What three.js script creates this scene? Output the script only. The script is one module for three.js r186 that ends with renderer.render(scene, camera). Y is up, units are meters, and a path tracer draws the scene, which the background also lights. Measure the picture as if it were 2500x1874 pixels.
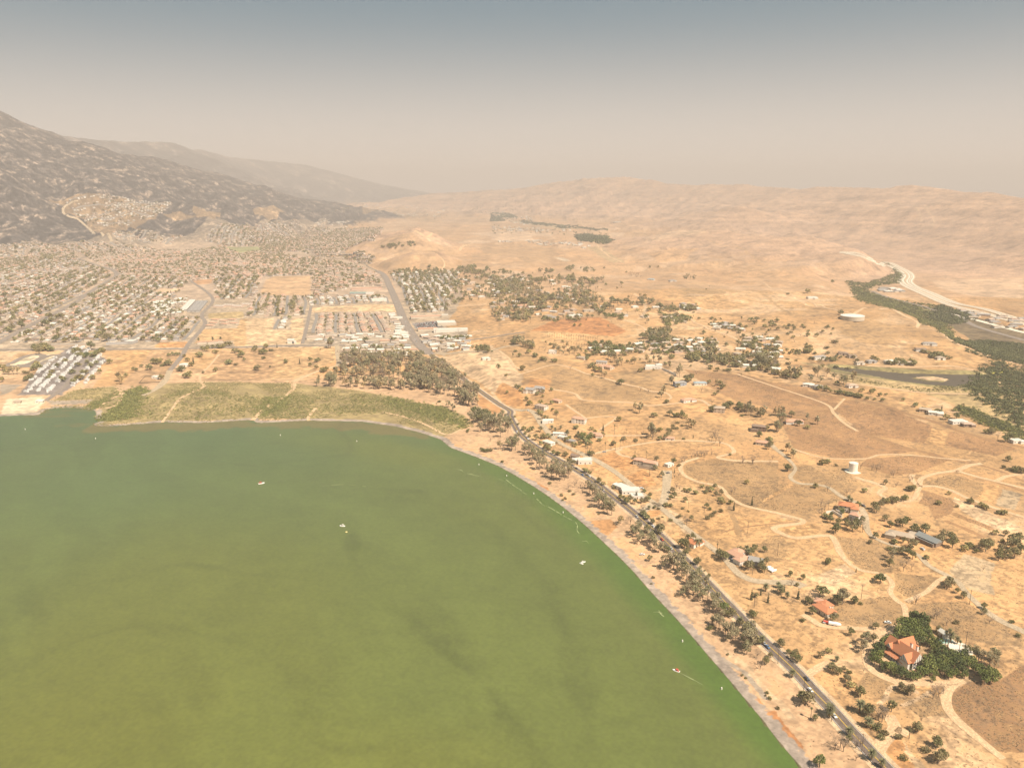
import * as THREE from 'three';
import { mergeGeometries, mergeVertices, toCreasedNormals } from 'three/addons/utils/BufferGeometryUtils.js';
import { ImprovedNoise } from 'three/addons/math/ImprovedNoise.js';

// ------------------------------------------------------------ camera, sky, sun, air, exposure
const EYE = 310, VIEW_W = 2212, VIEW_H = 1658, FOCAL = 1703, HORIZON = 412;
const scene = new THREE.Scene();
const camera = new THREE.PerspectiveCamera(2 * Math.atan(VIEW_H / 2 / FOCAL) * 180 / Math.PI, VIEW_W / VIEW_H, 1, 60000);
const PITCH = Math.atan((VIEW_H / 2 - HORIZON) / FOCAL);
camera.position.set(0, EYE, 0);
camera.rotation.x = -PITCH;
camera.updateMatrixWorld(true);

const SKY = { zenith: [0.06, 0.105, 0.145], mid: [0.052, 0.115, 0.158], low: [0.50, 0.44, 0.385], horizon: [0.85, 0.65, 0.53] };
{
  const w = 512, h = 512, data = new Float32Array(w * h * 4);
  const mix = (a, b, t) => a.map((v, i) => v + (b[i] - v) * t);
  const ss = (a, b, v) => { const t = Math.min(1, Math.max(0, (v - a) / (b - a))); return t * t * (3 - 2 * t); };
  for (let j = 0; j < h; j++) {
    const el = ((j + 0.5) / h - 0.5) * 180;
    let c = mix(SKY.horizon, SKY.low, ss(-1, 3.0, el));
    c = mix(c, SKY.mid, ss(-2, 12.8, el));
    c = mix(c, SKY.zenith, ss(12, 60, el));
    for (let i = 0; i < w; i++) data.set([c[0], c[1], c[2], 1], (j * w + i) * 4);
  }
  const sky = new THREE.DataTexture(data, w, h, THREE.RGBAFormat, THREE.FloatType);
  sky.mapping = THREE.EquirectangularReflectionMapping;
  sky.magFilter = THREE.LinearFilter; sky.needsUpdate = true;
  scene.background = sky; scene.environment = sky;
}
const SUN_DIR = new THREE.Vector3(0.43, 0.79, 0.43).normalize();
const sun = new THREE.DirectionalLight(0xfff0dc, 4.4);
sun.position.copy(SUN_DIR).multiplyScalar(6000); sun.position.z -= 1500; sun.target.position.set(0, 0, -1500);
sun.castShadow = true; sun.shadow.mapSize.set(4096, 4096); sun.shadow.radius = 1;
Object.assign(sun.shadow.camera, { left: -4000, right: 4000, top: 4000, bottom: -4000, near: 100, far: 14000 });
scene.add(sun, sun.target);
scene.fog = new THREE.FogExp2(new THREE.Color().setRGB(1.0, 0.9, 0.825), 0.000122);
const renderer = new THREE.WebGLRenderer({ antialias: true });
renderer.toneMapping = THREE.LinearToneMapping;
renderer.toneMappingExposure = 2.0;
renderer.shadowMap.enabled = true;

// ------------------------------------------------------------ helpers
let seedState = 20240611;
const rnd = () => { seedState = (seedState + 0x6D2B79F5) | 0; let t = Math.imul(seedState ^ (seedState >>> 15), 1 | seedState); t = (t + Math.imul(t ^ (t >>> 7), 61 | t)) ^ t; return ((t ^ (t >>> 14)) >>> 0) / 4294967296; };
const rr = (a, b) => a + (b - a) * rnd();
const pick = (a) => a[Math.floor(rnd() * a.length)];
const clamp = (v, a, b) => Math.min(b, Math.max(a, v));
const smooth = (a, b, v) => { const t = clamp((v - a) / (b - a), 0, 1); return t * t * (3 - 2 * t); };
const lerp = (a, b, t) => a + (b - a) * t;
const perlin = new ImprovedNoise();
const noise = (x, z, y = 0) => perlin.noise(x, y, z);
const fbm = (x, z, o = 4, y = 0) => { let s = 0, a = 0.5; for (let i = 0; i < o; i++) { s += a * perlin.noise(x, y + i * 7.3, z); x = x * 2.03 + 5.1; z = z * 2.03 - 3.7; a *= 0.5; } return s; };
const ridged = (x, z, o = 4) => { let s = 0, a = 0.55, p = 1; for (let i = 0; i < o; i++) { let n = 1 - Math.abs(perlin.noise(x, i * 11.7, z) * 1.6); n *= n; s += a * n * p; p = clamp(n * 1.4, 0, 1); x *= 2.05; z *= 2.05; a *= 0.5; } return s; };

// The photograph was surveyed on enlarged sheets: each sheet has an origin and a scale in the 2212-wide view.
const SHEETS = { V: [0, 0, 1], c1: [0, 221.2, .28018], c2: [530.9, 309.7, .28018], c3: [1061.8, 353.9, .28018], c4: [1592.7, 398.2, .28018], c5: [0, 530.9, .28018], c6: [530.9, 619.4, .28018], c7: [1061.8, 707.9, .28018], c8: [1592.7, 752.1, .28018],
  A: [973.3, 884.8, .2001], B: [1327.2, 973.3, .2001], C: [1769.6, 973.3, .2001], D: [1327.2, 1283, .2001], E: [1769.6, 1283, .2001], F: [1681.1, 1392.7, .16011], G: [0, 796.3, .16011] };
const sheet = (s, u, v) => { const [ox, oy, k] = SHEETS[s]; return [ox + u * k, oy + v * k]; };
// "V 1,2 3,4 A 5,6": points, each on the sheet named last
function points(text) {
  let s = 'V'; const out = [];
  for (const w of text.trim().split(/\s+/)) { if (SHEETS[w]) s = w; else { const n = w.split(',').map(Number); out.push([...sheet(s, n[0], n[1]), ...n.slice(2)]); } }
  return out;
}
const CP = Math.cos(PITCH), SP = Math.sin(PITCH);
function sight(px, py) { const x = (px - VIEW_W / 2) / FOCAL, y = -(py - VIEW_H / 2) / FOCAL; const d = [x, y * CP - SP, -y * SP - CP]; const l = Math.hypot(d[0], d[2]); return [d[0] / l, d[1] / l, d[2] / l]; }   // per metre on the ground
const onLevel = (px, py, h) => { const d = sight(px, py), t = (h - EYE) / d[1]; return [d[0] * t, d[2] * t]; };
const atRange = (px, py, r) => { const d = sight(px, py); return [d[0] * r, d[2] * r, EYE + d[1] * r]; };

// distance tools on polylines of [x, z, ...]
function nearest(line, x, z) {
  let best = 1e18, bi = 0, bt = 0, side = 0;
  for (let i = 0; i < line.length - 1; i++) {
    const ax = line[i][0], az = line[i][1], bx = line[i + 1][0] - ax, bz = line[i + 1][1] - az;
    const t = clamp(((x - ax) * bx + (z - az) * bz) / (bx * bx + bz * bz + 1e-9), 0, 1);
    const dx = x - ax - bx * t, dz = z - az - bz * t, d = dx * dx + dz * dz;
    if (d < best) { best = d; bi = i; bt = t; side = bx * dz - bz * dx; }
  }
  return [Math.sqrt(best), bi, bt, side];
}
function insidePoly(poly, x, z) { let c = false; for (let i = 0, j = poly.length - 1; i < poly.length; j = i++) { const [xi, zi] = poly[i], [xj, zj] = poly[j]; if ((zi > z) !== (zj > z) && x < (xj - xi) * (z - zi) / (zj - zi) + xi) c = !c; } return c; }
const signedPoly = (poly, closed, x, z) => { const d = nearest(closed, x, z)[0]; return insidePoly(poly, x, z) ? -d : d; };   // negative inside
// ------------------------------------------------------------ terrain
const SHORE = points(`V -700,930 -300,908 G 0,640 380,625 520,632 560,590 640,548 750,528 950,526 1150,540 1270,562 1295,600 1265,665 1390,672 1440,690 1250,738 1290,778 1500,775 1700,760 1900,745 2200,722
  c5 1550,1365 1800,1350 1940,1340 1975,1362 c6 60,1052 480,1030 900,1040 1150,1075 1350,1125 1500,1175 A 0,410 250,500 500,600 700,710 900,830 1050,930 1200,1040 1350,1160 1500,1290 1650,1430 1800,1570
  B 200,1300 400,1530 D 560,150 700,300 850,470 1000,650 1150,820 1300,1000 1450,1180 1600,1360 1750,1560 F 310,1658 V 1800,1745 1950,1950`).map(([u, v]) => onLevel(u, v, 0));
const LAKE = [...SHORE, [520, 300], [300, 1800], [-3000, 2200], [-3600, -600]];
const LAKE_C = [...LAKE, LAKE[0]];
const HIGHWAY_PX = points(`F 1640,1850 1450,1658 1200,1400 950,1130 700,850 450,590 250,370 0,130 D 1550,450 1300,190 1130,15 B 900,1320 650,1070 400,830 200,660 A 1750,930 1500,740 1250,590 1050,480 850,350 740,250 680,150 640,60
  c6 2040,960 1960,910 1800,800 1600,650 1480,560 1350,460 1290,380 1230,280 1180,160 1110,0 c2 1060,1010 950,955 880,920 760,895 560,880 460,815`);
const HIGHWAY0 = HIGHWAY_PX.map(([u, v]) => onLevel(u, v, 4));
HIGHWAY0.push([-1500, -5600], [-1300, -9000]);
const POND = points('c4 690,1410 800,1405 1000,1425 1300,1452 1700,1460 2000,1460 2000,1490 1800,1540 1650,1565 1450,1550 1300,1530 1000,1470 800,1440').map(([u, v]) => onLevel(u, v, 8));
const ISLAND = points('c4 1350,1490 1430,1478 1520,1478 1640,1500 1600,1518 1450,1514').map(([u, v]) => onLevel(u, v, 8));
const POND_C = [...POND, POND[0]];
const WETLAND = points('V 1800,605 1860,640 1960,660 2040,700 2110,740 2300,800 2500,850 2500,700 2212,715 2050,665 1925,600').map(([u, v]) => onLevel(u, v, 10));
const WETLAND_C = [...WETLAND, WETLAND[0]];
const FREEWAY_PX = points('V 1700,528 1770,535 c4 840,527 1000,565 1150,610 1260,660 1312,700 1295,745 1335,785 1475,845 1675,925 1900,975 2211,1062 V 2330,725');
const FREEWAY0 = FREEWAY_PX.map(([u, v]) => onLevel(u, v, 14));

// crests: [x, z, height]; profile falls over `reach` metres on either side
const far = (text, r0, r1) => { const p = points(text); return p.map(([u, v], i) => atRange(u, v, lerp(r0, r1, i / (p.length - 1)))); };
const low = (text) => points(text).map(([u, v, h]) => [...onLevel(u, v, h), h]);
const RIDGES = [
  { kind: 'mountain', reach: 2300, sharp: 1.25, gully: 48, size: 360, line: [[-9500, -3200, 900], [-6300, -4700, 960], ...far('V -90,215 0,259 28,271 50,284 95,288 132,299 190,305 252,311 370,313 392,320 415,329 434,327 462,336 504,344 588,353 657,359 727,377 783,391 811,400 860,408', 7000, 21000)] },
  { kind: 'mountain', reach: 1500, sharp: 1.2, gully: 42, size: 300, line: [...far('V -40,300 106,331 179,334 224,341 269,353 322,358 364,362 406,375 448,383 504,392 532,406 574,416 616,427', 5900, 8200)] },
  { kind: 'mountain', reach: 620, sharp: 1.1, gully: 30, size: 260, line: far('V -150,400 -40,425 40,452 90,470 128,497', 5400, 4900) },
  { kind: 'mountain', reach: 420, sharp: 1.1, gully: 26, size: 220, line: far('V 392,444 424,457 450,478 470,498', 5500, 5000) },
  { kind: 'hill', reach: 700, sharp: 1.1, gully: 30, size: 300, line: far('V 600,438 700,462 750,468 830,470 880,485', 7600, 7600) },
  { kind: 'hill', reach: 2300, sharp: 1.7, gully: 34, size: 340, line: far('V 930,424 1062,418 1132,412 1188,402 1258,393 1342,389 1406,395 1440,404 1496,406 1594,404 1681,413 1733,415 1761,411 1845,412 1929,412 1971,409 2041,415 2097,425 2139,423 2212,437 2330,450 2500,470', 11500, 4600) },
  { kind: 'hill', reach: 900, sharp: 1.4, gully: 26, size: 260, line: far('V 1420,488 1500,470 1600,456 1700,466 1790,490', 6300, 5200) },
  { kind: 'hill', reach: 700, sharp: 1.35, gully: 26, size: 230, line: far('V 1960,548 2030,512 2120,492 2230,500 2340,520', 3900, 3500) },
  { kind: 'hill', reach: 950, sharp: 1.5, gully: 22, size: 260, line: far('V 1380,520 1470,509 1560,511 1640,516 1700,522 1817,545 1870,563 1915,584', 4300, 3050) },
  { kind: 'hill', reach: 480, sharp: 1.3, gully: 14, size: 170, line: far('V 745,548 797,521 845,510 881,503 903,500 937,514 965,530 1000,548', 4000, 3800) },
  { kind: 'hill', reach: 250, sharp: 1.2, gully: 8, size: 110, line: far('V 812,574 853,562 895,549 943,549 975,566 1000,580', 3300, 3230) },
  { kind: 'rise', reach: 300, sharp: 1.6, gully: 6, size: 140, line: low('V 1790,700,22 1840,690,30 1890,695,28 1930,715,20') },
  { kind: 'rise', reach: 420, sharp: 1.7, gully: 10, size: 170, line: low('V 1150,800,18 1290,792,30 1360,800,38 1425,795,44 1490,797,46 1600,812,46 1720,840,46 1900,875,44 2040,912,40 2212,968,36 2500,1060,34') },
  { kind: 'rise', reach: 300, sharp: 1.7, gully: 6, size: 140, line: low('V 1250,745,14 1330,735,22 1420,745,18') },
  { kind: 'rise', reach: 240, sharp: 1.6, gully: 5, size: 110, line: low('V 1560,884,40 1640,925,44 1720,905,46') },
  { kind: 'rise', reach: 230, sharp: 1.6, gully: 5, size: 110, line: low('V 1780,1020,44 1850,1030,50 1900,1010,46') },
  { kind: 'rise', reach: 240, sharp: 1.6, gully: 5, size: 110, line: low('V 1980,1015,48 2100,1000,54 2230,1040,52 2400,1100,50') },
  { kind: 'rise', reach: 120, sharp: 1.7, gully: 3, size: 90, line: low('V 1900,1400,24 1980,1410,26 2060,1420,24') },
  { kind: 'rise', reach: 200, sharp: 1.7, gully: 4, size: 90, line: low('V 2000,1190,40 2120,1230,42 2260,1260,46') },
  { kind: 'rise', reach: 700, sharp: 1.7, gully: 16, size: 300, line: low('V 1150,560,18 1220,552,26 1300,556,22') },
  { kind: 'rise', reach: 520, sharp: 1.7, gully: 14, size: 240, line: low('V 1360,640,18 1480,632,26 1600,640,24 1700,660,14') },
];
for (const r of RIDGES) {
  r.x0 = Math.min(...r.line.map((p) => p[0])) - r.reach * 1.6; r.x1 = Math.max(...r.line.map((p) => p[0])) + r.reach * 1.6;
  r.z0 = Math.min(...r.line.map((p) => p[1])) - r.reach * 1.6; r.z1 = Math.max(...r.line.map((p) => p[1])) + r.reach * 1.6;
}
function ridgeHeight(r, x, z) {
  if (x < r.x0 || x > r.x1 || z < r.z0 || z > r.z1) return 0;
  const [d, i, t] = nearest(r.line, x, z), crest = lerp(r.line[i][2], r.line[i + 1][2], t);
  const warp = 1 + 0.42 * fbm(x / r.size, z / r.size, 3, 3.3);
  const f = clamp(1 - d * warp / r.reach, 0, 1), body = r.sharp > 1.45 && r.kind === 'rise' ? f * f * (3 - 2 * f) : Math.pow(f, r.sharp);
  if (f <= 0) return 0;
  const cut = r.gully * (ridged(x / r.size + 9.1, z / r.size - 4.2, 5) - 0.55) * smooth(0, 0.25, f) * (0.25 + 0.75 * smooth(0.02, 0.35, d / r.reach));
  return Math.max(0, crest * body + cut * Math.min(1, crest / 60));
}
const regionOf = { mountain: 1, hill: 2, rise: 0 };
function terrain(x, z) {
  const range = Math.hypot(x, z);
  let h = 3.2 + 0.0035 * clamp(range - 900, 0, 12000);
  const near = x > -2600 && x < 2600 && z > -2600;
  const [hd, , , hs] = nearest(HIGHWAY0, x, z), east = hs > 0 ? hd : -hd;
  const e = smooth(25, 420, east);
  h += 16 * e * smooth(2600, 1500, range) + 6 * e;
  h += e * (9 * fbm(x / 210, z / 210, 3, 1.7) + 22 * smooth(1300, 2600, range) * fbm(x / 620, z / 620, 4, 5.1));
  h += (1 - e) * 2.2 * fbm(x / 500, z / 500, 2, 2.2);
  let top = 0, second = 0, region = 0, wild = 0, dry = 0;
  for (const r of RIDGES) { const v = ridgeHeight(r, x, z); if (r.kind === 'mountain') wild = Math.max(wild, v); else if (r.kind === 'hill') dry = Math.max(dry, v); if (v > top) { second = top; top = v; region = v > 14 ? regionOf[r.kind] : 0; } else if (v > second) second = v; }
  h += top + 0.12 * second;
  if (x > 200 && z < -900) {
    const wet = signedPoly(WETLAND, WETLAND_C, x, z); h = lerp(10, h, smooth(-10, 130, wet));
    const p = signedPoly(POND, POND_C, x, z); if (p < 170) h = lerp(p < 0 ? 6 : 9.5, h, smooth(0, 170, p));
    if (p < 0 && insidePoly(ISLAND, x, z)) h = 8.3;
    const [fw, , , fs] = nearest(FREEWAY0, x, z); h = lerp(14, h, smooth(28, fs < 0 ? 1100 : 170, fw));
  }
  if (hd < 60) h = lerp(4, h, smooth(9, 60, hd));
  if (near) {
    const s = signedPoly(LAKE, LAKE_C, x, z);
    if (s < 0) h = Math.max(-4, s * 0.12 - 0.25); else h = Math.min(h, 0.35 + s * 0.045) ;
  }
  return [h, region, wild, dry];
}
// one sheet of ground whose cells grow with distance
function spread(from, to, step, grow, anchor) { const out = []; let v = from; const dir = Math.sign(to - from); while ((to - v) * dir > 0) { out.push(v); v += dir * (step + grow * Math.max(0, Math.abs(v - from) - anchor)); } out.push(to); return out; }
const pin = (a, ...vs) => { for (const v of vs) { let k = 0; for (let i = 0; i < a.length; i++) if (Math.abs(a[i] - v) < Math.abs(a[k] - v)) k = i; a[k] = v; } return a; };
const XS = [...spread(-120, -19000, 10, 0.0125, 1500).reverse(), ...spread(-120, 19000, 4, 0.0125, 900).slice(1)];
const ZS = [...spread(-330, -27000, 3.6, 0.0088, 950).reverse(), ...spread(-330, 4000, 12, 0.12, 60).slice(1)];
const TILES = [[-120, 760, -1010, -330, 2048, 1600], [-1700, 1700, -2250, -300, 2048, 1280], [-5400, -600, -9400, -4000, 2048, 2048], [200, 5400, -9400, -2700, 2048, 2048], [-4500, 4500, -6200, 1000, 2048, 1600], [-19000, 19000, -27000, 4000, 2048, 1664]];
for (const [a, b, c, d] of TILES) { pin(XS, a, b); pin(ZS, c, d); }
const NX = XS.length, NZ = ZS.length, HS = new Float32Array(NX * NZ), RS = new Uint8Array(NX * NZ), WILD = new Float32Array(NX * NZ), DRY = new Float32Array(NX * NZ);
for (let j = 0; j < NZ; j++) for (let i = 0; i < NX; i++) { const k = j * NX + i, [h, r, w, d] = terrain(XS[i], ZS[j]); HS[k] = h; RS[k] = r; WILD[k] = smooth(2, 45, w); DRY[k] = smooth(4, 60, d); }
const cell = (a, v) => { let lo = 0, hi = a.length - 2; while (lo < hi) { const m = (lo + hi + 1) >> 1; if (a[m] <= v) lo = m; else hi = m - 1; } return lo; };
function ground(x, z) {
  const i = cell(XS, x), j = cell(ZS, z), u = clamp((x - XS[i]) / (XS[i + 1] - XS[i]), 0, 1), v = clamp((z - ZS[j]) / (ZS[j + 1] - ZS[j]), 0, 1);
  const a = HS[j * NX + i], b = HS[j * NX + i + 1], c = HS[(j + 1) * NX + i], d = HS[(j + 1) * NX + i + 1];
  return u + v <= 1 ? a + (b - a) * u + (c - a) * v : d + (c - d) * (1 - u) + (b - d) * (1 - v);
}
// the spot of ground seen through a point of the photograph
function spot(px, py) {
  const d = sight(px, py); let t = 250, step = 3;
  for (; t < 26000; t += step) { if (EYE + d[1] * t <= ground(d[0] * t, d[2] * t)) break; step = Math.max(3, t * 0.004); }
  let a = t - step, b = t;
  for (let k = 0; k < 18; k++) { const m = (a + b) / 2; if (EYE + d[1] * m <= ground(d[0] * m, d[2] * m)) b = m; else a = m; }
  return [d[0] * b, d[2] * b];
}
const land = (text) => points(text).map(([u, v, ...more]) => [...spot(u, v), ...more]);
// ------------------------------------------------------------ the look of the ground
const NT = 512;
function noiseTable(seed, base, octaves) {   // a periodic table of noise in -1..1
  const t = new Float32Array(NT * NT), lattice = []; let amp = 1, total = 0;
  for (let o = 0, n = base; o < octaves; o++, n *= 2, amp *= 0.55) {
    const g = new Float32Array(n * n); let s = seed * 7919 + o * 104729 + 1; for (let i = 0; i < n * n; i++) { s = (Math.imul(s, 1664525) + 1013904223) >>> 0; g[i] = s / 2147483648 - 1; }
    lattice.push([n, g, amp]); total += amp;
  }
  for (const [n, g, a] of lattice) for (let j = 0; j < NT; j++) {
    const v = j * n / NT, j0 = Math.floor(v), fv = v - j0, sv = fv * fv * (3 - 2 * fv), r0 = (j0 % n) * n, r1 = ((j0 + 1) % n) * n;
    for (let i = 0; i < NT; i++) {
      const u = i * n / NT, i0 = Math.floor(u), fu = u - i0, su = fu * fu * (3 - 2 * fu), a0 = i0 % n, a1 = (i0 + 1) % n;
      t[j * NT + i] += a * lerp(lerp(g[r0 + a0], g[r0 + a1], su), lerp(g[r1 + a0], g[r1 + a1], su), sv) * 1.7 / total * 1.25;
    }
  }
  return t;
}
const N0 = noiseTable(4, 8, 2);
const N1 = noiseTable(1, 8, 6), N2 = noiseTable(2, 8, 6), N3 = noiseTable(3, 64, 4);
function tap(t, x, z, period) {
  let u = x / period * NT, v = z / period * NT; const i = Math.floor(u), j = Math.floor(v); u -= i; v -= j;
  const a = i & 511, b = (i + 1) & 511, c = (j & 511) << 9, d = ((j + 1) & 511) << 9;
  const p = t[c + a], q = t[c + b], r = t[d + a], s = t[d + b];
  return p + (q - p) * u + (r - p) * v + (p - q - r + s) * u * v;
}
// coarse grid of distances: to the shore (positive on land) and east of the highway
const DG = { x0: -1800, z0: -2300, n: 8, w: 440, h: 255 };
DG.shore = new Float32Array(DG.w * DG.h); DG.east = new Float32Array(DG.w * DG.h);
for (let j = 0; j < DG.h; j++) for (let i = 0; i < DG.w; i++) {
  const x = DG.x0 + i * DG.n, z = DG.z0 + j * DG.n, [d, , , s] = nearest(HIGHWAY0, x, z);
  DG.shore[j * DG.w + i] = signedPoly(LAKE, LAKE_C, x, z); DG.east[j * DG.w + i] = s > 0 ? d : -d;
}
function fromGrid(a, x, z) {
  const u = clamp((x - DG.x0) / DG.n, 0, DG.w - 1.001), v = clamp((z - DG.z0) / DG.n, 0, DG.h - 1.001), i = u | 0, j = v | 0, fu = u - i, fv = v - j, k = j * DG.w + i;
  return lerp(lerp(a[k], a[k + 1], fu), lerp(a[k + DG.w], a[k + DG.w + 1], fu), fv);
}
function fromTerrain(a, x, z, hint) {
  let i = hint.i, j = hint.j;
  if (!(XS[i] <= x && x < XS[i + 1])) hint.i = i = cell(XS, x);
  if (!(ZS[j] <= z && z < ZS[j + 1])) hint.j = j = cell(ZS, z);
  const u = (x - XS[i]) / (XS[i + 1] - XS[i]), v = (z - ZS[j]) / (ZS[j + 1] - ZS[j]), k = j * NX + i;
  return lerp(lerp(a[k], a[k + 1], u), lerp(a[k + NX], a[k + NX + 1], u), v);
}
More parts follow.
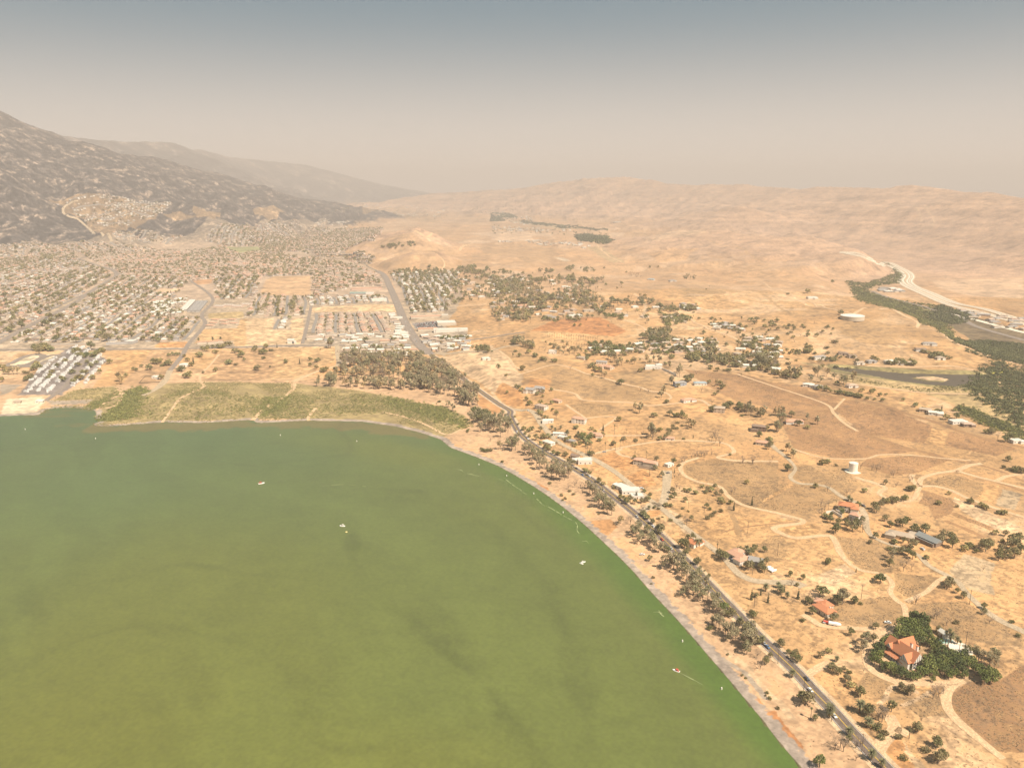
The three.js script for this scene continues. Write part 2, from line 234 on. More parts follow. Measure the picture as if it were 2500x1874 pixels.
// land use: [colour, brush 0..1, outline]; soils, crops and clearings as they lie on the ground
const SOIL = { stubble: '#c09b6e', stubble2: '#b9966c', straw: '#c9aa84', fallow: '#b08d68', orange: '#b98858', rust: '#b27a4c', pale: '#c4a683', chalk: '#cdbda0', town: '#a89680', towngrey: '#9f9181', pad: '#b09a7c', grey: '#9f9180', olive: '#ab9469', green: '#7d8a4f', park: '#7f8a52', scrub: '#a98860', russet: '#a17a55', reed: '#8a8450', sedge: '#96855a', marsh: '#857a50', asphalt: '#7b7370', wet: '#6e5f46', lime: '#a9a544', gold: '#bd9465' };
const ZONES = [
  ['town', 0, 'V -400,560 0,532 170,522 300,515 420,500 560,478 700,470 780,500 745,545 700,552 800,575 845,610 900,730 905,760 730,790 727,748 0,760 -400,770'],
  ['town', 0.1, 'V 840,592 985,590 1000,640 985,672 960,700 985,735 960,770 905,735 870,665'],
  ['scrub', 0, 'c1 340,750 520,735 700,700 900,740 1330,765 1250,830 1200,900 1050,960 900,990 860,1070 700,980 640,900 500,860 480,790'],
  ['sedge', 0, 'V 190,920 230,868 262,842 300,850 360,828 460,824 640,828 740,838 860,858 960,880 1015,905 1000,928 950,946 860,922 700,906 550,905 350,911'],
  ['sedge', 0, 'G 700,430 1000,290 1560,230 1600,280 1300,480 1180,440 1250,410 740,430'],
  ['scrub', 0.5, 'c2 985,945 1150,900 1300,856 1460,860 1700,945 1500,990 1100,990'], ['scrub', 0.35, 'c2 830,810 1040,740 1250,690 1440,740 1620,830 1480,850 1300,850 1100,820'], ['gold', 0, 'c2 1300,860 1350,860 1340,985 1260,985'],
  ['gold', 0, 'V 266,761 328,757 262,830 196,838'],
  ['fallow', 0, 'V 328,757 390,765 355,815 300,835 262,830'],
  ['stubble', 0, 'c5 1850,560 2105,560 2075,765 1800,775 1790,730 1500,750 1565,640 1830,635'],
  ['straw', 0, 'c6 0,240 220,242 200,332 345,332 352,240 450,240 440,425 425,440 0,450'],
  ['fallow', 0, 'V 476,757 590,752 590,800 575,822 434,822 448,794'],
  ['stubble2', 0, 'V 590,752 725,750 728,778 700,790 640,818 575,822 590,800'],
  ['stubble', 0, 'c2 150,1060 210,1025 500,1020 500,1170 220,1175 110,1150'],
  ['straw', 0, 'c2 480,1265 1170,1240 1190,1300 490,1302'],
  ['park', 0, 'c1 1720,1115 1990,1108 2010,1140 1850,1160'],
  ['orange', 0, 'c5 1210,745 1450,738 1430,782 1190,786'],
  ['olive', 0, 'c5 1600,520 1870,505 1880,555 1600,562'],
  ['straw', 0, 'c5 1230,330 1390,330 1350,360 1200,362'], ['orange', 0, 'c5 1480,262 1650,255 1620,290 1500,300'],
  ['chalk', 0, 'c5 60,910 230,840 460,840 370,925 120,935'],
  ['pale', 0, 'c5 0,825 140,825 40,905 0,905'], ['grey', 0, 'c5 0,1065 165,1070 60,1130 0,1150'],
  ['asphalt', 0, 'c5 130,1150 290,960 560,760 830,880 720,960 480,1150'], ['chalk', 0, 'c5 0,1270 60,1180 330,1165 360,1210 260,1290 0,1300'],
  ['grey', 0, 'c5 360,1195 720,1185 650,1215 400,1225'], ['green', 0, 'c5 640,850 700,815 800,800 720,860'],
  ['asphalt', 0, 'c6 1280,280 1500,260 1520,315 1310,320'], ['grey', 0, 'c6 1340,345 1480,330 1700,340 1720,390 1350,415'], ['grey', 0, 'c6 460,440 620,380 1240,340 1290,430 900,440'],
  ['pale', 0.1, 'V 950,772 1060,745 1090,765 1130,815 1100,885 1040,830'], ['orange', 0.05, 'c7 80,420 230,500 260,600 120,600 20,500'], ['orange', 0.05, 'c7 290,390 480,400 430,465 270,460'],
  ['rust', 0.12, 'c3 500,1200 780,1180 1050,1290 950,1330 500,1290 300,1290'], ['orange', 0, 'V 1030,845 1060,860 1090,885 1060,895 1030,870'],
  ['scrub', 0.55, 'c7 480,300 740,350 950,420 1180,480 1340,520 1200,570 900,560 720,540 560,490 450,460'], ['scrub', 0.35, 'c7 900,350 1250,310 1400,380 1420,480 1150,450 950,400'],
  ['scrub', 0.5, 'c7 600,590 900,570 980,660 720,690'], ['scrub', 0.4, 'c7 60,180 480,240 500,280 290,330 180,290 120,200'],
  ['russet', 0.75, 'c7 1480,320 1900,360 2211,490 2211,640 1900,560 1750,500 1600,400'], ['scrub', 0.6, 'c7 1480,1060 1700,1010 2211,1040 2211,1400 1900,1330 1750,1220 1500,1130'],
  ['russet', 0.7, 'c8 0,195 400,290 800,380 750,500 900,620 1400,790 1100,830 1000,850 760,845 440,780 350,600 300,480 0,300'], ['russet', 0.55, 'c8 840,390 1200,470 1500,600 1480,740 1100,680 950,640 760,480'],
  ['russet', 0.6, 'c8 1640,640 1900,690 2160,770 2000,830 1600,750'], ['gold', 0.05, 'c8 1500,620 1630,640 1590,760 1450,730'], ['scrub', 0.6, 'c8 380,900 850,900 890,1000 980,1060 800,1130 600,1050 440,1010'],
  ['scrub', 0.6, 'c8 130,1060 420,1040 700,1070 830,1160 700,1200 540,1320 300,1270 0,1200 130,1100'], ['gold', 0.1, 'c8 230,1150 400,1040 450,1050 170,1210'],
  ['russet', 0.8, 'c8 1010,850 1350,830 1640,860 1400,960 1200,980 950,900'], ['scrub', 0.65, 'c8 1420,1040 1640,970 1900,1040 1880,1170 1780,1150 1600,1070 1440,1060'],
  ['pad', 0.12, 'C 1990,410 2190,470 2120,640 1910,590'], ['gold', 0.05, 'C 1790,350 1960,380 1900,580 1720,520'], ['pad', 0.08, 'C 1400,1290 1580,1110 1900,1215 1850,1400 1900,1560 1640,1500 1490,1400'],
  ['russet', 0.8, 'C 1140,450 1400,510 1470,560 1420,680 1250,740 1180,600 1080,560'], ['russet', 0.8, 'C 1470,670 1860,820 1850,850 1600,760 1450,700'], ['pale', 0, 'C 1480,500 1900,690 2180,830 2050,880 1750,780 1540,650 1440,540'],
  ['scrub', 0.6, 'C 200,940 560,950 900,1060 1000,1180 800,1300 700,1330 440,1280 260,1090'], ['scrub', 0.6, 'C 820,1320 1300,1370 1150,1510 960,1590 830,1500'], ['pale', 0, 'C 0,1330 280,1220 400,1320 150,1470 0,1420'],
  ['scrub', 0.65, 'E 0,60 300,80 800,20 900,110 900,300 700,360 400,370 220,280 100,200'], ['scrub', 0.7, 'E 950,170 1050,100 1600,80 1750,180 2211,440 2211,560 1900,560 1500,450 1150,300 1000,250'],
  ['russet', 0.85, 'E 1450,1060 1600,950 1950,930 2211,760 2300,1700 1900,1700 1650,1460 1480,1300 1430,1200'], ['scrub', 0.7, 'E 540,820 700,920 850,960 880,1080 1000,1120 1340,1100 1390,1300 1100,1330 950,1220 760,1150 560,1080 400,980'], ['gold', 0, 'E 1000,1000 1300,1010 1320,1080 1100,1090'],
  ['scrub', 0.75, 'F 400,460 480,480 720,760 900,900 1100,1120 1260,1300 1150,1330 900,1050 720,850 520,600'], ['orange', 0.05, 'F 1420,1240 1560,1260 1760,1330 1840,1560 1780,1700 1560,1660 1500,1500'], ['straw', 0, 'F 1700,1290 1850,1500 2000,1700 1850,1700 1740,1480'],
  ['orange', 0, 'A 1880,740 2090,630 2150,740 2000,820'], ['orange', 0.03, 'A 1550,540 1800,440 2000,560 1900,660 1700,600'], ['orange', 0, 'B 130,280 320,190 380,260 460,370 230,400'], ['orange', 0.05, 'A 1510,1200 1720,1180 1800,1260 1700,1360 1530,1290'],
  ['orange', 0.05, 'B 340,650 480,640 510,690 400,720'], ['gold', 0.08, 'B 830,840 1200,700 1700,720 1960,760 1720,800 1100,960 900,900'], ['scrub', 0.5, 'B 1750,900 1890,1000 1850,1150 1700,1200 1550,1060 1600,980'], ['gold', 0, 'B 1760,830 2040,790 2211,790 2211,900 1930,920'],
  ['rust', 0, 'F 0,960 60,1060 200,1220 330,1380 300,1430 130,1280 30,1120'], ['rust', 0, 'D 1610,1260 1730,1260 1810,1400 1720,1390 1640,1310'], ['rust', 0, 'D 1420,1030 1560,1130 1620,1200 1540,1180 1450,1100'], ['rust', 0, 'A 850,730 1060,850 1120,940 1030,880'],
  ['olive', 0.2, 'c8 480,100 1100,170 1500,290 1750,290 2211,330 2211,750 1900,560 1700,440 1400,330 900,280'], ['marsh', 0, 'c4 690,1380 1300,1420 1900,1440 2000,1460 1800,1580 1500,1560 1100,1500 700,1440'],
  ['marsh', 0.1, 'V 1940,660 2060,690 2110,745 2212,790 2300,700 2212,715 2040,668'], ['wet', 0, 'V 2030,690 2090,680 2212,715 2300,760 2212,770 2110,740'], ['lime', 0, 'c4 1925,1440 2060,1430 2060,1455 1950,1458'], ['pale', 0, 'c3 0,515 260,520 480,540 470,556 200,548 0,535'], ['scrub', 0.3, 'c3 200,640 330,630 480,650 520,700 460,760 300,770 190,720'], ['chalk', 0, 'c3 480,718 560,725 610,748 560,752'], ['olive', 0.2, 'c3 740,640 830,635 960,720 1030,760 940,765 820,700'], ['pale', 0, 'c3 900,530 1030,535 1000,560 910,555'], ['pale', 0, 'c3 1330,530 1480,505 1640,515 1660,530 1480,560 1300,590 1180,600'], ['pale', 0, 'c3 0,560 300,566 420,590 300,600 0,590'], ['scrub', 0.3, 'c3 0,455 330,470 520,510 400,516 0,500'], ['olive', 0.2, 'c3 140,430 300,450 520,480 700,510 520,505 250,465'], ['pale', 0, 'c2 1690,690 1900,680 2211,700 2211,740 1900,720'], ['chalk', 0, 'c2 1880,540 2000,545 2100,560 1980,565'], ['scrub', 0.4, 'c2 1800,790 2000,770 2211,790 2211,880 1980,870 1830,840'], ['scrub', 0.3, 'c2 900,480 1250,500 1500,560 1500,620 1200,560 900,540'], ['pale', 0, 'c2 1450,720 1700,740 1900,750 1850,770 1650,770'], ['scrub', 0.35, 'c3 1380,930 1600,900 1840,950 1800,1000 1500,1000'], ['scrub', 0.35, 'c3 1210,920 1340,910 1310,980 1200,960'], ['scrub', 0.3, 'c3 1640,770 1760,740 1830,770 1760,810 1660,820'], ['gold', 0, 'c3 1180,690 1400,640 1600,650 1500,740 1300,760'], ['pale', 0, 'c3 50,820 200,825 280,840 150,870 60,850'], ['pale', 0, 'c3 640,805 760,795 800,820 700,835'], ['scrub', 0.5, 'c4 790,1050 1000,1020 1180,1090 1260,1180 1150,1240 950,1220 800,1150'], ['stubble2', 0, 'c4 1080,800 1260,800 1250,830 1100,840'],
  ['pale', 0, 'c4 1350,1490 1500,1482 1640,1500 1600,1515 1450,1512'],
  ['pale', 0.1, 'c4 1500,740 1750,730 2211,720 2211,880 1800,860 1560,800'], ['pale', 0, 'V 870,500 905,500 945,515 990,535 960,532 905,514'],
  ['stubble2', 0, 'V 545,452 580,446 620,462 600,470 560,468'], ['stubble2', 0, 'c1 1480,830 1560,810 1700,850 1650,900 1520,880'], ['stubble2', 0, 'c1 1250,860 1330,840 1540,890 1400,910'],
].map(([c, b, t]) => { const p = land(t); return { c, b, p, x0: Math.min(...p.map((q) => q[0])), x1: Math.max(...p.map((q) => q[0])), z0: Math.min(...p.map((q) => q[1])), z1: Math.max(...p.map((q) => q[1])) }; });
// brushy banks and field edges: [width in metres, colour, brush, course]
const BANKS = [[7, 'russet', 0.9, 'c8 0,188 250,260 440,292 800,360 1100,430'], [8, 'russet', 0.9, 'c8 850,378 1100,432 1300,500 1500,560 1750,650 2211,765'], [9, 'russet', 1, 'c8 880,600 1100,705 1300,770 1450,800 1620,855'], [6, 'russet', 0.9, 'C 1120,440 1300,490 1460,570'], [6, 'russet', 0.95, 'C 1470,680 1650,760 1860,850'], [5, 'russet', 0.8, 'C 1380,760 1600,850 1750,930'], [2.5, 'russet', 0.9, 'B 1160,880 1350,830 1600,800 1980,772'], [4, 'russet', 1, 'E 1425,1060 1440,1180 1520,1290 1610,1390'], [4.5, 'russet', 0.95, 'F 430,470 560,600 720,760 900,930 1080,1110 1270,1330'], [4, 'russet', 0.8, 'B 590,950 700,1090 860,1250 960,1330'], [4, 'russet', 0.9, 'C 1480,110 1700,140 1900,200 2211,330'], [4, 'russet', 0.9, 'C 1560,230 1900,330 2211,440'], [5, 'scrub', 0.9, 'B 1240,600 1300,760 1350,900'], [5, 'russet', 0.8, 'c7 1700,520 1900,600 2100,640 2211,650'], [3, 'scrub', 0.9, 'c7 480,300 640,330 800,370 1000,440 1200,500'], [4, 'scrub', 0.8, 'c7 0,175 170,130 330,160 700,215'], [3, 'pale', 0, 'E 660,1180 860,960 1060,1060'], [3, 'pale', 0, 'E 900,1200 1100,1110 1200,1060'], [4, 'pale', 0, 'B 560,630 700,700 740,860 900,960'], [5, 'pale', 0, 'D 1200,620 1400,760 1500,900 1700,1100 1900,1330'], [4, 'grey', 0, 'D 1180,700 1330,800 1480,930 1640,1130'], [6, 'scrub', 0.7, 'c3 1200,930 1400,960 1600,1040 1750,1010'], [8, 'pale', 0, 'c3 1100,1000 1180,1080 1150,1190'], [8, 'scrub', 0.6, 'c4 0,790 250,880 420,1010'], [6, 'pale', 0, 'c4 200,760 420,850 720,955 900,960'], [9, 'scrub', 0.5, 'c3 1640,560 1900,640 2050,730 2211,760'], [12, 'scrub', 0.5, 'c3 1350,230 1400,300 1420,340'], [14, 'scrub', 0.6, 'c3 1680,400 1760,370 1830,330 1900,300'], [12, 'scrub', 0.5, 'c4 1000,480 1150,420 1300,440'], [12, 'pale', 0, 'c4 1370,170 1420,250 1420,290'], [12, 'pale', 0, 'c4 1450,160 1520,280 1500,320']].map(([w, c, b, t]) => [w, c, b, land(t)]);
const hex = (s) => [1, 3, 5].map((k) => parseInt(s.slice(k, k + 2), 16));
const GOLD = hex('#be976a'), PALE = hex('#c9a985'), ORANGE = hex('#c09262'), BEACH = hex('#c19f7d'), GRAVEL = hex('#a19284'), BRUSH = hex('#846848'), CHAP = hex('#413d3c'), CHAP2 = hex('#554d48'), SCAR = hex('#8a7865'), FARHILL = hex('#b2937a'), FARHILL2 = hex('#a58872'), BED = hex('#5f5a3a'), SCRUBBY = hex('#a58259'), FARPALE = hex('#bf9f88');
const mixTo = (c, d, t) => { c[0] += (d[0] - c[0]) * t; c[1] += (d[1] - c[1]) * t; c[2] += (d[2] - c[2]) * t; };
function paintTile([x0, x1, z0, z1, w, h], n) {
  const cv = document.createElement('canvas'); cv.width = w; cv.height = h;
  const mx = (x1 - x0) / w, mz = (z1 - z0) / h, use = cv.getContext('2d'), cb = document.createElement('canvas'); cb.width = w; cb.height = h; const brush = cb.getContext('2d');
  for (const q of ZONES) {
    if (q.x1 < x0 || q.x0 > x1 || q.z1 < z0 || q.z0 > z1) continue;
    for (const [ctx, style] of [[use, SOIL[q.c]], [brush, `rgb(${Math.round(q.b * 255)},0,0)`]]) {
      ctx.fillStyle = style; ctx.beginPath(); q.p.forEach(([x, z], k) => ctx[k ? 'lineTo' : 'moveTo']((x - x0) / (x1 - x0) * w, (z - z0) / (z1 - z0) * h)); ctx.fill();
    }
  }
  for (const [wide, col, b, line] of BANKS) for (const [ctx, style] of [[use, SOIL[col]], [brush, `rgb(${Math.round(b * 255)},0,0)`]]) { ctx.strokeStyle = style; ctx.lineWidth = Math.max(0.6, wide / mx); ctx.lineJoin = ctx.lineCap = 'round'; ctx.beginPath(); smoothPath(line, 12).forEach(([x, z], k) => ctx[k ? 'lineTo' : 'moveTo']((x - x0) / mx, (z - z0) / mz)); ctx.stroke(); }
  const lu = use.getImageData(0, 0, w, h).data, lb = brush.getImageData(0, 0, w, h).data, out = new Uint8Array(w * h * 4), c = [0, 0, 0], hint = { i: 0, j: 0 };
  const fineP = Math.max(1, mx / 0.8), detail = n < 2;
  for (let j = 0; j < h; j++) {
    const z = z0 + (j + 0.5) * mz;
    for (let i = 0; i < w; i++) {
      const x = x0 + (i + 0.5) * mx;
      const big = tap(N1, x, z, 2600), med = tap(N2, x + 71, z - 33, 900), sm = tap(N1, x - 300, z + 77, 330), fine = tap(N2, x, z, 90 * fineP), grain = tap(N3, x + 13, z + 5, 230 * fineP), grain2 = tap(N3, z, x, 90 * fineP);
      const shore = detail ? fromGrid(DG.shore, x, z) : 999, east = x > -1800 && x < 1700 && z > -2300 && z < -262 ? fromGrid(DG.east, x, z) : 500;
      c[0] = GOLD[0]; c[1] = GOLD[1]; c[2] = GOLD[2];
      mixTo(c, ORANGE, 0.5 * smooth(0.05, 0.7, big * 0.5 + med * 0.6 + sm * 0.25)); mixTo(c, PALE, 0.8 * smooth(0.0, 0.6, -big * 0.5 - med * 0.5 + sm * 0.3));
      mixTo(c, SCRUBBY, 0.5 * smooth(0.05, 0.55, tap(N2, z + 400, x, 1300) + 0.5 * fine) * smooth(10, 60, east)); if (n > 0) mixTo(c, BRUSH, 0.22 * smooth(0.1, 0.6, tap(N1, x + z * 0.6, z * 0.5, 1900)) * smooth(10, 60, east));
      let density = 0.18 + 0.42 * smooth(-0.1, 0.5, tap(N1, z, x, 1500) + 0.4 * sm) * smooth(15, 120, east), field = 0;
      if (east < -4 && shore < 260) { mixTo(c, BEACH, 0.85 * smooth(320, 180, shore)); mixTo(c, ORANGE, 0.5 * smooth(0.3, 0.7, fine * 0.5 + sm * 0.7) * smooth(40, 8, shore)); density *= 0.3; }
      // land use, its outline softened by a metre or two
      const jx = clamp(Math.round(i + (fine * 2.2 + grain * 1.2) / Math.max(mx, 1)), 0, w - 1), jz = clamp(Math.round(j + (sm * 2.2 + grain2 * 1.2) / Math.max(mz, 1)), 0, h - 1), k = (jz * w + jx) * 4;
      if (lu[k + 3] > 0) { const a = lu[k + 3] / 255; field = a; c[0] = lerp(c[0], lu[k], a * 0.9); c[1] = lerp(c[1], lu[k + 1], a * 0.9); c[2] = lerp(c[2], lu[k + 2], a * 0.9); density = lerp(density, lb[k] / 255, a); }
      const wild = fromTerrain(WILD, x, z, hint), dry = fromTerrain(DRY, x, z, hint);
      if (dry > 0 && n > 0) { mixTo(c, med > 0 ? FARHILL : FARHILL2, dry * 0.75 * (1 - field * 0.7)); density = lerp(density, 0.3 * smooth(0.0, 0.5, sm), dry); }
      if (wild > 0 && n > 1) {
        const patch = smooth(0.2, 0.7, med * 0.3 + sm * 0.45 + fine * 0.6 + grain * 0.3 - 0.3 * (wild - 0.5)); const wildTone = 1 + 0.24 * grain + 0.2 * grain2 + 0.12 * fine;
        const cover = [0, 0, 0]; mixTo(cover, CHAP, 1); mixTo(cover, CHAP2, smooth(-0.3, 0.5, fine + 0.5 * sm)); mixTo(cover, SCAR, patch * 0.42); for (let q = 0; q < 3; q++) cover[q] *= wildTone; mixTo(c, cover, wild * (1 - field * 0.62));
        density *= 1 - wild;
      }
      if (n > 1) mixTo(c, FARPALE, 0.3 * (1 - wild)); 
      const clump = fine * 0.5 + grain * 0.75 + grain2 * 0.45;
      if (density > 0.01) { mixTo(c, BRUSH, smooth(0.72 - density * 0.75, 1.15 - density * 0.75, clump) * (0.35 + 0.45 * density)); mixTo(c, PALE, 0.35 * smooth(0.2, 0.7, -clump) * density); }
      if (shore < 9 && east < 0) mixTo(c, GRAVEL, smooth(9, 7, shore + grain * 2.5)); if (shore < 0.6) mixTo(c, BED, smooth(0.6, 0, shore));
      const slope = detail && shore > 12 ? fromTerrain(HS, x, z, hint) : 0, ledge = detail ? 0.06 * tap(N2, slope * 34, (x + z) * 0.3, 420) * smooth(10, 60, east) : 0.05 * tap(N2, fromTerrain(HS, x, z, hint) * 9, (x - z) * 0.2, 900) * dry;
      const calm = east < 0 && shore < 200 ? 0.6 : 1, tone = 0.965 + ledge + 0.06 * sm + calm * (0.075 * fine + (detail ? 0.15 : 0.07) * grain + 0.09 * grain2), o = (j * w + i) * 4;
      out[o] = clamp(c[0] * tone, 0, 255); out[o + 1] = clamp(c[1] * tone, 0, 255); out[o + 2] = clamp(c[2] * tone, 0, 255); out[o + 3] = 255;
    }
  }
  const t = new THREE.DataTexture(out, w, h, THREE.RGBAFormat); t.colorSpace = THREE.SRGBColorSpace; t.magFilter = THREE.LinearFilter; t.minFilter = THREE.LinearMipmapLinearFilter; t.generateMipmaps = true;
  t.repeat.set(1 / (x1 - x0), 1 / (z1 - z0)); t.offset.set(-x0 / (x1 - x0), -z0 / (z1 - z0)); t.needsUpdate = true;
  return new THREE.MeshStandardMaterial({ name: 'ground', map: t, roughness: 1, metalness: 0 });
}
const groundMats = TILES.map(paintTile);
{
  const all = new Float32Array(NX * NZ * 3);
  for (let j = 0, k = 0; j < NZ; j++) for (let i = 0; i < NX; i++, k++) { all[k * 3] = XS[i]; all[k * 3 + 1] = HS[k]; all[k * 3 + 2] = ZS[j]; }
  const nor = new Float32Array(NX * NZ * 3);
  for (let j = 0, k = 0; j < NZ; j++) for (let i = 0; i < NX; i++, k++) {
    const i0 = Math.max(0, i - 1), i1 = Math.min(NX - 1, i + 1), j0 = Math.max(0, j - 1), j1 = Math.min(NZ - 1, j + 1);
    const gx = (HS[j * NX + i1] - HS[j * NX + i0]) / (XS[i1] - XS[i0]), gz = (HS[j1 * NX + i] - HS[j0 * NX + i]) / (ZS[j1] - ZS[j0]), l = Math.hypot(gx, 1, gz);
    nor[k * 3] = -gx / l; nor[k * 3 + 1] = 1 / l; nor[k * 3 + 2] = -gz / l;
  }
  const names = ['ground', 'mountain', 'hills'], faces = names.map(() => TILES.map(() => []));
  for (let j = 0; j < NZ - 1; j++) for (let i = 0; i < NX - 1; i++) {
    const a = j * NX + i, b = a + 1, c = a + NX, d = c + 1;
    if (HS[a] < -3.5 && HS[b] < -3.5 && HS[c] < -3.5 && HS[d] < -3.5) continue;
    let t = 0; for (; t < TILES.length - 1; t++) { const q = TILES[t]; if (XS[i] >= q[0] && XS[i + 1] <= q[1] && ZS[j] >= q[2] && ZS[j + 1] <= q[3]) break; }
    faces[RS[a] && RS[d] ? RS[a] : 0][t].push(a, c, b, b, c, d);
  }
  const says = ['dry golden plain and slopes round the lake', 'dark chaparral covered mountain range beyond the town', 'bare tan hills on the far side of the valley'];
  names.forEach((name, r) => {
    const map = new Int32Array(NX * NZ).fill(-1), order = [], index = [], g = new THREE.BufferGeometry();
    faces[r].forEach((f, t) => { g.addGroup(index.length, f.length, t); for (const v of f) { if (map[v] < 0) { map[v] = order.length; order.push(v); } index.push(map[v]); } });
    const p = new Float32Array(order.length * 3), n = new Float32Array(order.length * 3), uv = new Float32Array(order.length * 2);
    order.forEach((v, k) => { for (let q = 0; q < 3; q++) { p[k * 3 + q] = all[v * 3 + q]; n[k * 3 + q] = nor[v * 3 + q]; } uv[k * 2] = all[v * 3]; uv[k * 2 + 1] = all[v * 3 + 2]; });
    g.setAttribute('position', new THREE.BufferAttribute(p, 3)); g.setAttribute('normal', new THREE.BufferAttribute(n, 3)); g.setAttribute('uv', new THREE.BufferAttribute(uv, 2)); g.setIndex(index);
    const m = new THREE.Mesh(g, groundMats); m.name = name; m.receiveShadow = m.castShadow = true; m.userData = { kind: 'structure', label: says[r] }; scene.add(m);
  });
}

// ------------------------------------------------------------ water
const onShape = (poly, y) => {
  const g = new THREE.BufferGeometry(), tri = THREE.ShapeUtils.triangulateShape(poly.map(([x, z]) => new THREE.Vector2(x, z)), []), p = [], uv = [], idx = [];
  for (const [x, z] of poly) { p.push(x, typeof y === 'function' ? y(x, z) : y, z); uv.push(x, z); }
  for (const [a, b, c] of tri) { const s = (poly[b][0] - poly[a][0]) * (poly[c][1] - poly[a][1]) - (poly[b][1] - poly[a][1]) * (poly[c][0] - poly[a][0]); idx.push(...(s < 0 ? [a, b, c] : [a, c, b])); }
  g.setAttribute('position', new THREE.Float32BufferAttribute(p, 3)); g.setAttribute('uv', new THREE.Float32BufferAttribute(uv, 2)); g.setIndex(idx); g.computeVertexNormals(); return g;
};
{
  const [x0, x1, z0, z1, w, h] = [-1500, 560, -1180, -200, 2048, 1024], out = new Uint8Array(w * h * 4), c = [0, 0, 0];
  const A = hex('#696c2f'), B = hex('#606832'), T = hex('#50633f'), BRIGHT = hex('#4c6524'), WEED = hex('#70673c');
  const weeds = points('G 1170,850 1240,735 1300,770 1700,755 2200,715 c5 1550,1362 1950,1338 c6 60,1048 480,1028 900,1036 1150,1070 1350,1122 1400,1180 1100,1135 700,1100 400,1085 100,1075 c5 1880,1400 1560,1420 1200,1430').map(([u, v]) => onLevel(u, v, 0)), weedsC = [...weeds, weeds[0]];
  const LINES = [['765,1160 768,1215 800,1252 900,1340 960,1400 1040,1470 1090,1540 1150,1620 1200,1700', 11, 0.11], ['1010,1105 1100,1170 1180,1260 1230,1380 1260,1480 1270,1600', 13, 0.08], ['640,1098 740,1088 860,1078 950,1090 1000,1112 1030,1150', 8, 0.07], ['280,1310 360,1380 420,1470 440,1560', 12, 0.08], ['20,1240 90,1330 200,1480 260,1640', 14, 0.07], ['700,1060 800,1055 900,1062 930,1080', 6, 0.06], ['940,1300 1000,1440 1020,1560', 9, 0.06], ['120,1120 220,1170 330,1260', 9, 0.06], ['480,1000 600,1010 700,1002', 7, 0.05]].map(([t, w, k]) => { const p = points(t).map(([u, v]) => onLevel(u, v, 0)); return { p, w, k, x0: Math.min(...p.map((q) => q[0])) - 25, x1: Math.max(...p.map((q) => q[0])) + 25, z0: Math.min(...p.map((q) => q[1])) - 25, z1: Math.max(...p.map((q) => q[1])) + 25 }; });
  const cove = points('G 300,650 640,545 1200,545 1300,620 1250,740 1150,860 900,760 700,800 300,720').map(([u, v]) => onLevel(u, v, 0));
  for (let j = 0; j < h; j++) for (let i = 0; i < w; i++) {
    const x = x0 + (i + 0.5) * (x1 - x0) / w, z = z0 + (j + 0.5) * (z1 - z0) / h, s = -fromGrid(DG.shore, x, z);
    const wx = x + 150 * tap(N0, x, z, 5200) + 14 * tap(N0, x, z, 900), wz = z + 150 * tap(N0, z, x, 5200) + 14 * tap(N0, z, x, 900);
    const u = wx * 0.5 + wz * 0.87, v = wx * 0.87 - wz * 0.5;
    const band = tap(N0, u, v * 1.8, 3600), streak = tap(N2, u * 0.35, v * 2.4, 1900), grain = tap(N3, x, z, 120);
    c[0] = B[0]; c[1] = B[1]; c[2] = B[2];
    mixTo(c, A, smooth(-0.8, 0.8, band + 0.25 * streak - (x + 200) / 2600 - (z + 700) / 2200 * -0.5)); mixTo(c, T, 0.85 * smooth(250, -650, x + (z + 800) * 0.55 + 120 * band) * smooth(-300, -1050, z));
    mixTo(c, BRIGHT, 0.75 * smooth(26, 3, s + 9 * streak) * smooth(-200, 120, x));
    let dark = smooth(0.22, 0.55, streak + 0.35 * band) * 0.05 + 0.05 * smooth(0.05, 0.0, Math.abs(tap(N0, wx, wz * 1.3, 2600) - 0.12 - 0.1 * streak)) * smooth(-0.2, 0.3, band + 0.2);
    for (const l of LINES) { if (x < l.x0 || x > l.x1 || z < l.z0 || z > l.z1) continue; const d = nearest(l.p, x, z)[0] + 7 * tap(N1, x, z, 300); dark = Math.max(dark, l.k * smooth(l.w, l.w * 0.2, d) * (0.7 + 0.5 * tap(N2, x, z, 420))); }
    if (x < -0 && z < -850) { const d = signedPoly(weeds, weedsC, x, z); mixTo(c, WEED, 0.9 * smooth(5, -5, d + 9 * tap(N1, x, z, 130))); if (insidePoly(cove, x, z)) mixTo(c, WEED, 0.6 * smooth(0.1, 0.5, tap(N2, x * 0.6, z * 2, 260))); }
    const tone = 1 - dark + 0.045 * grain + 0.03 * streak + 0.025 * tap(N1, x, z * 1.6, 160), o = (j * w + i) * 4;
    for (let q = 0; q < 3; q++) out[o + q] = clamp(c[q] * tone, 0, 255); out[o + 3] = 255;
  }
  const t = new THREE.DataTexture(out, w, h, THREE.RGBAFormat); t.colorSpace = THREE.SRGBColorSpace; t.magFilter = THREE.LinearFilter; t.repeat.set(1 / (x1 - x0), 1 / (z1 - z0)); t.offset.set(-x0 / (x1 - x0), -z0 / (z1 - z0)); t.needsUpdate = true;
  const lake = new THREE.Mesh(onShape(LAKE, 0), new THREE.MeshStandardMaterial({ name: 'lake_water', map: t, roughness: 0.42 })); lake.name = 'lake_water'; lake.receiveShadow = true; lake.userData = { kind: 'structure', label: 'wide lake of opaque green algae rich water' }; scene.add(lake);
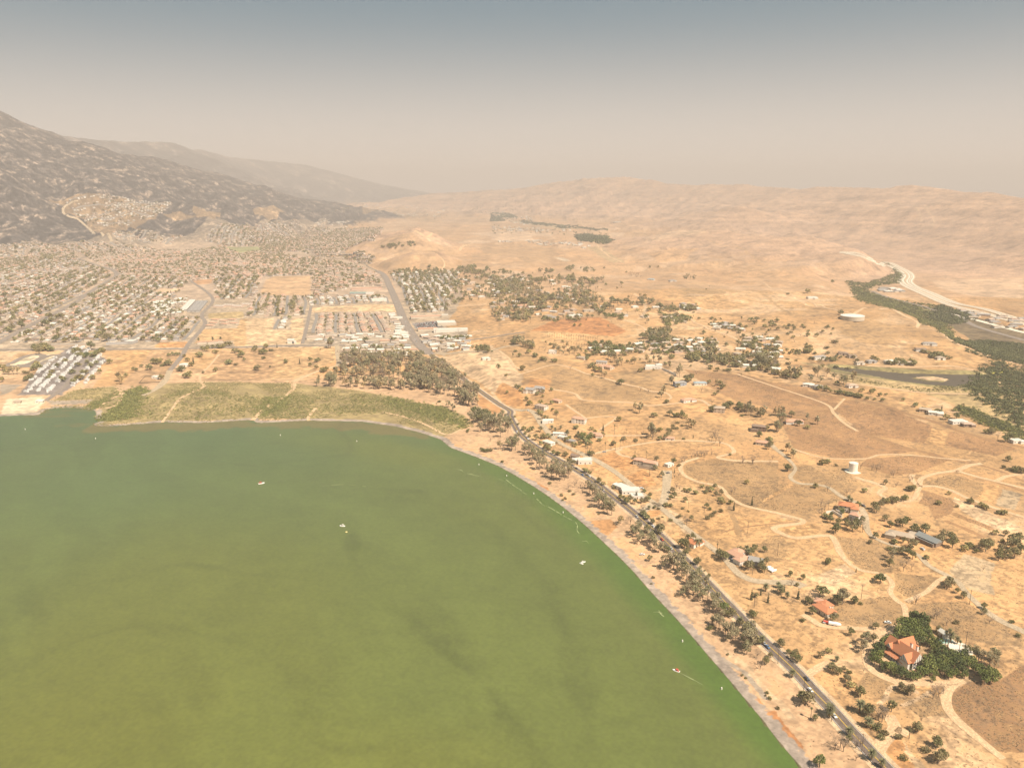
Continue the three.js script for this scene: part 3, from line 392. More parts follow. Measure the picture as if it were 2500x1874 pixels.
  const pond = new THREE.Mesh(onShape(POND, 7.2), new THREE.MeshStandardMaterial({ name: 'pond_water', color: new THREE.Color().setRGB(0.085, 0.066, 0.042), roughness: 0.7 })); pond.name = 'pond_water'; pond.receiveShadow = true; pond.userData = { kind: 'structure', label: 'narrow murky brown pond in the marsh beyond the ridge' }; scene.add(pond);
}
// ------------------------------------------------------------ roads and tracks: thin sheets draped on the ground
function smoothPath(pts, step) {
  const c = new THREE.CatmullRomCurve3(pts.map(([x, z]) => new THREE.Vector3(x, 0, z)), false, 'centripetal'), n = Math.max(2, Math.ceil(c.getLength() / step));
  return c.getSpacedPoints(n).map((p) => [p.x, p.z]);
}
function ribbonGeometry(path, width, lift, shift = 0, rough = false) {
  const g = new THREE.BufferGeometry(), p = [], uv = [], idx = [], across = width > 4 ? 4 : width > 1.5 ? 2 : 1; let run = 0;
  for (let i = 0; i < path.length; i++) {
    const a = path[Math.max(0, i - 1)], b = path[Math.min(path.length - 1, i + 1)], l = Math.hypot(b[0] - a[0], b[1] - a[1]) || 1, nx = -(b[1] - a[1]) / l, nz = (b[0] - a[0]) / l;
    if (i) run += Math.hypot(path[i][0] - path[i - 1][0], path[i][1] - path[i - 1][1]);
    const wob = rough ? width * (1 + 0.3 * tap(N1, run, width * 40 + lift * 900, 700)) : width;
    for (let k = 0; k <= across; k++) {
      const s = shift + (k / across - 0.5) * wob, x = path[i][0] + nx * s, z = path[i][1] + nz * s;
      p.push(x, ground(x, z) + lift + 0.00018 * Math.hypot(x, z), z); uv.push(s, run);
      if (i && k) { const q = i * (across + 1) + k, o = q - across - 1; idx.push(o - 1, o, q - 1, o, q, q - 1); }
    }
  }
  g.setAttribute('position', new THREE.Float32BufferAttribute(p, 3)); g.setAttribute('uv', new THREE.Float32BufferAttribute(uv, 2)); g.setIndex(idx); g.computeVertexNormals();
  if (g.attributes.normal.getY(Math.floor(path.length / 2) * (across + 1)) < 0) { for (let i = 0; i < idx.length; i += 3) [idx[i], idx[i + 1]] = [idx[i + 1], idx[i]]; g.setIndex(idx); g.computeVertexNormals(); }
  return g;
}
const rgbm = (name, r, g, b, rough = 1, more = {}) => new THREE.MeshStandardMaterial({ name, color: new THREE.Color().setRGB(r, g, b), roughness: rough, ...more });
function grainMap(base, spread, seed) {   // a small tiling map of speckled wear, in metres
  const n = 256, d = new Uint8Array(n * n * 4), c = hex(base);
  for (let j = 0; j < n; j++) for (let i = 0; i < n; i++) { const v = 1 + spread * (0.6 * N1[((j * 2 + seed) & 511) * 512 + i * 2] + 0.7 * N3[((j * 2) & 511) * 512 + ((i * 2 + seed) & 511)]), o = (j * n + i) * 4; for (let q = 0; q < 3; q++) d[o + q] = clamp(c[q] * v, 0, 255); d[o + 3] = 255; }
  const t = new THREE.DataTexture(d, n, n, THREE.RGBAFormat); t.wrapS = t.wrapT = THREE.RepeatWrapping; t.colorSpace = THREE.SRGBColorSpace; t.magFilter = THREE.LinearFilter; t.repeat.set(1 / 37, 1 / 61); t.needsUpdate = true; return t;
}
const M = {
  asphalt: new THREE.MeshStandardMaterial({ name: 'asphalt', map: grainMap('#6a5d54', 0.16, 3), roughness: 0.95 }), oldAsphalt: new THREE.MeshStandardMaterial({ name: 'worn_asphalt', map: grainMap('#ab997f', 0.12, 40), roughness: 1 }),
  street: new THREE.MeshStandardMaterial({ name: 'street_asphalt', map: grainMap('#85796e', 0.14, 90), roughness: 1 }), dirt: new THREE.MeshStandardMaterial({ name: 'track_dirt', map: grainMap('#c3a480', 0.14, 120), roughness: 1 }),
  shoulder: new THREE.MeshStandardMaterial({ name: 'shoulder_gravel', map: grainMap('#c0a584', 0.14, 160), roughness: 1 }), concrete: new THREE.MeshStandardMaterial({ name: 'concrete', map: grainMap('#d6cbb8', 0.07, 200), roughness: 1 }),
  yellow: rgbm('yellow_paint', 0.55, 0.36, 0.06, 0.8), white: rgbm('white_paint', 0.62, 0.6, 0.55, 0.8),
};
const add = (name, g, m, parent = scene) => { const o = new THREE.Mesh(g, m); o.name = name; o.castShadow = o.receiveShadow = true; parent.add(o); return o; };
const used = new Map();
const numbered = (name) => { const n = used.get(name) ?? 0; used.set(name, n + 1); return n ? `${name}_${String(n).padStart(3, '0')}` : name; };
const structure = (o, label) => { o.userData = { kind: 'structure', label }; return o; };

const stepFor = (pts) => { const r = Math.min(...pts.map((p) => Math.hypot(p[0], p[1]))); return clamp(r / 220, 3, 16); };
const ROADWAYS = [];   // everything that houses keep clear of
{
  const pts = HIGHWAY_PX.slice(0, 49).map(([u, v]) => spot(u, v)), path = smoothPath([...pts.slice(0, 30), ...pts.slice(30)], 5);
  ROADWAYS.push([pts, 16]);
  const h = structure(add('highway', ribbonGeometry(path, 9.4, 0.16), M.asphalt), 'two lane lakeshore highway running from the beach into the town');
  add('shoulder', ribbonGeometry(path, 15.5, 0.06), M.shoulder, h);
  add('centre_line', ribbonGeometry(path, 0.5, 0.22), M.yellow, h);
  for (const s of [-1, 1]) add('edge_line', ribbonGeometry(path, 0.22, 0.22, s * 4.2), M.white, h);
}
{
  const a = land('c4 790,522 840,525 1000,560 1150,600 1270,650 1330,685 1345,715 1328,750 1375,790 1500,840 1700,920 1900,960 2211,1050 V 2330,720'), b = land('c4 800,526 830,530 1000,571 1150,622 1245,665 1282,705 1262,742 1300,780 1450,850 1650,932 1900,992 2211,1077 V 2330,728');
  const f = new THREE.Group(); f.name = 'freeway'; scene.add(f); structure(f, 'divided freeway curving through the valley below the bare hills');
  for (const p of [a, b]) { const path = smoothPath(p, 12); add('carriageway', ribbonGeometry(path, 19, 0.5), M.concrete, f); add('shoulder', ribbonGeometry(path, 27, 0.3), M.shoulder, f); add('wheel_track', ribbonGeometry(path, 2.6, 0.7, 2.5), M.oldAsphalt, f); add('wheel_track', ribbonGeometry(path, 2.6, 0.7, -2.5), M.oldAsphalt, f); }
}
function road(name, mat, width, text, label, lift = 0.12) { const pts = land(text), path = smoothPath(pts, stepFor(pts)); ROADWAYS.push([pts, width / 2 + 9]); return structure(add(numbered(name), ribbonGeometry(path, width, lift, 0, mat === 'dirt' || mat === 'oldAsphalt'), M[mat]), label); }
road('road', 'street', 13, 'c4 1040,822 1120,857 1300,907 1500,960 1700,1020 V 2110,705 2212,735', 'frontage road between the freeway and the green wetland');
road('road', 'concrete', 14, 'V 2050,677 2120,694 2212,718 2330,745', 'pale yard road beside the freeway at the wetland edge');
road('road', 'street', 15, 'c5 -250,870 0,740 300,575 570,440 700,350 830,270 893,232 870,190 750,150 640,112 612,100 660,85', 'grey avenue winding through the tract houses to the hills');
road('boulevard', 'street', 21, 'c6 1420,520 1350,460 1290,380 1230,280 1180,160 1110,0 c2 1060,1010 1010,982', 'wide grey boulevard carrying the highway through the town shops', 0.3);
road('road', 'street', 11, 'c5 -200,800 0,800 800,797 1300,796 1800,782 2211,770 c6 700,450 1290,437', 'straight cross street along the lake side of the town');
road('road', 'street', 9, 'c6 1290,437 1500,428 1800,400 2050,362 2150,350', 'side street running up the hill from the highway junction');
road('road', 'oldAsphalt', 9, 'c6 1350,500 1600,512 1850,497 2050,455 2110,450', 'narrow lane climbing from the highway below the hill houses');
road('road', 'street', 9.5, 'c5 1310,960 1400,850 1450,760 1580,600 1555,535 1640,412 1470,270', 'street bending past the storage yard towards the fields');
road('road', 'oldAsphalt', 10, 'c5 1310,960 1270,1040 1190,1110 1100,1155', 'dusty road end running down to the reed bed');
road('road', 'street', 8, 'V 653,742 661,712 672,660', 'straight street beside the pale rectangular field');
road('road', 'oldAsphalt', 8, 'V 727,745 731,779 728,792', 'short lane beside the eucalyptus grove');
road('road', 'dirt', 8, 'V 728,790 699,798 675,806 651,816 632,826', 'sandy lane at the corner of the big field');
road('road', 'oldAsphalt', 12, 'c1 600,758 540,775 500,800 485,845 520,875 600,900 680,970 720,1010 860,1072', 'pale road climbing to the houses on the mountain bench');
road('road', 'street', 8, 'c5 350,1195 480,1100 640,900 760,790', 'park road between the rows of white trailers');
road('road', 'oldAsphalt', 7.5, 'c7 130,622 300,640 400,760 500,870 650,950 800,1020 950,1110 1100,1230 1200,1310 B 500,615 700,780 900,930 1080,1070 1200,1170 1350,1330 1500,1400 1700,1420 1950,1430 2050,1470', 'worn side road running alongside the highway below the slope');
road('road', 'oldAsphalt', 9, 'B 240,690 360,620 430,570 500,600', 'short paved link from the highway to the side road');
road('road', 'oldAsphalt', 8, 'B 500,600 540,520 570,300 570,215', 'straight paved driveway up to the salmon roofed house');
road('road', 'oldAsphalt', 5.5, 'c8 230,700 280,760 400,860 450,930 412,1000 480,1042 600,1050 690,1067 820,1150 960,1205', 'narrow paved lane winding down past the white water tank');
road('road', 'oldAsphalt', 5.5, 'C 450,610 495,700 520,850 570,920 700,990 900,1052 1060,1120 1200,1250 1390,1350 1500,1420 1600,1540 1720,1658 E 1800,180 1950,280 2250,425', 'narrow paved lane descending from the orange roofed villa');
for (const [w, label, text] of [
  [4.5, 'dirt track over the orange slope above the highway bend', 'c7 60,180 130,230 200,310 290,332'],
  [4.5, 'long dirt track contouring below the hilltop houses', 'c7 120,390 290,338 490,285 620,310 720,350 880,392 1050,440 1150,460 1230,490 1340,502 1385,540 1345,565'],
  [5, 'pale dirt road crossing the slope above the white villa', 'c7 440,470 640,507 700,555 900,570 1090,580 1190,600 1480,575 1600,555 1690,602'],
  [4, 'dirt path dropping to the white villa', 'c7 570,590 640,640 720,692'], [4, 'curved dirt drive behind the white villa', 'c7 720,700 850,685 960,690 900,740 830,790'],
  [4.5, 'dirt road behind the palm garden', 'c7 870,832 1000,832 1190,830'],
  [5, 'pale dirt road leading up from the side road past palms', 'c7 790,972 960,932 1250,882 1440,870 1700,880 1800,892 1868,960 1745,1000 1850,1022 2211,1030'],
  [4.5, 'hooked dirt drive to the long salmon roofed house', 'c7 1010,935 970,950 1000,982 1085,1002 1120,1025'],
  [5, 'long dirt road sweeping round the brushy hillside', 'c7 1600,1000 1470,1050 1480,1130 1600,1190 1750,1220 1840,1310 1950,1370 2211,1430 B 1900,710 2040,752 2030,780 1800,812 1720,835 1780,882 1950,940 2211,920 C 120,920 170,970 230,1100 330,1220 450,1290 700,1340 790,1430 770,1530 870,1640 E 900,100 935,200 925,330'],
  [4, 'dirt spur joining two tracks above the mansion garden', 'C 940,1630 1150,1530 1300,1400 1390,1352'],
  [5.5, 'pale dirt road from the water tank down the gully', 'C 400,285 440,305 600,350 712,402 650,460 720,512 780,530 930,552 1010,530 1080,400 1110,300 1250,250 1500,210 1620,160 1760,140'],
  [5, 'short dirt spur rising beside the junction', 'C 1080,390 1000,300 1015,255'], [5, 'pale dirt road along the crest right of the tank', 'C 1090,388 1250,385 1400,420 1600,510 1900,620 2300,745'],
  [5, 'dirt road skirting the upper brush plots', 'C 1480,215 1700,280 1950,340 2300,430'], [5, 'dirt branch at the far edge of the plots', 'C 1920,325 2050,272 2300,250'],
  [3.5, 'faint dirt track crossing the upper russet slope', 'c8 440,780 640,840 760,852 1000,850 1100,822 1350,825 1600,850 1800,865'], [4, 'faint dirt track down the long russet ridge', 'c8 0,200 300,300 700,440 745,500 830,580 930,640'], [3.5, 'thin dirt line joining two tracks on the ridge', 'c8 745,475 830,388'],
  [7, 'dirt road round the foot of the mansion garden', 'E 930,345 790,385 650,480 560,570 520,690 560,810 700,900 900,962 1200,962 1400,965 1560,930'],
  [5.5, 'dirt road curving down from the mansion gate', 'E 1480,960 1420,1010 1372,1100 1400,1250 1500,1370 1650,1500 1830,1650 1990,1780'],
  [6, 'pale gravel driveway joining the highway below the mansion', 'F 360,420 550,312 700,240'], [7, 'pale paved drive rising from the highway to the walled tree clump', 'F 1320,1440 1430,1285 1570,1155 1565,1080 1490,950'], [6, 'short pale drive past a lone palm', 'F 1590,1130 1730,1195 1760,1210'],
  [5, 'dirt drive to the orange roofed house by the side road', 'E -180,220 -60,290 0,330 200,360 480,375 560,380'], [4.5, 'white dirt path through the reed bed', 'c5 1690,835 1600,940 1545,990 1545,1050 1570,1085 1400,1170 1330,1250 1250,1362'],
  [7, 'white sandy inlet path in the middle of the reed bed', 'c6 370,740 360,790 280,860 V 590,872 c5 2060,1240 1990,1300 1945,1345'], [4, 'thin white path near the lake edge of the reed bed', 'c6 540,935 500,980 480,1005 485,1032'],
  [4, 'dirt track beside the cove at the end of the reed bed', 'G 1640,290 1600,360 1480,420 1360,500 1300,560'], [4, 'branching dirt track in the reed bed near the cove', 'G 1660,320 1620,420 1530,510 1420,540'],
  [5, 'dirt track along the lower edge of the big fields', 'c5 1290,1047 1550,1050 1750,1046 2000,1040 c6 150,715 350,710'], [4, 'pale path along the shore side of the reed bed', 'c6 1050,965 1250,1010 1400,1070 1560,1140 1660,1100'],
  [5, 'pale valley track crossing the golden flats', 'c4 0,745 180,755 300,810 430,850 560,905 720,960 900,1000'], [7, 'sandy track between the wetland and golden field', 'c4 900,1000 1200,960 1250,990 1390,1060 1400,1110 1540,1130 1680,1220 1900,1310 2200,1390'], [5, 'dirt road beside the pond', 'c4 1000,1400 1300,1408 1700,1405 1900,1460'],
  [5, 'dirt track along the marsh edge below the ridge', 'c8 800,260 1100,300 1400,340 1750,352 2010,350'], [6, 'pale trail over the nearer bare hill', 'c2 1300,853 1470,853 1530,915 1490,985'], [10, 'pale graded track on the twin hills', 'c2 1300,670 1400,720 1560,740 1720,760 1650,830'],
  [8, 'light track in the far valley', 'c3 690,440 880,690 1000,760'], [6, 'track to the cluster below the golden knoll', 'c3 1020,1200 1180,1270 1150,1350'], [6, 'lane running through the valley houses', 'c3 1520,1180 1650,1260 1850,1330 1960,1390 2211,1490'],
]) road('dirt_track', 'dirt', w, text, label, 0.09);
{ // sandy levee path along the reed bed and the gravel strand, white foam lines
  const scum = (text) => smoothPath(points(text).map(([u, v]) => onLevel(u, v, 0.05)), 2);
  const water = (path, w, lift) => { const g = ribbonGeometry(path, w, 0); const p = g.attributes.position; for (let i = 0; i < p.count; i++) p.setY(i, lift); g.computeVertexNormals(); return g; };
  const foam = new THREE.Group(); foam.name = 'algae_foam'; scene.add(foam); foam.userData = { kind: 'stuff', label: 'pale wavering lines of algae foam floating off the beach' };
  const fm = rgbm('foam', 0.27, 0.31, 0.14, 0.9), parts = [];
  for (const t of ['A 0,620 60,640 110,650 150,680', 'A 150,680 220,695 300,715 350,730', 'A 520,742 545,760 590,768', 'A 600,755 640,785 700,830 750,860 770,875', 'A 780,890 820,910', 'A 930,960 970,1000 1000,1030 1040,1045', 'A 1050,1045 1090,1065 1130,1090', 'A 1140,1095 1200,1130', 'A 1215,1140 1260,1165 1310,1190', 'A 1350,1210 1370,1250 1365,1300 1390,1335', 'A 1420,1420 1465,1415 1490,1440', 'A 1490,1450 1520,1455', 'A 1520,1475 1545,1490', 'D 420,195 470,190 520,205', 'D 480,170 500,210 535,240', 'V 690,1050 740,1046 790,1050'])
    { const path = scum(t); for (let i = 0; i + 2 < path.length; i += 2) if (rnd() < 0.8) parts.push(water(path.slice(i, i + 4), rr(0.25, 1.1), 0.03 + rnd() * 0.02)); }
  add('foam_line', mergeGeometries(parts), fm, foam);
}
// ------------------------------------------------------------ naming and describing things
const thing = (name, label, category, [x, y, z], turn = 0, group) => { const o = new THREE.Group(); o.name = numbered(name); o.position.set(x, y, z); o.rotation.y = turn; o.userData = { label, category }; if (group) o.userData.group = group; scene.add(o); return o; };
const seat = ([x, z], sink = 0) => [x, ground(x, z) - sink, z];
const ordinal = (n) => ['nearest', 'second nearest', 'third nearest', 'fourth nearest', 'fifth nearest', 'sixth nearest', 'seventh nearest', 'eighth nearest', 'ninth nearest', 'tenth nearest', 'eleventh nearest', 'twelfth nearest'][n - 1] ?? `${n}${n % 10 === 1 && n % 100 !== 11 ? 'st' : n % 10 === 2 && n % 100 !== 12 ? 'nd' : n % 10 === 3 && n % 100 !== 13 ? 'rd' : 'th'} nearest`;
const LANDMARKS = [['the orange roofed mansion', 'E 920,680'], ['the white water tank', 'C 365,190'], ['the low round tank', 'c4 890,1030'], ['the white columned villa', 'A 1390,120'], ['the dark metal barn', 'C 1180,970'], ['the flat white roofed houses', 'A 1930,880'], ['the salmon roofed L shaped house', 'B 1330,1150'], ['the long salmon roofed house', 'B 330,130'], ['the orange roofed villa', 'C 310,620'],
  ['the house beside the red boat', 'E 60,190'], ['the palm garden houses', 'A 1300,300'], ['the pale hillside house', 'A 1430,550'], ['the white hilltop house', 'c7 1250,300'], ['the blue grey hilltop house', 'c7 1440,440'], ['the brown walled ridge house', 'c7 2060,770'], ['the red roofed slope house', 'c7 1510,560'], ['the highway bend', 'A 720,230'], ['the side road junction', 'B 450,600'], ['the tan ranch house', 'C 880,910'],
  ['the mansion gate', 'E 1450,980'], ['the bottom paved driveway', 'F 1570,1150'], ['the lower gravel driveway', 'F 540,320'], ['the short beach spur of trees', 'D 1450,630'], ['the beach tree belt', 'A 1650,1050'], ['the upper beach tree belt', 'A 1050,680'], ['the grove by the bend', 'A 480,200'], ['the fenced pen', 'c5 1150,1030'], ['the big pinkish field', 'c5 2000,900'], ['the small orange cottage', 'B 845,1020'], ['the pond', 'c4 1200,1480'],
  ['the tan two storey ridge house', 'c7 1750,640'], ['the salmon roofed crest house', 'c8 440,570'], ['the gully track junction', 'C 1080,390'], ['the grey graded pad', 'C 1700,1350'], ['the twin grey gabled houses', 'c7 330,490'], ['the sandy lane corner', 'c6 480,680'], ['the tilled orange slope', 'A 2050,740'], ['the pale triangular clearing', 'C 200,1320'], ['the brush covered knoll', 'c7 1800,1130'], ['the marsh edge houses', 'c8 1600,540'], ['the trailer park', 'c5 450,1000'], ['the hilltop salmon house', 'c7 890,300'], ['the russet ridge crest', 'c8 1500,700'], ['the lakeshore reeds', 'c6 1000,980'], ['the walled tree clump', 'F 1350,950'], ['the lower right track', 'E 1400,1250'], ['the south row of parked boats', 'B 1450,1260']].map(([n, t]) => [n, land(t)[0]]);
const VALLEY = [['the big white store', 'c2 1560,1390'], ['the red and white house', 'c3 240,1105'], ['the long white roofed house', 'c3 640,1180'], ['the bare rust slope', 'c3 700,1230'], ['the palm row', 'c3 620,1345'], ['the twin tall trees', 'c4 180,1400'], ['the valley lane bend', 'c3 1350,1190'], ['the hilltop salmon house', 'c7 890,280'], ['the white hilltop house', 'c7 1250,250'], ['the golden knoll', 'c3 1100,900'], ['the row of houses above the pond', 'c4 800,1340'], ['the pond tail', 'c4 650,1420'], ['the golden slope lane', 'c4 1500,1320'], ['the boulevard bend', 'c2 1150,1030'], ['the nearer bare hill', 'c2 1400,1000'], ['the palm lined lane', 'c3 1500,1400'], ['the wooded left slope', 'c3 100,1000'], ['the middle of the tall tree belt', 'c3 500,1080'], ['the right end of the tall tree belt', 'c3 1050,1080'], ['the white barns on the flats', 'c3 1520,1100'], ['the lane by the marsh', 'c4 400,1300'], ['the farther golden field edge', 'c2 1800,1150']].map(([n, t]) => [n, land(t)[0]]);
const nearestMark = (x, z) => { let b = 0, d = 1e18; LANDMARKS.forEach(([, p], i) => { const q = (p[0] - x) ** 2 + (p[1] - z) ** 2; if (q < d) { d = q; b = i; } }); return b; };

// ------------------------------------------------------------ plants
function tube(a, b, r0, r1, sides = 5) {
  const A = new THREE.Vector3(...a), B = new THREE.Vector3(...b), g = new THREE.CylinderGeometry(r1, r0, A.distanceTo(B), sides, 1, true);
  g.applyQuaternion(new THREE.Quaternion().setFromUnitVectors(new THREE.Vector3(0, 1, 0), B.clone().sub(A).normalize())); g.translate((A.x + B.x) / 2, (A.y + B.y) / 2, (A.z + B.z) / 2); g.deleteAttribute('uv'); return g;
}
const ball = () => { let x, y, z, l; do { x = rr(-1, 1); y = rr(-1, 1); z = rr(-1, 1); l = x * x + y * y + z * z; } while (l > 1 || l < 1e-4); return [x, y, z, Math.sqrt(l)]; };
let LEAFK = 0.78;
function leaves(blobs, n, size, flat = 1, hue = 0.22) {
  size *= LEAFK;   // small bent leaf sprays through the volume of several lobes
  const p = [], c = [], total = blobs.reduce((s, b) => s + b[3] * b[3], 0);
  for (let i = 0; i < n; i++) {
    let t = rnd() * total, b = blobs[0]; for (const q of blobs) { t -= q[3] * q[3]; if (t <= 0) { b = q; break; } }
    const [x, y, z, l] = ball(), k = b[3] * Math.pow(l, -0.45), o = [b[0] + x * k, b[1] + y * k * (b[4] ?? 0.85), b[2] + z * k], [ux, uy, uz, ul] = ball(), [wx, wy, wz] = ball();
    let u = [ux / ul, uy / ul * flat, uz / ul], v = [u[1] * wz - u[2] * wy, u[2] * wx - u[0] * wz, u[0] * wy - u[1] * wx]; const vl = Math.hypot(...v) || 1, s = size * rr(0.65, 1.35); u = u.map((q) => q * s); v = v.map((q) => q / vl * s * 0.8);
    const bend = s * 0.25, A = [o[0] - u[0], o[1] - u[1] - bend, o[2] - u[2]], B = [o[0] + v[0], o[1] + v[1], o[2] + v[2]], C = [o[0] + u[0], o[1] + u[1] - bend, o[2] + u[2]], D = [o[0] - v[0], o[1] - v[1], o[2] - v[2]];
    p.push(...A, ...D, ...B, ...B, ...D, ...C); const tone = 1 + rr(-hue, hue), warm = rr(-0.08, 0.08); for (let q = 0; q < 6; q++) c.push(tone * (1 + warm), tone, tone * (1 - warm));
  }
  const g = new THREE.BufferGeometry(); g.setAttribute('position', new THREE.Float32BufferAttribute(p, 3)); g.setAttribute('color', new THREE.Float32BufferAttribute(c, 3)); g.computeVertexNormals(); return g;
}
function fronds(n, len, droop, y, spreadDown, width) {
  const p = [], c = [];
  for (let i = 0; i < n; i++) {
    const a = i * 2.399 + rr(-0.2, 0.2), e = lerp(1.35, -spreadDown, i / n), ca = Math.cos(a), sa = Math.sin(a), tone = rr(0.8, 1.2), dead = i / n > 0.8 ? 1.5 : 1; let px = 0, py = y, el = e;
    for (let k = 0; k < 3; k++) {
      const x1 = px + Math.cos(el) * len / 3, y1 = py + Math.sin(el) * len / 3, w0 = width * [0.5, 1, 0.8][k], w1 = width * [1, 0.8, 0.1][k];
      const q = [[px * ca - w0 * sa, py, px * sa + w0 * ca], [px * ca + w0 * sa, py, px * sa - w0 * ca], [x1 * ca - w1 * sa, y1, x1 * sa + w1 * ca], [x1 * ca + w1 * sa, y1, x1 * sa - w1 * ca]];
      p.push(...q[0], ...q[1], ...q[2], ...q[1], ...q[3], ...q[2]); for (let r = 0; r < 6; r++) c.push(tone * dead, tone, tone / dead); px = x1; py = y1; el -= droop;
    }
  }
  const g = new THREE.BufferGeometry(); g.setAttribute('position', new THREE.Float32BufferAttribute(p, 3)); g.setAttribute('color', new THREE.Float32BufferAttribute(c, 3)); g.computeVertexNormals(); return g;
}
const leafMat = (name, r, g, b) => new THREE.MeshStandardMaterial({ name, color: new THREE.Color().setRGB(r, g, b), vertexColors: true, roughness: 1, side: THREE.DoubleSide });
const LEAF = { e: [leafMat('eucalyptus_leaf', 0.287, 0.244, 0.140), leafMat('eucalyptus_leaf', 0.255, 0.232, 0.123), leafMat('eucalyptus_leaf', 0.329, 0.273, 0.162)], b: [leafMat('green_leaf', 0.189, 0.174, 0.073), leafMat('green_leaf', 0.218, 0.191, 0.088), leafMat('green_leaf', 0.159, 0.157, 0.061), leafMat('green_leaf', 0.254, 0.209, 0.106)], s: [leafMat('shrub_leaf', 0.177, 0.168, 0.065), leafMat('shrub_leaf', 0.212, 0.174, 0.083)], y: [leafMat('lush_leaf', 0.136, 0.162, 0.042), leafMat('lush_leaf', 0.189, 0.209, 0.059), leafMat('lush_leaf', 0.106, 0.128, 0.042)],
  p: [leafMat('palm_frond', 0.177, 0.162, 0.071)], d: [leafMat('date_frond', 0.165, 0.157, 0.077)], c: [leafMat('cypress_leaf', 0.094, 0.099, 0.047)], x: [leafMat('dry_twig', 0.319, 0.232, 0.165), leafMat('dry_twig', 0.260, 0.197, 0.142)] };
const BARK = rgbm('bark', 0.2, 0.155, 0.115, 1), PALMBARK = rgbm('palm_bark', 0.2, 0.16, 0.12, 1);
const joined = (list) => mergeGeometries(list.map((g) => { const q = g.index ? g.toNonIndexed() : g; for (const k of Object.keys(q.attributes)) if (!['position', 'normal', 'color'].includes(k)) q.deleteAttribute(k); return q; }));
// each kind returns [trunk, crown] one metre tall; n = how many sprays
const GROW = {
  e(n) { const bl = [], trunk = [tube([0, -0.05, 0], [0.01, 0.5, 0], 0.024, 0.014), tube([0, 0.48, 0], [0.03, 0.85, 0.02], 0.014, 0.006)]; const m = 6 + Math.floor(rnd() * 3); for (let i = 0; i < m; i++) { const a = rnd() * 6.28, r = rr(0.08, 0.24), y = rr(0.4, 0.88), b = [Math.cos(a) * r, y, Math.sin(a) * r, rr(0.085, 0.145), 0.95]; bl.push(b); if (i < 5) trunk.push(tube([0, rr(0.25, 0.42), 0], [b[0], y - 0.03, b[2]], 0.012, 0.005, 4)); } bl.push([0.03, 0.9, 0.02, 0.1]); return [joined(trunk), leaves(bl, n, 0.036)]; },
  b(n) { const bl = [[0, 0.62, 0, 0.3, 0.8]], trunk = [tube([0, -0.08, 0], [0, 0.45, 0], 0.045, 0.03)]; for (let i = 0; i < 7; i++) { const a = i * 0.9 + rr(-0.3, 0.3), r = rr(0.2, 0.34), b = [Math.cos(a) * r, rr(0.4, 0.74), Math.sin(a) * r, rr(0.13, 0.21)]; bl.push(b); if (i % 2) trunk.push(tube([0, 0.35, 0], [b[0] * 0.8, b[1], b[2] * 0.8], 0.02, 0.008, 4)); } bl.push([rr(-0.1, 0.1), 0.82, rr(-0.1, 0.1), 0.17]); return [joined(trunk), leaves(bl, n, 0.062)]; },
  s(n) { const bl = []; for (let i = 0; i < 6; i++) { const a = i * 1.05 + rr(-0.4, 0.4), r = i ? rr(0.25, 0.5) : 0; bl.push([Math.cos(a) * r, rr(0.35, 0.62), Math.sin(a) * r, rr(0.24, 0.36), 0.9]); } return [tube([0, -0.1, 0], [0, 0.4, 0], 0.05, 0.03), leaves(bl, Math.ceil(n * 0.7), 0.11)]; },
  p(n) { return [joined([tube([0, -0.02, 0], [0.01, 0.5, 0], 0.022, 0.016), tube([0.01, 0.5, 0], [0, 0.93, 0], 0.016, 0.014)]), joined([fronds(30, 0.13, 0.5, 0.925, 0.7, 0.018), leaves([[0, 0.86, 0, 0.04, 1.6]], 20, 0.03)])]; },
  d(n) { return [joined([tube([0, -0.03, 0], [0, 0.58, 0], 0.06, 0.05, 7), tube([0, 0.55, 0], [0, 0.66, 0], 0.075, 0.05, 7)]), fronds(54, 0.46, 0.42, 0.64, 0.75, 0.04)]; },
  c(n) { const bl = []; for (let i = 0; i < 7; i++) { const y = 0.1 + i * 0.125; bl.push([rr(-0.01, 0.01), y, rr(-0.01, 0.01), lerp(0.105, 0.03, i / 6), 1.4]); } return [tube([0, -0.05, 0], [0, 0.3, 0], 0.02, 0.012), leaves(bl, Math.ceil(n * 0.7), 0.035, 1.5)]; },
  x(n) { const trunk = [tube([0, -0.05, 0], [0, 0.4, 0], 0.03, 0.018)], bl = []; for (let i = 0; i < 9; i++) { const a = i * 2.4, r = rr(0.14, 0.34), y = rr(0.5, 0.95), b = [Math.cos(a) * r, y, Math.sin(a) * r, rr(0.08, 0.15)]; bl.push(b); trunk.push(tube([0, rr(0.2, 0.4), 0], [b[0], y, b[2]], 0.013, 0.003, 4)); } return [joined(trunk), leaves(bl, Math.ceil(n * 0.45), 0.026)]; },
};
GROW.y = GROW.b;
const KIND = { e: ['eucalyptus_tree', 'grey green eucalyptus', 'tree'], b: ['leafy_tree', 'rounded green tree', 'tree'], y: ['garden_tree', 'lush garden tree', 'tree'], s: ['shrub', 'low bushy shrub', 'shrub'], p: ['fan_palm', 'slender fan palm', 'palm tree'], d: ['feather_palm', 'feathery palm', 'palm tree'], c: ['cypress_tree', 'narrow dark cypress', 'tree'], x: ['dry_tree', 'bare brownish tree', 'tree'] };
const MODELS = {}, SMALL = {};
for (const k of Object.keys(GROW)) { MODELS[k] = Array.from({ length: k === 'e' || k === 'b' || k === 'y' ? 7 : 4 }, () => GROW[k](k === 'e' ? 520 : 440)); }
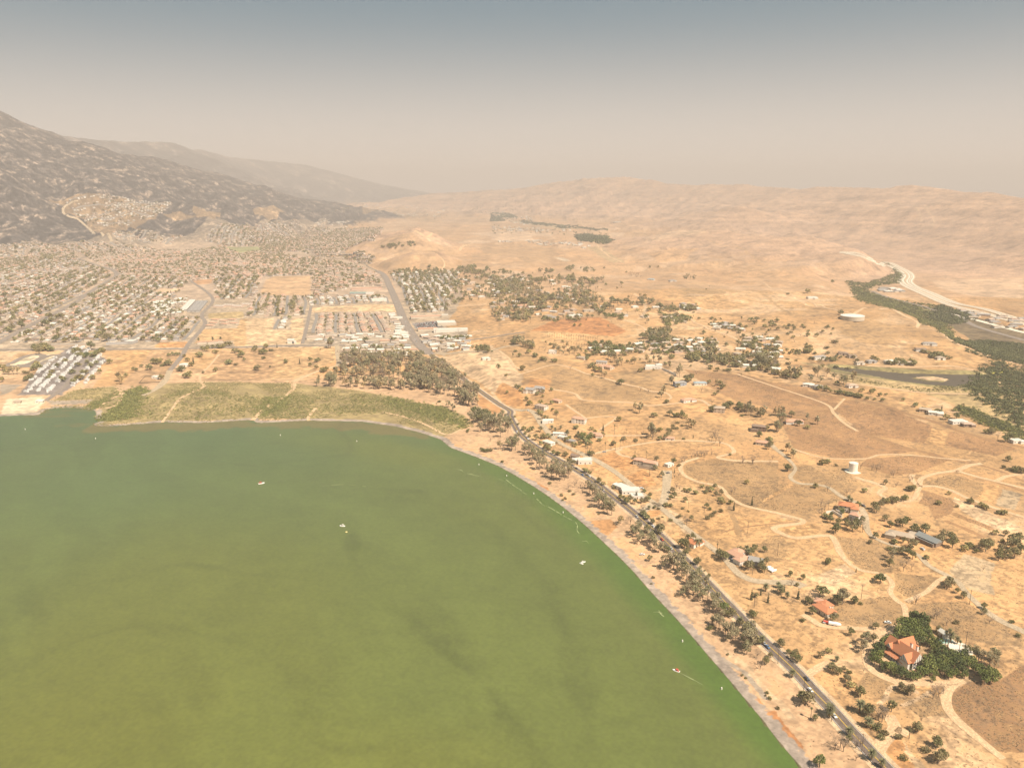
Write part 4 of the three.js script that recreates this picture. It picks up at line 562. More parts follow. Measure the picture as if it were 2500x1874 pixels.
const withColor = (g, r, gg, b) => { const q = g.index ? g.toNonIndexed() : g.clone(); for (const k of Object.keys(q.attributes)) if (!['position', 'normal', 'color'].includes(k)) q.deleteAttribute(k); const n = q.attributes.position.count, a = new Float32Array(n * 3), old = q.attributes.color; for (let i = 0; i < n; i++) { a[i * 3] = r * (old ? old.getX(i) : 1); a[i * 3 + 1] = gg * (old ? old.getY(i) : 1); a[i * 3 + 2] = b * (old ? old.getZ(i) : 1); } q.setAttribute('color', new THREE.BufferAttribute(a, 3)); return q; };
const FOLIAGE = new THREE.MeshStandardMaterial({ name: 'far_foliage', vertexColors: true, roughness: 0.95, side: THREE.DoubleSide });
LEAFK = 1.7;
for (const k of Object.keys(GROW)) { const m = LEAF[k][0].color; SMALL[k] = Array.from({ length: 3 }, () => { const [t, c] = GROW[k](k === 'e' ? 150 : 110); return joined([withColor(t, 0.16, 0.125, 0.09), withColor(c, m.r, m.g, m.b)]); }); }

LEAFK = 0.85;
// "A e 1,2,16 3,4,14": plants with their heights in metres
const PLANTS = [];
function plant(text, group, label) {
  let s = 'A', k = 'b';
  for (const w of text.trim().split(/\s+/)) { if (SHEETS[w]) s = w; else if (KIND[w]) k = w; else { const [u, v, h] = w.split(',').map(Number), [x, z] = spot(...sheet(s, u, v)); const grown = s === 'c5' || s === 'c6' ? 1.5 : s === 'c7' || s === 'c8' ? 1.18 : 1; PLANTS.push({ k, x, z, h: (h || 8) * grown * (k === 'b' || k === 's' ? 0.88 : 1) * rr(0.85, 1.12), group, label }); } }
}
const area = (poly) => { let a = 0; for (let i = 0, j = poly.length - 1; i < poly.length; j = i++) a += poly[j][0] * poly[i][1] - poly[i][0] * poly[j][1]; return Math.abs(a / 2); };
const offRoad = (x, z, m = 0) => { for (const [line, w] of ROADWAYS) { const q = line.box ??= [Math.min(...line.map((p) => p[0])) - 40, Math.max(...line.map((p) => p[0])) + 40, Math.min(...line.map((p) => p[1])) - 40, Math.max(...line.map((p) => p[1])) + 40]; if (x < q[0] || x > q[1] || z < q[2] || z > q[3]) continue; if (nearest(line, x, z)[0] < w - 8 + m) return false; } return true; };
function scatter(text, n, kinds, h0, h1, group, label, clump = 0.5) {   // plants spread unevenly through an outlined patch
  const poly = land(text), x0 = Math.min(...poly.map((p) => p[0])), x1 = Math.max(...poly.map((p) => p[0])), z0 = Math.min(...poly.map((p) => p[1])), z1 = Math.max(...poly.map((p) => p[1]));
  for (let i = 0, tries = 0; i < n && tries < n * 60; tries++) { const x = rr(x0, x1), z = rr(z0, z1); if (!insidePoly(poly, x, z) || rnd() < clump * smooth(0.15, -0.35, tap(N1, x, z, 700)) || !offRoad(x, z)) continue; PLANTS.push({ k: kinds[Math.floor(rnd() * kinds.length)], x, z, h: rr(h0, h1), group, label }); i++; }
}
function plantAll() {
  const list = PLANTS.map((q) => ({ ...q, seen: q.h / Math.hypot(q.x, q.z, EYE) })).sort((a, b) => b.seen - a.seen), count = {}, rest = [], own = [];
  for (const q of list) { count[q.k] = (count[q.k] ?? 0) + 1; (count[q.k] <= 300 ? own : rest).push(q); }
  own.forEach((q, i) => {
    const [name, says, category] = KIND[q.k], v = Math.floor(rnd() * MODELS[q.k].length);
    let label = q.label, group = q.group;
    if (!label) { const m = nearestMark(q.x, q.z), [mark, p] = LANDMARKS[m], d = Math.hypot(q.x - p[0], q.z - p[1]); let rank = 1; for (const o of own) if (o.k === q.k && o !== q && Math.hypot(o.x - p[0], o.z - p[1]) < d) rank++; label = `${says}, ${ordinal(rank)} of its kind to ${mark}`; group = `${says} plants of the slopes and shore`; }
    else { if (/^% (in the wooded valley|dotted)/.test(label)) { let b = 1e18, near = ''; for (const [n, p] of VALLEY) { const d = (p[0] - q.x) ** 2 + (p[1] - q.z) ** 2; if (d < b) { b = d; near = n; } } label = `% in the valley woods near ${near}`; group = `${says.replace(' tree', '')} trees near ${near}`; } label = label.replace('%', says); }
    const t = thing(name, label, category, seat([q.x, q.z], 0.15), rnd() * 6.28, group), wide = q.h * (q.k === 'b' || q.k === 'y' || q.k === 's' ? (Math.hypot(q.x, q.z) > 1050 ? rr(0.95, 1.3) : rr(0.8, 1.05)) : rr(0.9, 1.2)); t.scale.set(wide, q.h, wide);
    add('trunk', MODELS[q.k][v][0], q.k === 'p' || q.k === 'd' ? PALMBARK : BARK, t); add('crown', MODELS[q.k][v][1], pick(LEAF[q.k]), t);
  });
  crowd('distant_trees', 'trees of the town and valley too small to tell apart', rest.map((q) => [q.k, q.x, q.z, q.h]));
}
function crowd(name, label, list) {
  const o = new THREE.Group(); o.name = name; o.userData = { kind: 'stuff', label }; scene.add(o);
  const by = {}; for (const q of list) (by[q[0]] ??= []).push(q);
  const m4 = new THREE.Matrix4(), e = new THREE.Euler(), col = new THREE.Color();
  for (const k of Object.keys(by)) SMALL[k].forEach((g, v) => {
    const mine = by[k].filter((_, i) => i % SMALL[k].length === v); if (!mine.length) return;
    const im = new THREE.InstancedMesh(g, FOLIAGE, mine.length); im.name = KIND[k][0] + '_mass'; im.castShadow = im.receiveShadow = true; im.userData.kind = 'stuff';
    mine.forEach(([, x, z, h], i) => { const w = h * (k === 'e' || k === 'c' || k === 'p' ? rr(0.9, 1.25) : rr(1.05, 1.5)); m4.compose(new THREE.Vector3(x, ground(x, z) - 0.2, z), new THREE.Quaternion().setFromEuler(e.set(0, rnd() * 6.28, 0)), new THREE.Vector3(w, h, w)); im.setMatrixAt(i, m4); const t = 1.2 * rr(0.8, 1.2), wm = rr(-0.04, 0.16); im.setColorAt(i, col.setRGB(t * (1 + wm), t, t * (1 - wm))); });
    o.add(im);
  });
}

// ------------------------------------------------------------ buildings
const box = (w, h, d, x = 0, y = 0, z = 0) => { const g = new THREE.BoxGeometry(w, h, d); g.translate(x, y + h / 2, z); return g; };
function roofShape(kind, w, d, rise, over, along) {   // ridge along x unless along = 'z'
  const [W, D] = along === 'z' ? [d, w] : [w, d], a = W / 2 + over, b = D / 2 + over, t = 0.22, r = kind === 'hip' ? Math.max(0.01, a - b) : a, p = [];
  const q = (...v) => { for (let i = 2; i < v.length; i++) p.push(...v[0], ...v[i - 1], ...v[i]); };
  const R0 = [-r, rise, 0], R1 = [r, rise, 0], A = [-a, 0, b], B = [a, 0, b], C = [a, 0, -b], E = [-a, 0, -b], dn = (v) => [v[0], v[1] - t, v[2]];
  q(A, B, R1, R0); q(C, E, R0, R1); q(B, C, R1); q(E, A, R0); q(dn(A), dn(B), B, A); q(dn(B), dn(C), C, B); q(dn(C), dn(E), E, C); q(dn(E), dn(A), A, E); q(dn(A), dn(E), dn(C), dn(B));
  const g = new THREE.BufferGeometry(); g.setAttribute('position', new THREE.Float32BufferAttribute(p, 3)); g.computeVertexNormals(); if (along === 'z') g.rotateY(Math.PI / 2); return g;
}
const strip = (g) => { const q = g.index ? g.toNonIndexed() : g; for (const k of Object.keys(q.attributes)) if (!['position', 'normal'].includes(k)) q.deleteAttribute(k); return q; };
// parts: [x, z, w, d, h, roof, rise, along, base]
function massing(parts) {
  const wall = [], roof = [];
  for (const [x, z, w, d, h, kind, rise = 1.5, along = 'x', base = 0] of parts) {
    if (kind === 'flat') { wall.push(strip(box(w, h + 1.5 * (base ? 0 : 1), d, x, base - (base ? 0 : 1.5), z))); for (const s of [-1, 1]) { wall.push(strip(box(w, 0.45, 0.25, x, base + h + 0.002, z + s * (d / 2 - 0.125)))); wall.push(strip(box(0.25, 0.448, d - 0.5, x + s * (w / 2 - 0.125), base + h + 0.002, z))); } roof.push(strip(box(w - 0.52, 0.12, d - 0.52, x, base + h + 0.003, z))); continue; }
    wall.push(strip(box(w, h + (base ? 0 : 1.5), d, x, base - (base ? 0 : 1.5), z)));
    const g = roofShape(kind, w, d, rise, 0.5, along); g.translate(x, base + h + 0.2, z); roof.push(g);
  }
  return [mergeGeometries(wall), mergeGeometries(roof)];
}
const paint = {}; const tone = (name, r, g, b, rough = 0.9) => paint[[r, g, b]] ??= rgbm(name, r, g, b, rough);
const WALLS = { white: tone('white_stucco', 0.68, 0.64, 0.57), cream: tone('cream_stucco', 0.56, 0.49, 0.39), tan: tone('tan_stucco', 0.46, 0.37, 0.28), grey: tone('grey_siding', 0.4, 0.38, 0.36), brown: tone('brown_siding', 0.22, 0.16, 0.12), pink: tone('pink_stucco', 0.55, 0.42, 0.34), blue: tone('blue_grey_siding', 0.3, 0.34, 0.4) };
const ROOFS = { orange: tone('orange_roof_tile', 0.5, 0.2, 0.095), salmon: tone('salmon_roof_tile', 0.52, 0.3, 0.2), tan: tone('tan_shingle', 0.4, 0.32, 0.24), pinktan: tone('pinkish_shingle', 0.44, 0.33, 0.25), grey: tone('grey_shingle', 0.3, 0.28, 0.26), dark: tone('dark_shingle', 0.13, 0.11, 0.1), white: tone('white_roofing', 0.6, 0.57, 0.5), brown: tone('brown_shingle', 0.24, 0.17, 0.125), green: tone('teal_metal_roof', 0.25, 0.36, 0.32), metal: tone('grey_metal_roof', 0.24, 0.25, 0.24, 0.6), blue: tone('blue_grey_roof', 0.3, 0.36, 0.38) };
const GLASS = rgbm('window_glass', 0.04, 0.05, 0.06, 0.12), PANE = new THREE.BoxGeometry(1.3, 1.2, 0.08), DOOR = new THREE.BoxGeometry(1.1, 2.1, 0.1), TRIM = rgbm('door_wood', 0.2, 0.12, 0.08), BRICK = rgbm('chimney_stucco', 0.6, 0.55, 0.47), CHIM = new THREE.BoxGeometry(0.9, 2.6, 0.9);
function fittings(o, [x, z, w, d, h], storeys, chimney) {
  for (const [sx, sz] of [[0, 1], [1, 0], [-1, 0], [0, -1]]) {
    const len = sx ? d : w, n = Math.max(1, Math.floor(len / 4.2));
    for (let f = 0; f < storeys; f++) for (let i = 0; i < n; i++) { const t = (i + 0.5) / n * len - len / 2, isDoor = !f && sz === 1 && i === (n >> 1); const m = add(isDoor ? 'door' : 'window', isDoor ? DOOR : PANE, isDoor ? TRIM : GLASS, o); m.position.set(x + (sx ? sx * (w / 2 + 0.03) : t), isDoor ? 1.05 : 1.6 + f * 2.9, z + (sz ? sz * (d / 2 + 0.03) : t)); if (sx) m.rotation.y = Math.PI / 2; }
  }
  if (chimney) { const c = add('chimney', CHIM, BRICK, o); c.position.set(x + w * 0.25, h + 1.6, z - d * 0.15); }
}
function building(name, label, category, at, turnPx, parts, wall, roof, { storeys = 1, chimney = false, group, fit = true } = {}) {
  const p = land(at)[0]; let turn = turnPx;
  if (typeof turnPx === 'string') { const level = ground(...p), [a, b] = points(turnPx).map(([u, v]) => onLevel(u, v, level)); turn = -Math.atan2(b[1] - a[1], b[0] - a[0]); }
  const o = thing(name, label, category, seat(p), turn, group), [w, r] = massing(parts);
  add('wall', w, WALLS[wall], o); add('roof', r, ROOFS[roof], o); if (fit) fittings(o, parts[0], storeys, chimney);
  ROADWAYS.push([[p, [p[0] + 0.1, p[1]]], Math.max(parts[0][2], parts[0][3]) * 0.5 + 8]);
  return o;
}
// ------------------------------------------------------------ the houses of the lakeshore slope
{ // the half timbered mansion in its garden
  const [p] = land('E 905,700'), [a, b] = points('E 740,600 925,722').map(([u, v]) => onLevel(u, v, ground(...p))), o = thing('mansion', 'large orange roofed half timbered mansion with white chimneys ringed by a dense garden', 'mansion', seat(p), -Math.atan2(b[1] - a[1], b[0] - a[0]));
  o.position.y -= 0.4;
  const W = WALLS.white, R = ROOFS.orange, T = tone('dark_timber', 0.1, 0.075, 0.06);
  const gableWall = (w, rise, t) => { const s = new THREE.Shape([new THREE.Vector2(-w / 2, 0), new THREE.Vector2(w / 2, 0), new THREE.Vector2(0, rise)]); const g = new THREE.ExtrudeGeometry(s, { depth: t, bevelEnabled: false }); return strip(g); };
  add('wall', mergeGeometries([strip(box(23, 7.6, 9, 0, -2, 0)), strip(box(8, 7.6, 9, -4, -2, -8.9)), strip(box(6.6, 7.4, 3.4, 7.4, -2, 6.1))]), W, o);
  add('veranda', mergeGeometries([strip(box(17.5, 0.4, 3.4, -2.2, 0.1, 6.2)), ...Array.from({ length: 8 }, (_, i) => strip(box(0.35, 2.8, 0.35, -10.4 + i * 2.3, 0.5, 7.5)))]), W, o);
  const roof = roofShape('gable', 23, 9, 6.4, 0.7); roof.translate(0, 5.7, 0); add('roof', roof, R, o);
  const wing = roofShape('gable', 8, 13, 6.9, 0.6, 'z'); wing.translate(-4.5, 5.75, -5.5); add('wing_roof', wing, R, o);
  const front = roofShape('gable', 7, 9, 5, 0.5, 'z'); front.translate(7.4, 5.65, 3.4); add('front_gable_roof', front, R, o);
  const dorm = roofShape('gable', 4.4, 6, 3, 0.4, 'z'); dorm.translate(-7.5, 6.4, 2.2); add('dormer_roof', dorm, R, o);
  const lean = new THREE.BoxGeometry(17.8, 0.25, 4.4); lean.rotateX(0.42); lean.translate(-2.4, 3.7, 6.2); add('veranda_roof', lean, R, o);
  for (const [x, z, w, r] of [[7.4, 8.42, 6.6, 4.6], [-7.5, 5.7, 4, 2.7]]) { const g = gableWall(w, r, 0.12); g.translate(x, x > 0 ? 5.85 : 6.6, z); add('gable', g, W, o); for (let k = -1; k <= 1; k++) { const t = box(0.22, r * (k ? 0.5 : 0.85), 0.08, x + k * w * 0.22, x > 0 ? 5.9 : 6.65, z + 0.17); add('timber_beam', t, T, o); } }
  { const g = gableWall(8.8, 5.8, 0.12); g.rotateY(Math.PI / 2); g.translate(12.25, 5.85, 0); add('gable', g, W, o); for (let k = -2; k <= 2; k++) add('timber_beam', box(0.08, k ? 5.6 - Math.abs(k) * 2 : 5.4, 0.25, 12.42, 5.9, k * 1.7), T, o); for (let k = -2; k <= 2; k++) add('timber_beam', box(0.08, 5, 0.25, 11.56, 0.3, k * 1.9), T, o); for (const y of [2.9, 5.3]) add('timber_beam', box(0.1, 0.25, 8.9, 11.58, y, 0), T, o); }
  for (let f = 0; f < 2; f++) for (let i = 0; i < 7; i++) { const m = add('window', PANE, GLASS, o); m.position.set(-9.6 + i * 2.15, 1.7 + f * 2.4, 4.56); m.scale.set(1, 1.3, 1); }
  for (let f = 0; f < 2; f++) for (let i = 0; i < 3; i++) { const m = add('window', PANE, GLASS, o); m.position.set(11.55, 1.7 + f * 2.4, -2.8 + i * 2.8); m.rotation.y = Math.PI / 2; }
  for (const [x, z] of [[3.4, -2.2], [7.4, -2.8]]) { const c = new THREE.Group(); c.name = 'chimney'; o.add(c); add('stack', box(1.3, 7, 1.3, x, 6.8, z), W, c); add('cap', box(1.7, 0.35, 1.7, x, 13.82, z), ROOFS.orange, c); }
  ROADWAYS.push([[p, [p[0] + 1, p[1]]], 20]);
  const q = land('E 1362,512')[0], pool = thing('swimming_pool', 'pale turquoise swimming pool among palms behind the mansion garden', 'swimming pool', seat(q));
  add('rim', mergeGeometries([strip(box(14, 0.5, 8, 0, -0.1, 0))]), WALLS.cream, pool); add('water', box(11, 0.06, 5.4, 0, 0.42, 0), rgbm('pool_water', 0.35, 0.55, 0.5, 0.1), pool);
  building('pool_house', 'small white pool house beside the turquoise pool', 'pool house', 'E 1345,455', 'E 1300,480 1390,540', [[0, 0, 6, 4, 3, 'gable', 1.6]], 'white', 'white');
  const r = land('E 1540,590')[0], pad = structure(add('paved_court', new THREE.CylinderGeometry(8, 8, 0.5, 24), M.concrete), 'round pale paved court in the mansion garden'); pad.position.set(r[0], ground(...r) + 0.05, r[1]);
}
{ // the two water tanks
  const p = land('C 366,222')[0], t = thing('water_tank', 'tall white cylindrical water tank with ladder on the brushy slope', 'water tank', seat(p)), S = tone('white_tank_paint', 0.74, 0.7, 0.62, 0.55);
  const pad = new THREE.CylinderGeometry(8.5, 9, 1.4, 28); pad.translate(0, -0.5, 0); add('concrete_pad', pad, M.concrete, t);
  const shell = new THREE.CylinderGeometry(4.6, 4.6, 9.6, 32); shell.translate(0, 5, 0); add('shell', shell, S, t);
  const cone = new THREE.ConeGeometry(4.75, 0.9, 32); cone.translate(0, 10.25, 0); add('roof', cone, S, t);
  for (const y of [2.6, 5, 7.4]) { const ring = new THREE.TorusGeometry(4.62, 0.06, 5, 32); ring.rotateX(Math.PI / 2); ring.translate(0, y, 0); add('seam', ring, WALLS.cream, t); }
  const rail = new THREE.TorusGeometry(4.5, 0.05, 4, 32); rail.rotateX(Math.PI / 2); rail.translate(0, 10.9, 0); add('railing', rail, WALLS.cream, t);
  const lad = [-0.3, 0.3].map((x) => strip(box(0.1, 11, 0.1, x, 0.2, 0))); for (let y = 0.6; y < 11; y += 0.6) lad.push(strip(box(0.5, 0.06, 0.06, 0, y, 0))); const l = add('ladder', mergeGeometries(lad), WALLS.grey, t); l.position.set(-2.6, 0, 4.2); l.rotation.y = -0.55;
  const q = land('c4 888,1036')[0], u = thing('storage_tank', 'low wide beige round tank on the golden knoll', 'water tank', seat(q)), g = new THREE.CylinderGeometry(24, 24, 9, 40); g.translate(0, 3, 0); add('shell', g, tone('beige_tank_paint', 0.52, 0.45, 0.35, 0.7), u); const top = new THREE.ConeGeometry(24.3, 1.6, 40); top.translate(0, 8.3, 0); add('roof', top, tone('white_tank_paint', 0.74, 0.7, 0.62, 0.55), u);
}
const H = (name, label, at, turn, parts, wall, roof, more) => { if (name === 'house') name = /shelter/.test(label) ? 'picnic_shelter' : /shed/.test(label) ? 'shed' : /mobile|trailer/.test(label) && /white trailer|mobile house/.test(label) ? 'mobile_house' : name; return building(name, label, /wall|terrace$/.test(name) ? 'wall' : /barn|shed|garage|shelter/.test(name) ? name.split('_').pop() : 'house', at, turn, parts, wall, roof, more); };
H('house', 'salmon tiled L shaped house with parked cars beside the paved side road', 'B 1335,1165', 'B 1270,1120 1400,1190', [[0, 0, 20, 9, 3.6, 'hip', 2.2], [-6, -6, 9, 10, 3.6, 'hip', 2, 'z'], [6.5, 4.5, 8, 8, 3.6, 'hip', 1.9, 'z']], 'white', 'salmon', { chimney: true });
H('house', 'grey roofed barn behind the trees of the salmon tiled house', 'B 1530,1215', 'B 1470,1180 1560,1200', [[0, 0, 11, 9, 3.4, 'gable', 2.4]], 'grey', 'grey');
H('house', 'small white carport house beside the salmon tiled house', 'B 1480,1195', 'B 1430,1180 1500,1205', [[0, 0, 9, 5, 2.8, 'flat']], 'white', 'white');
H('house', 'small orange roofed cottage beneath tall green trees by the side road', 'B 850,1030', 'B 820,1040 880,1010', [[0, 0, 8, 7, 4, 'gable', 2.2, 'z'], [6.5, 2, 6, 6, 3, 'gable', 1.6]], 'white', 'orange', { chimney: true });
H('house', 'flat white roofed house, upper one of three in a row below the side road', 'B 90,412', 'B 40,380 140,420', [[0, 0, 15, 11, 3.4, 'flat'], [-9, 1, 5, 7, 3, 'flat']], 'white', 'white');
H('house', 'flat white roofed house, middle one of three in a row below the side road', 'B 165,452', 'B 100,440 230,440', [[0, 0, 17, 11, 3.6, 'flat'], [7, -4, 8, 8, 3.2, 'flat']], 'white', 'white');
H('house', 'flat white roofed house, lower one of three in a row below the side road', 'B 243,505', 'B 190,490 290,490', [[0, 0, 13, 8, 3.2, 'flat']], 'white', 'white');
H('house', 'long salmon roofed two storey house with walled terrace on the dirt slope', 'B 320,150', 'B 240,120 420,150', [[-5, 0, 13, 9, 5.6, 'hip', 2], [8, 1, 15, 9, 5, 'hip', 2]], 'cream', 'salmon', { storeys: 2 });
H('garden_wall', 'pale terrace walls stepping down below the long salmon roofed house', 'B 340,185', 'B 260,165 400,195', [[0, 0, 22, 0.6, 1.6, 'flat'], [2, 3.5, 18, 0.6, 1.2, 'flat']], 'tan', 'tan', { fit: false });
H('garage', 'white open garage at the top of the straight paved driveway', 'B 590,165', 'B 560,170 630,150', [[0, 0, 10, 6, 3, 'flat']], 'white', 'white');
H('house', 'pale flat roofed house with several wings between highway and side road', 'A 1450,575', 'A 1380,560 1530,560', [[0, 0, 16, 9, 4.6, 'flat'], [-9, -4, 10, 8, 3.4, 'hip', 1.4], [4, -7, 10, 7, 3.2, 'flat']], 'white', 'white', { storeys: 1 });
H('house', 'dark gabled cottage left of the pale flat roofed house', 'A 1345,520', 'A 1320,500 1390,520', [[0, 0, 9, 7, 3.2, 'gable', 2]], 'cream', 'brown');
H('villa', 'white columned two storey villa with red roof above a walled lawn', 'A 1390,140', 'A 1320,130 1460,150', [[0, 0, 18, 9, 6.4, 'hip', 2.4], [-6.5, 1.2, 5, 9, 7.2, 'hip', 1.6]], 'white', 'salmon', { storeys: 2 });
H('house', 'low white roofed house near the highway bend', 'A 1052,135', 'A 1000,130 1100,130', [[0, 0, 14, 8, 3.2, 'gable', 1.6], [-4, 4, 8, 5, 3, 'flat']], 'white', 'white');
H('house', 'white trailer house, left of two by the palm garden', 'A 1185,275', 'A 1120,270 1230,275', [[0, 0, 18, 7, 3, 'gable', 1.2]], 'white', 'white');
H('house', 'white trailer house, lower one beside the palm garden', 'A 1225,315', 'A 1180,305 1290,330', [[0, 0, 16, 8, 3, 'flat']], 'white', 'white');
H('house', 'pale boat shed at the side road edge of the palm garden', 'A 1300,350', 'A 1250,340 1340,360', [[0, 0, 11, 7, 2.8, 'gable', 1.2]], 'cream', 'grey');
H('house', 'pinkish roofed house at the upper end of the palm garden', 'A 1560,285', 'A 1500,280 1620,290', [[0, 0, 16, 9, 3.4, 'hip', 1.8], [6, 4, 8, 7, 3.2, 'hip', 1.6]], 'white', 'salmon');
H('house', 'white house under green trees right of the highway bend', 'A 1060,370', 'A 1020,350 1110,380', [[0, 0, 15, 8, 3.2, 'hip', 1.6]], 'white', 'white');
H('house', 'grey gabled white house, left of the twin houses', 'c7 300,500', 'c7 260,495 340,505', [[0, 0, 14, 10, 5.6, 'gable', 2.6], [-6, 4, 6, 7, 5.4, 'gable', 2, 'z']], 'white', 'grey', { storeys: 2, chimney: true });
H('house', 'grey gabled white house, right of the twin houses', 'c7 370,488', 'c7 330,485 410,492', [[0, 0, 14, 10, 5.6, 'gable', 2.6], [6, 4, 6, 7, 5.4, 'gable', 2, 'z']], 'cream', 'grey', { storeys: 2 });
H('house', 'white house with balcony among round trees below the twin houses', 'c7 385,625', 'c7 350,615 420,630', [[0, 0, 17, 10, 5.4, 'hip', 1.8]], 'white', 'pinktan', { storeys: 2 });
H('house', 'small red roofed house on the slope beside a parked trailer', 'c7 505,572', 'c7 470,560 550,580', [[0, 0, 13, 8, 3.2, 'hip', 1.8]], 'cream', 'salmon');
H('house', 'long orange roofed house with white walls on the hilltop', 'c7 890,312', 'c7 840,295 930,315', [[0, 0, 24, 11, 4, 'hip', 2.4], [-6, 6, 9, 8, 3.6, 'hip', 2, 'z']], 'cream', 'salmon', { chimney: true });
H('house', 'grey roofed house behind trees left of the orange roofed hilltop house', 'c7 850,275', 'c7 800,270 880,275', [[0, 0, 18, 9, 3.6, 'gable', 1.8]], 'white', 'grey');
H('house', 'dark roofed house with pale walls alone on the slope', 'c7 695,240', 'c7 660,232 735,245', [[0, 0, 17, 9, 3.4, 'hip', 1.7]], 'white', 'tan');
H('house', 'white block house alone behind the line of slope trees', 'c7 472,195', 'c7 450,195 500,197', [[0, 0, 14, 10, 5, 'flat']], 'white', 'white');
H('hilltop_house', 'sprawling white house on the hilltop with long white wall', 'c7 1245,312', 'c7 1200,310 1300,312', [[0, 0, 24, 11, 5, 'flat'], [-9, 5, 9, 8, 4, 'flat'], [10, -2, 10, 9, 6.4, 'hip', 1.8]], 'white', 'white', { storeys: 1 });
H('garden_wall', 'long white wall sloping down from the white hilltop house', 'c7 1370,345', 'c7 1330,330 1410,365', [[0, 0, 46, 1, 2.6, 'flat']], 'white', 'white', { fit: false });
H('house', 'blue grey house with bright windows on the hilltop edge', 'c7 1445,445', 'c7 1410,445 1490,440', [[0, 0, 16, 9, 5.2, 'gable', 2], [8, -2, 8, 8, 3.4, 'gable', 1.8]], 'blue', 'grey', { storeys: 2 });
H('house', 'house with pale blue grey roof right of the blue grey house', 'c7 1608,438', 'c7 1575,435 1650,435', [[0, 0, 19, 9, 3.4, 'hip', 1.8]], 'white', 'blue');
H('house', 'red roofed white house with arched front on the slope', 'c7 1512,568', 'c7 1475,570 1560,560', [[0, 0, 19, 9, 3.6, 'hip', 2], [7, 3, 8, 7, 3.4, 'hip', 1.8]], 'white', 'salmon');
H('house', 'tan two storey house on the ridge among dark trees', 'c7 1755,648', 'c7 1720,640 1790,645', [[0, 0, 15, 11, 6.4, 'hip', 2]], 'tan', 'tan', { storeys: 2 });
H('house', 'brown walled two storey house with terrace on the ridge', 'c7 2062,790', 'c7 2020,780 2110,790', [[0, 0, 17, 9, 6, 'hip', 1.8], [-5, 6, 9, 6, 2.8, 'flat']], 'brown', 'brown', { storeys: 2 });
H('house', 'low salmon roofed house beside a dark tree below the brown house', 'c8 195,740', 'c8 160,730 235,740', [[0, 0, 15, 9, 3.2, 'hip', 1.7]], 'cream', 'salmon');
H('house', 'salmon roofed house at the far end of the ridge driveway', 'c8 440,575', 'c8 390,570 490,575', [[0, 0, 22, 9, 3.4, 'hip', 1.9], [-7, 4, 8, 7, 3.2, 'hip', 1.7]], 'white', 'salmon');
H('shed', 'white and red shed with palms at the hillside orchard', 'c7 1375,862', 'c7 1350,860 1400,865', [[0, 0, 11, 6, 2.8, 'gable', 1.4]], 'white', 'salmon');
H('house', 'orange roofed villa with white walls beside the gully lane', 'C 312,640', 'C 250,620 375,640', [[0, 0, 17, 10, 5.4, 'hip', 2.6], [6, 5, 7, 7, 5, 'hip', 2.2, 'z']], 'white', 'orange', { storeys: 2 });
H('tower_house', 'white tower shaped guest house with salmon roof beside the orange roofed villa', 'C 388,765', 'C 340,740 440,770', [[0, 0, 9, 8, 7.4, 'hip', 2], [4, 4, 6, 5, 3, 'hip', 1.4]], 'white', 'salmon', { storeys: 2 });
H('garden_terrace', 'white walled terrace garden left of the orange roofed villa', 'C 190,690', 'C 110,640 260,730', [[0, 0, 15, 0.6, 1.8, 'flat'], [-3, -5, 10, 0.6, 1.4, 'flat'], [-6, 3, 0.6, 9, 1.4, 'flat']], 'white', 'white', { fit: false });
H('ranch_house', 'tan roofed ranch house with palm beside the winding lane', 'C 885,935', 'C 820,900 960,930', [[0, 0, 21, 10, 3.2, 'hip', 1.8], [-8, 4, 8, 8, 3, 'hip', 1.6, 'z']], 'cream', 'tan');
H('house', 'low tan outbuilding between the ranch house and the dark barn', 'C 1060,940', 'C 1030,920 1110,940', [[0, 0, 13, 9, 2.9, 'gable', 1.3]], 'tan', 'tan');
H('barn', 'dark grey metal roofed barn with open end on the slope', 'C 1185,985', 'C 1100,940 1260,1010', [[0, 0, 20, 9, 3.6, 'gable', 2.6], [0, 5.5, 18, 3, 2.6, 'flat']], 'brown', 'metal', { fit: false });
H('house', 'orange and brown roofed house with a red boat beside the dirt loop', 'E 55,195', 'E 10,160 110,225', [[0, 0, 15, 9, 3.4, 'hip', 2], [-5, -5.5, 9, 8, 3.4, 'hip', 1.9]], 'cream', 'orange', { chimney: true });
H('house', 'small salmon roofed guest house above the house with the red boat', 'E 15,115', 'E -20,90 60,120', [[0, 0, 9, 7, 3, 'hip', 1.6]], 'white', 'salmon');
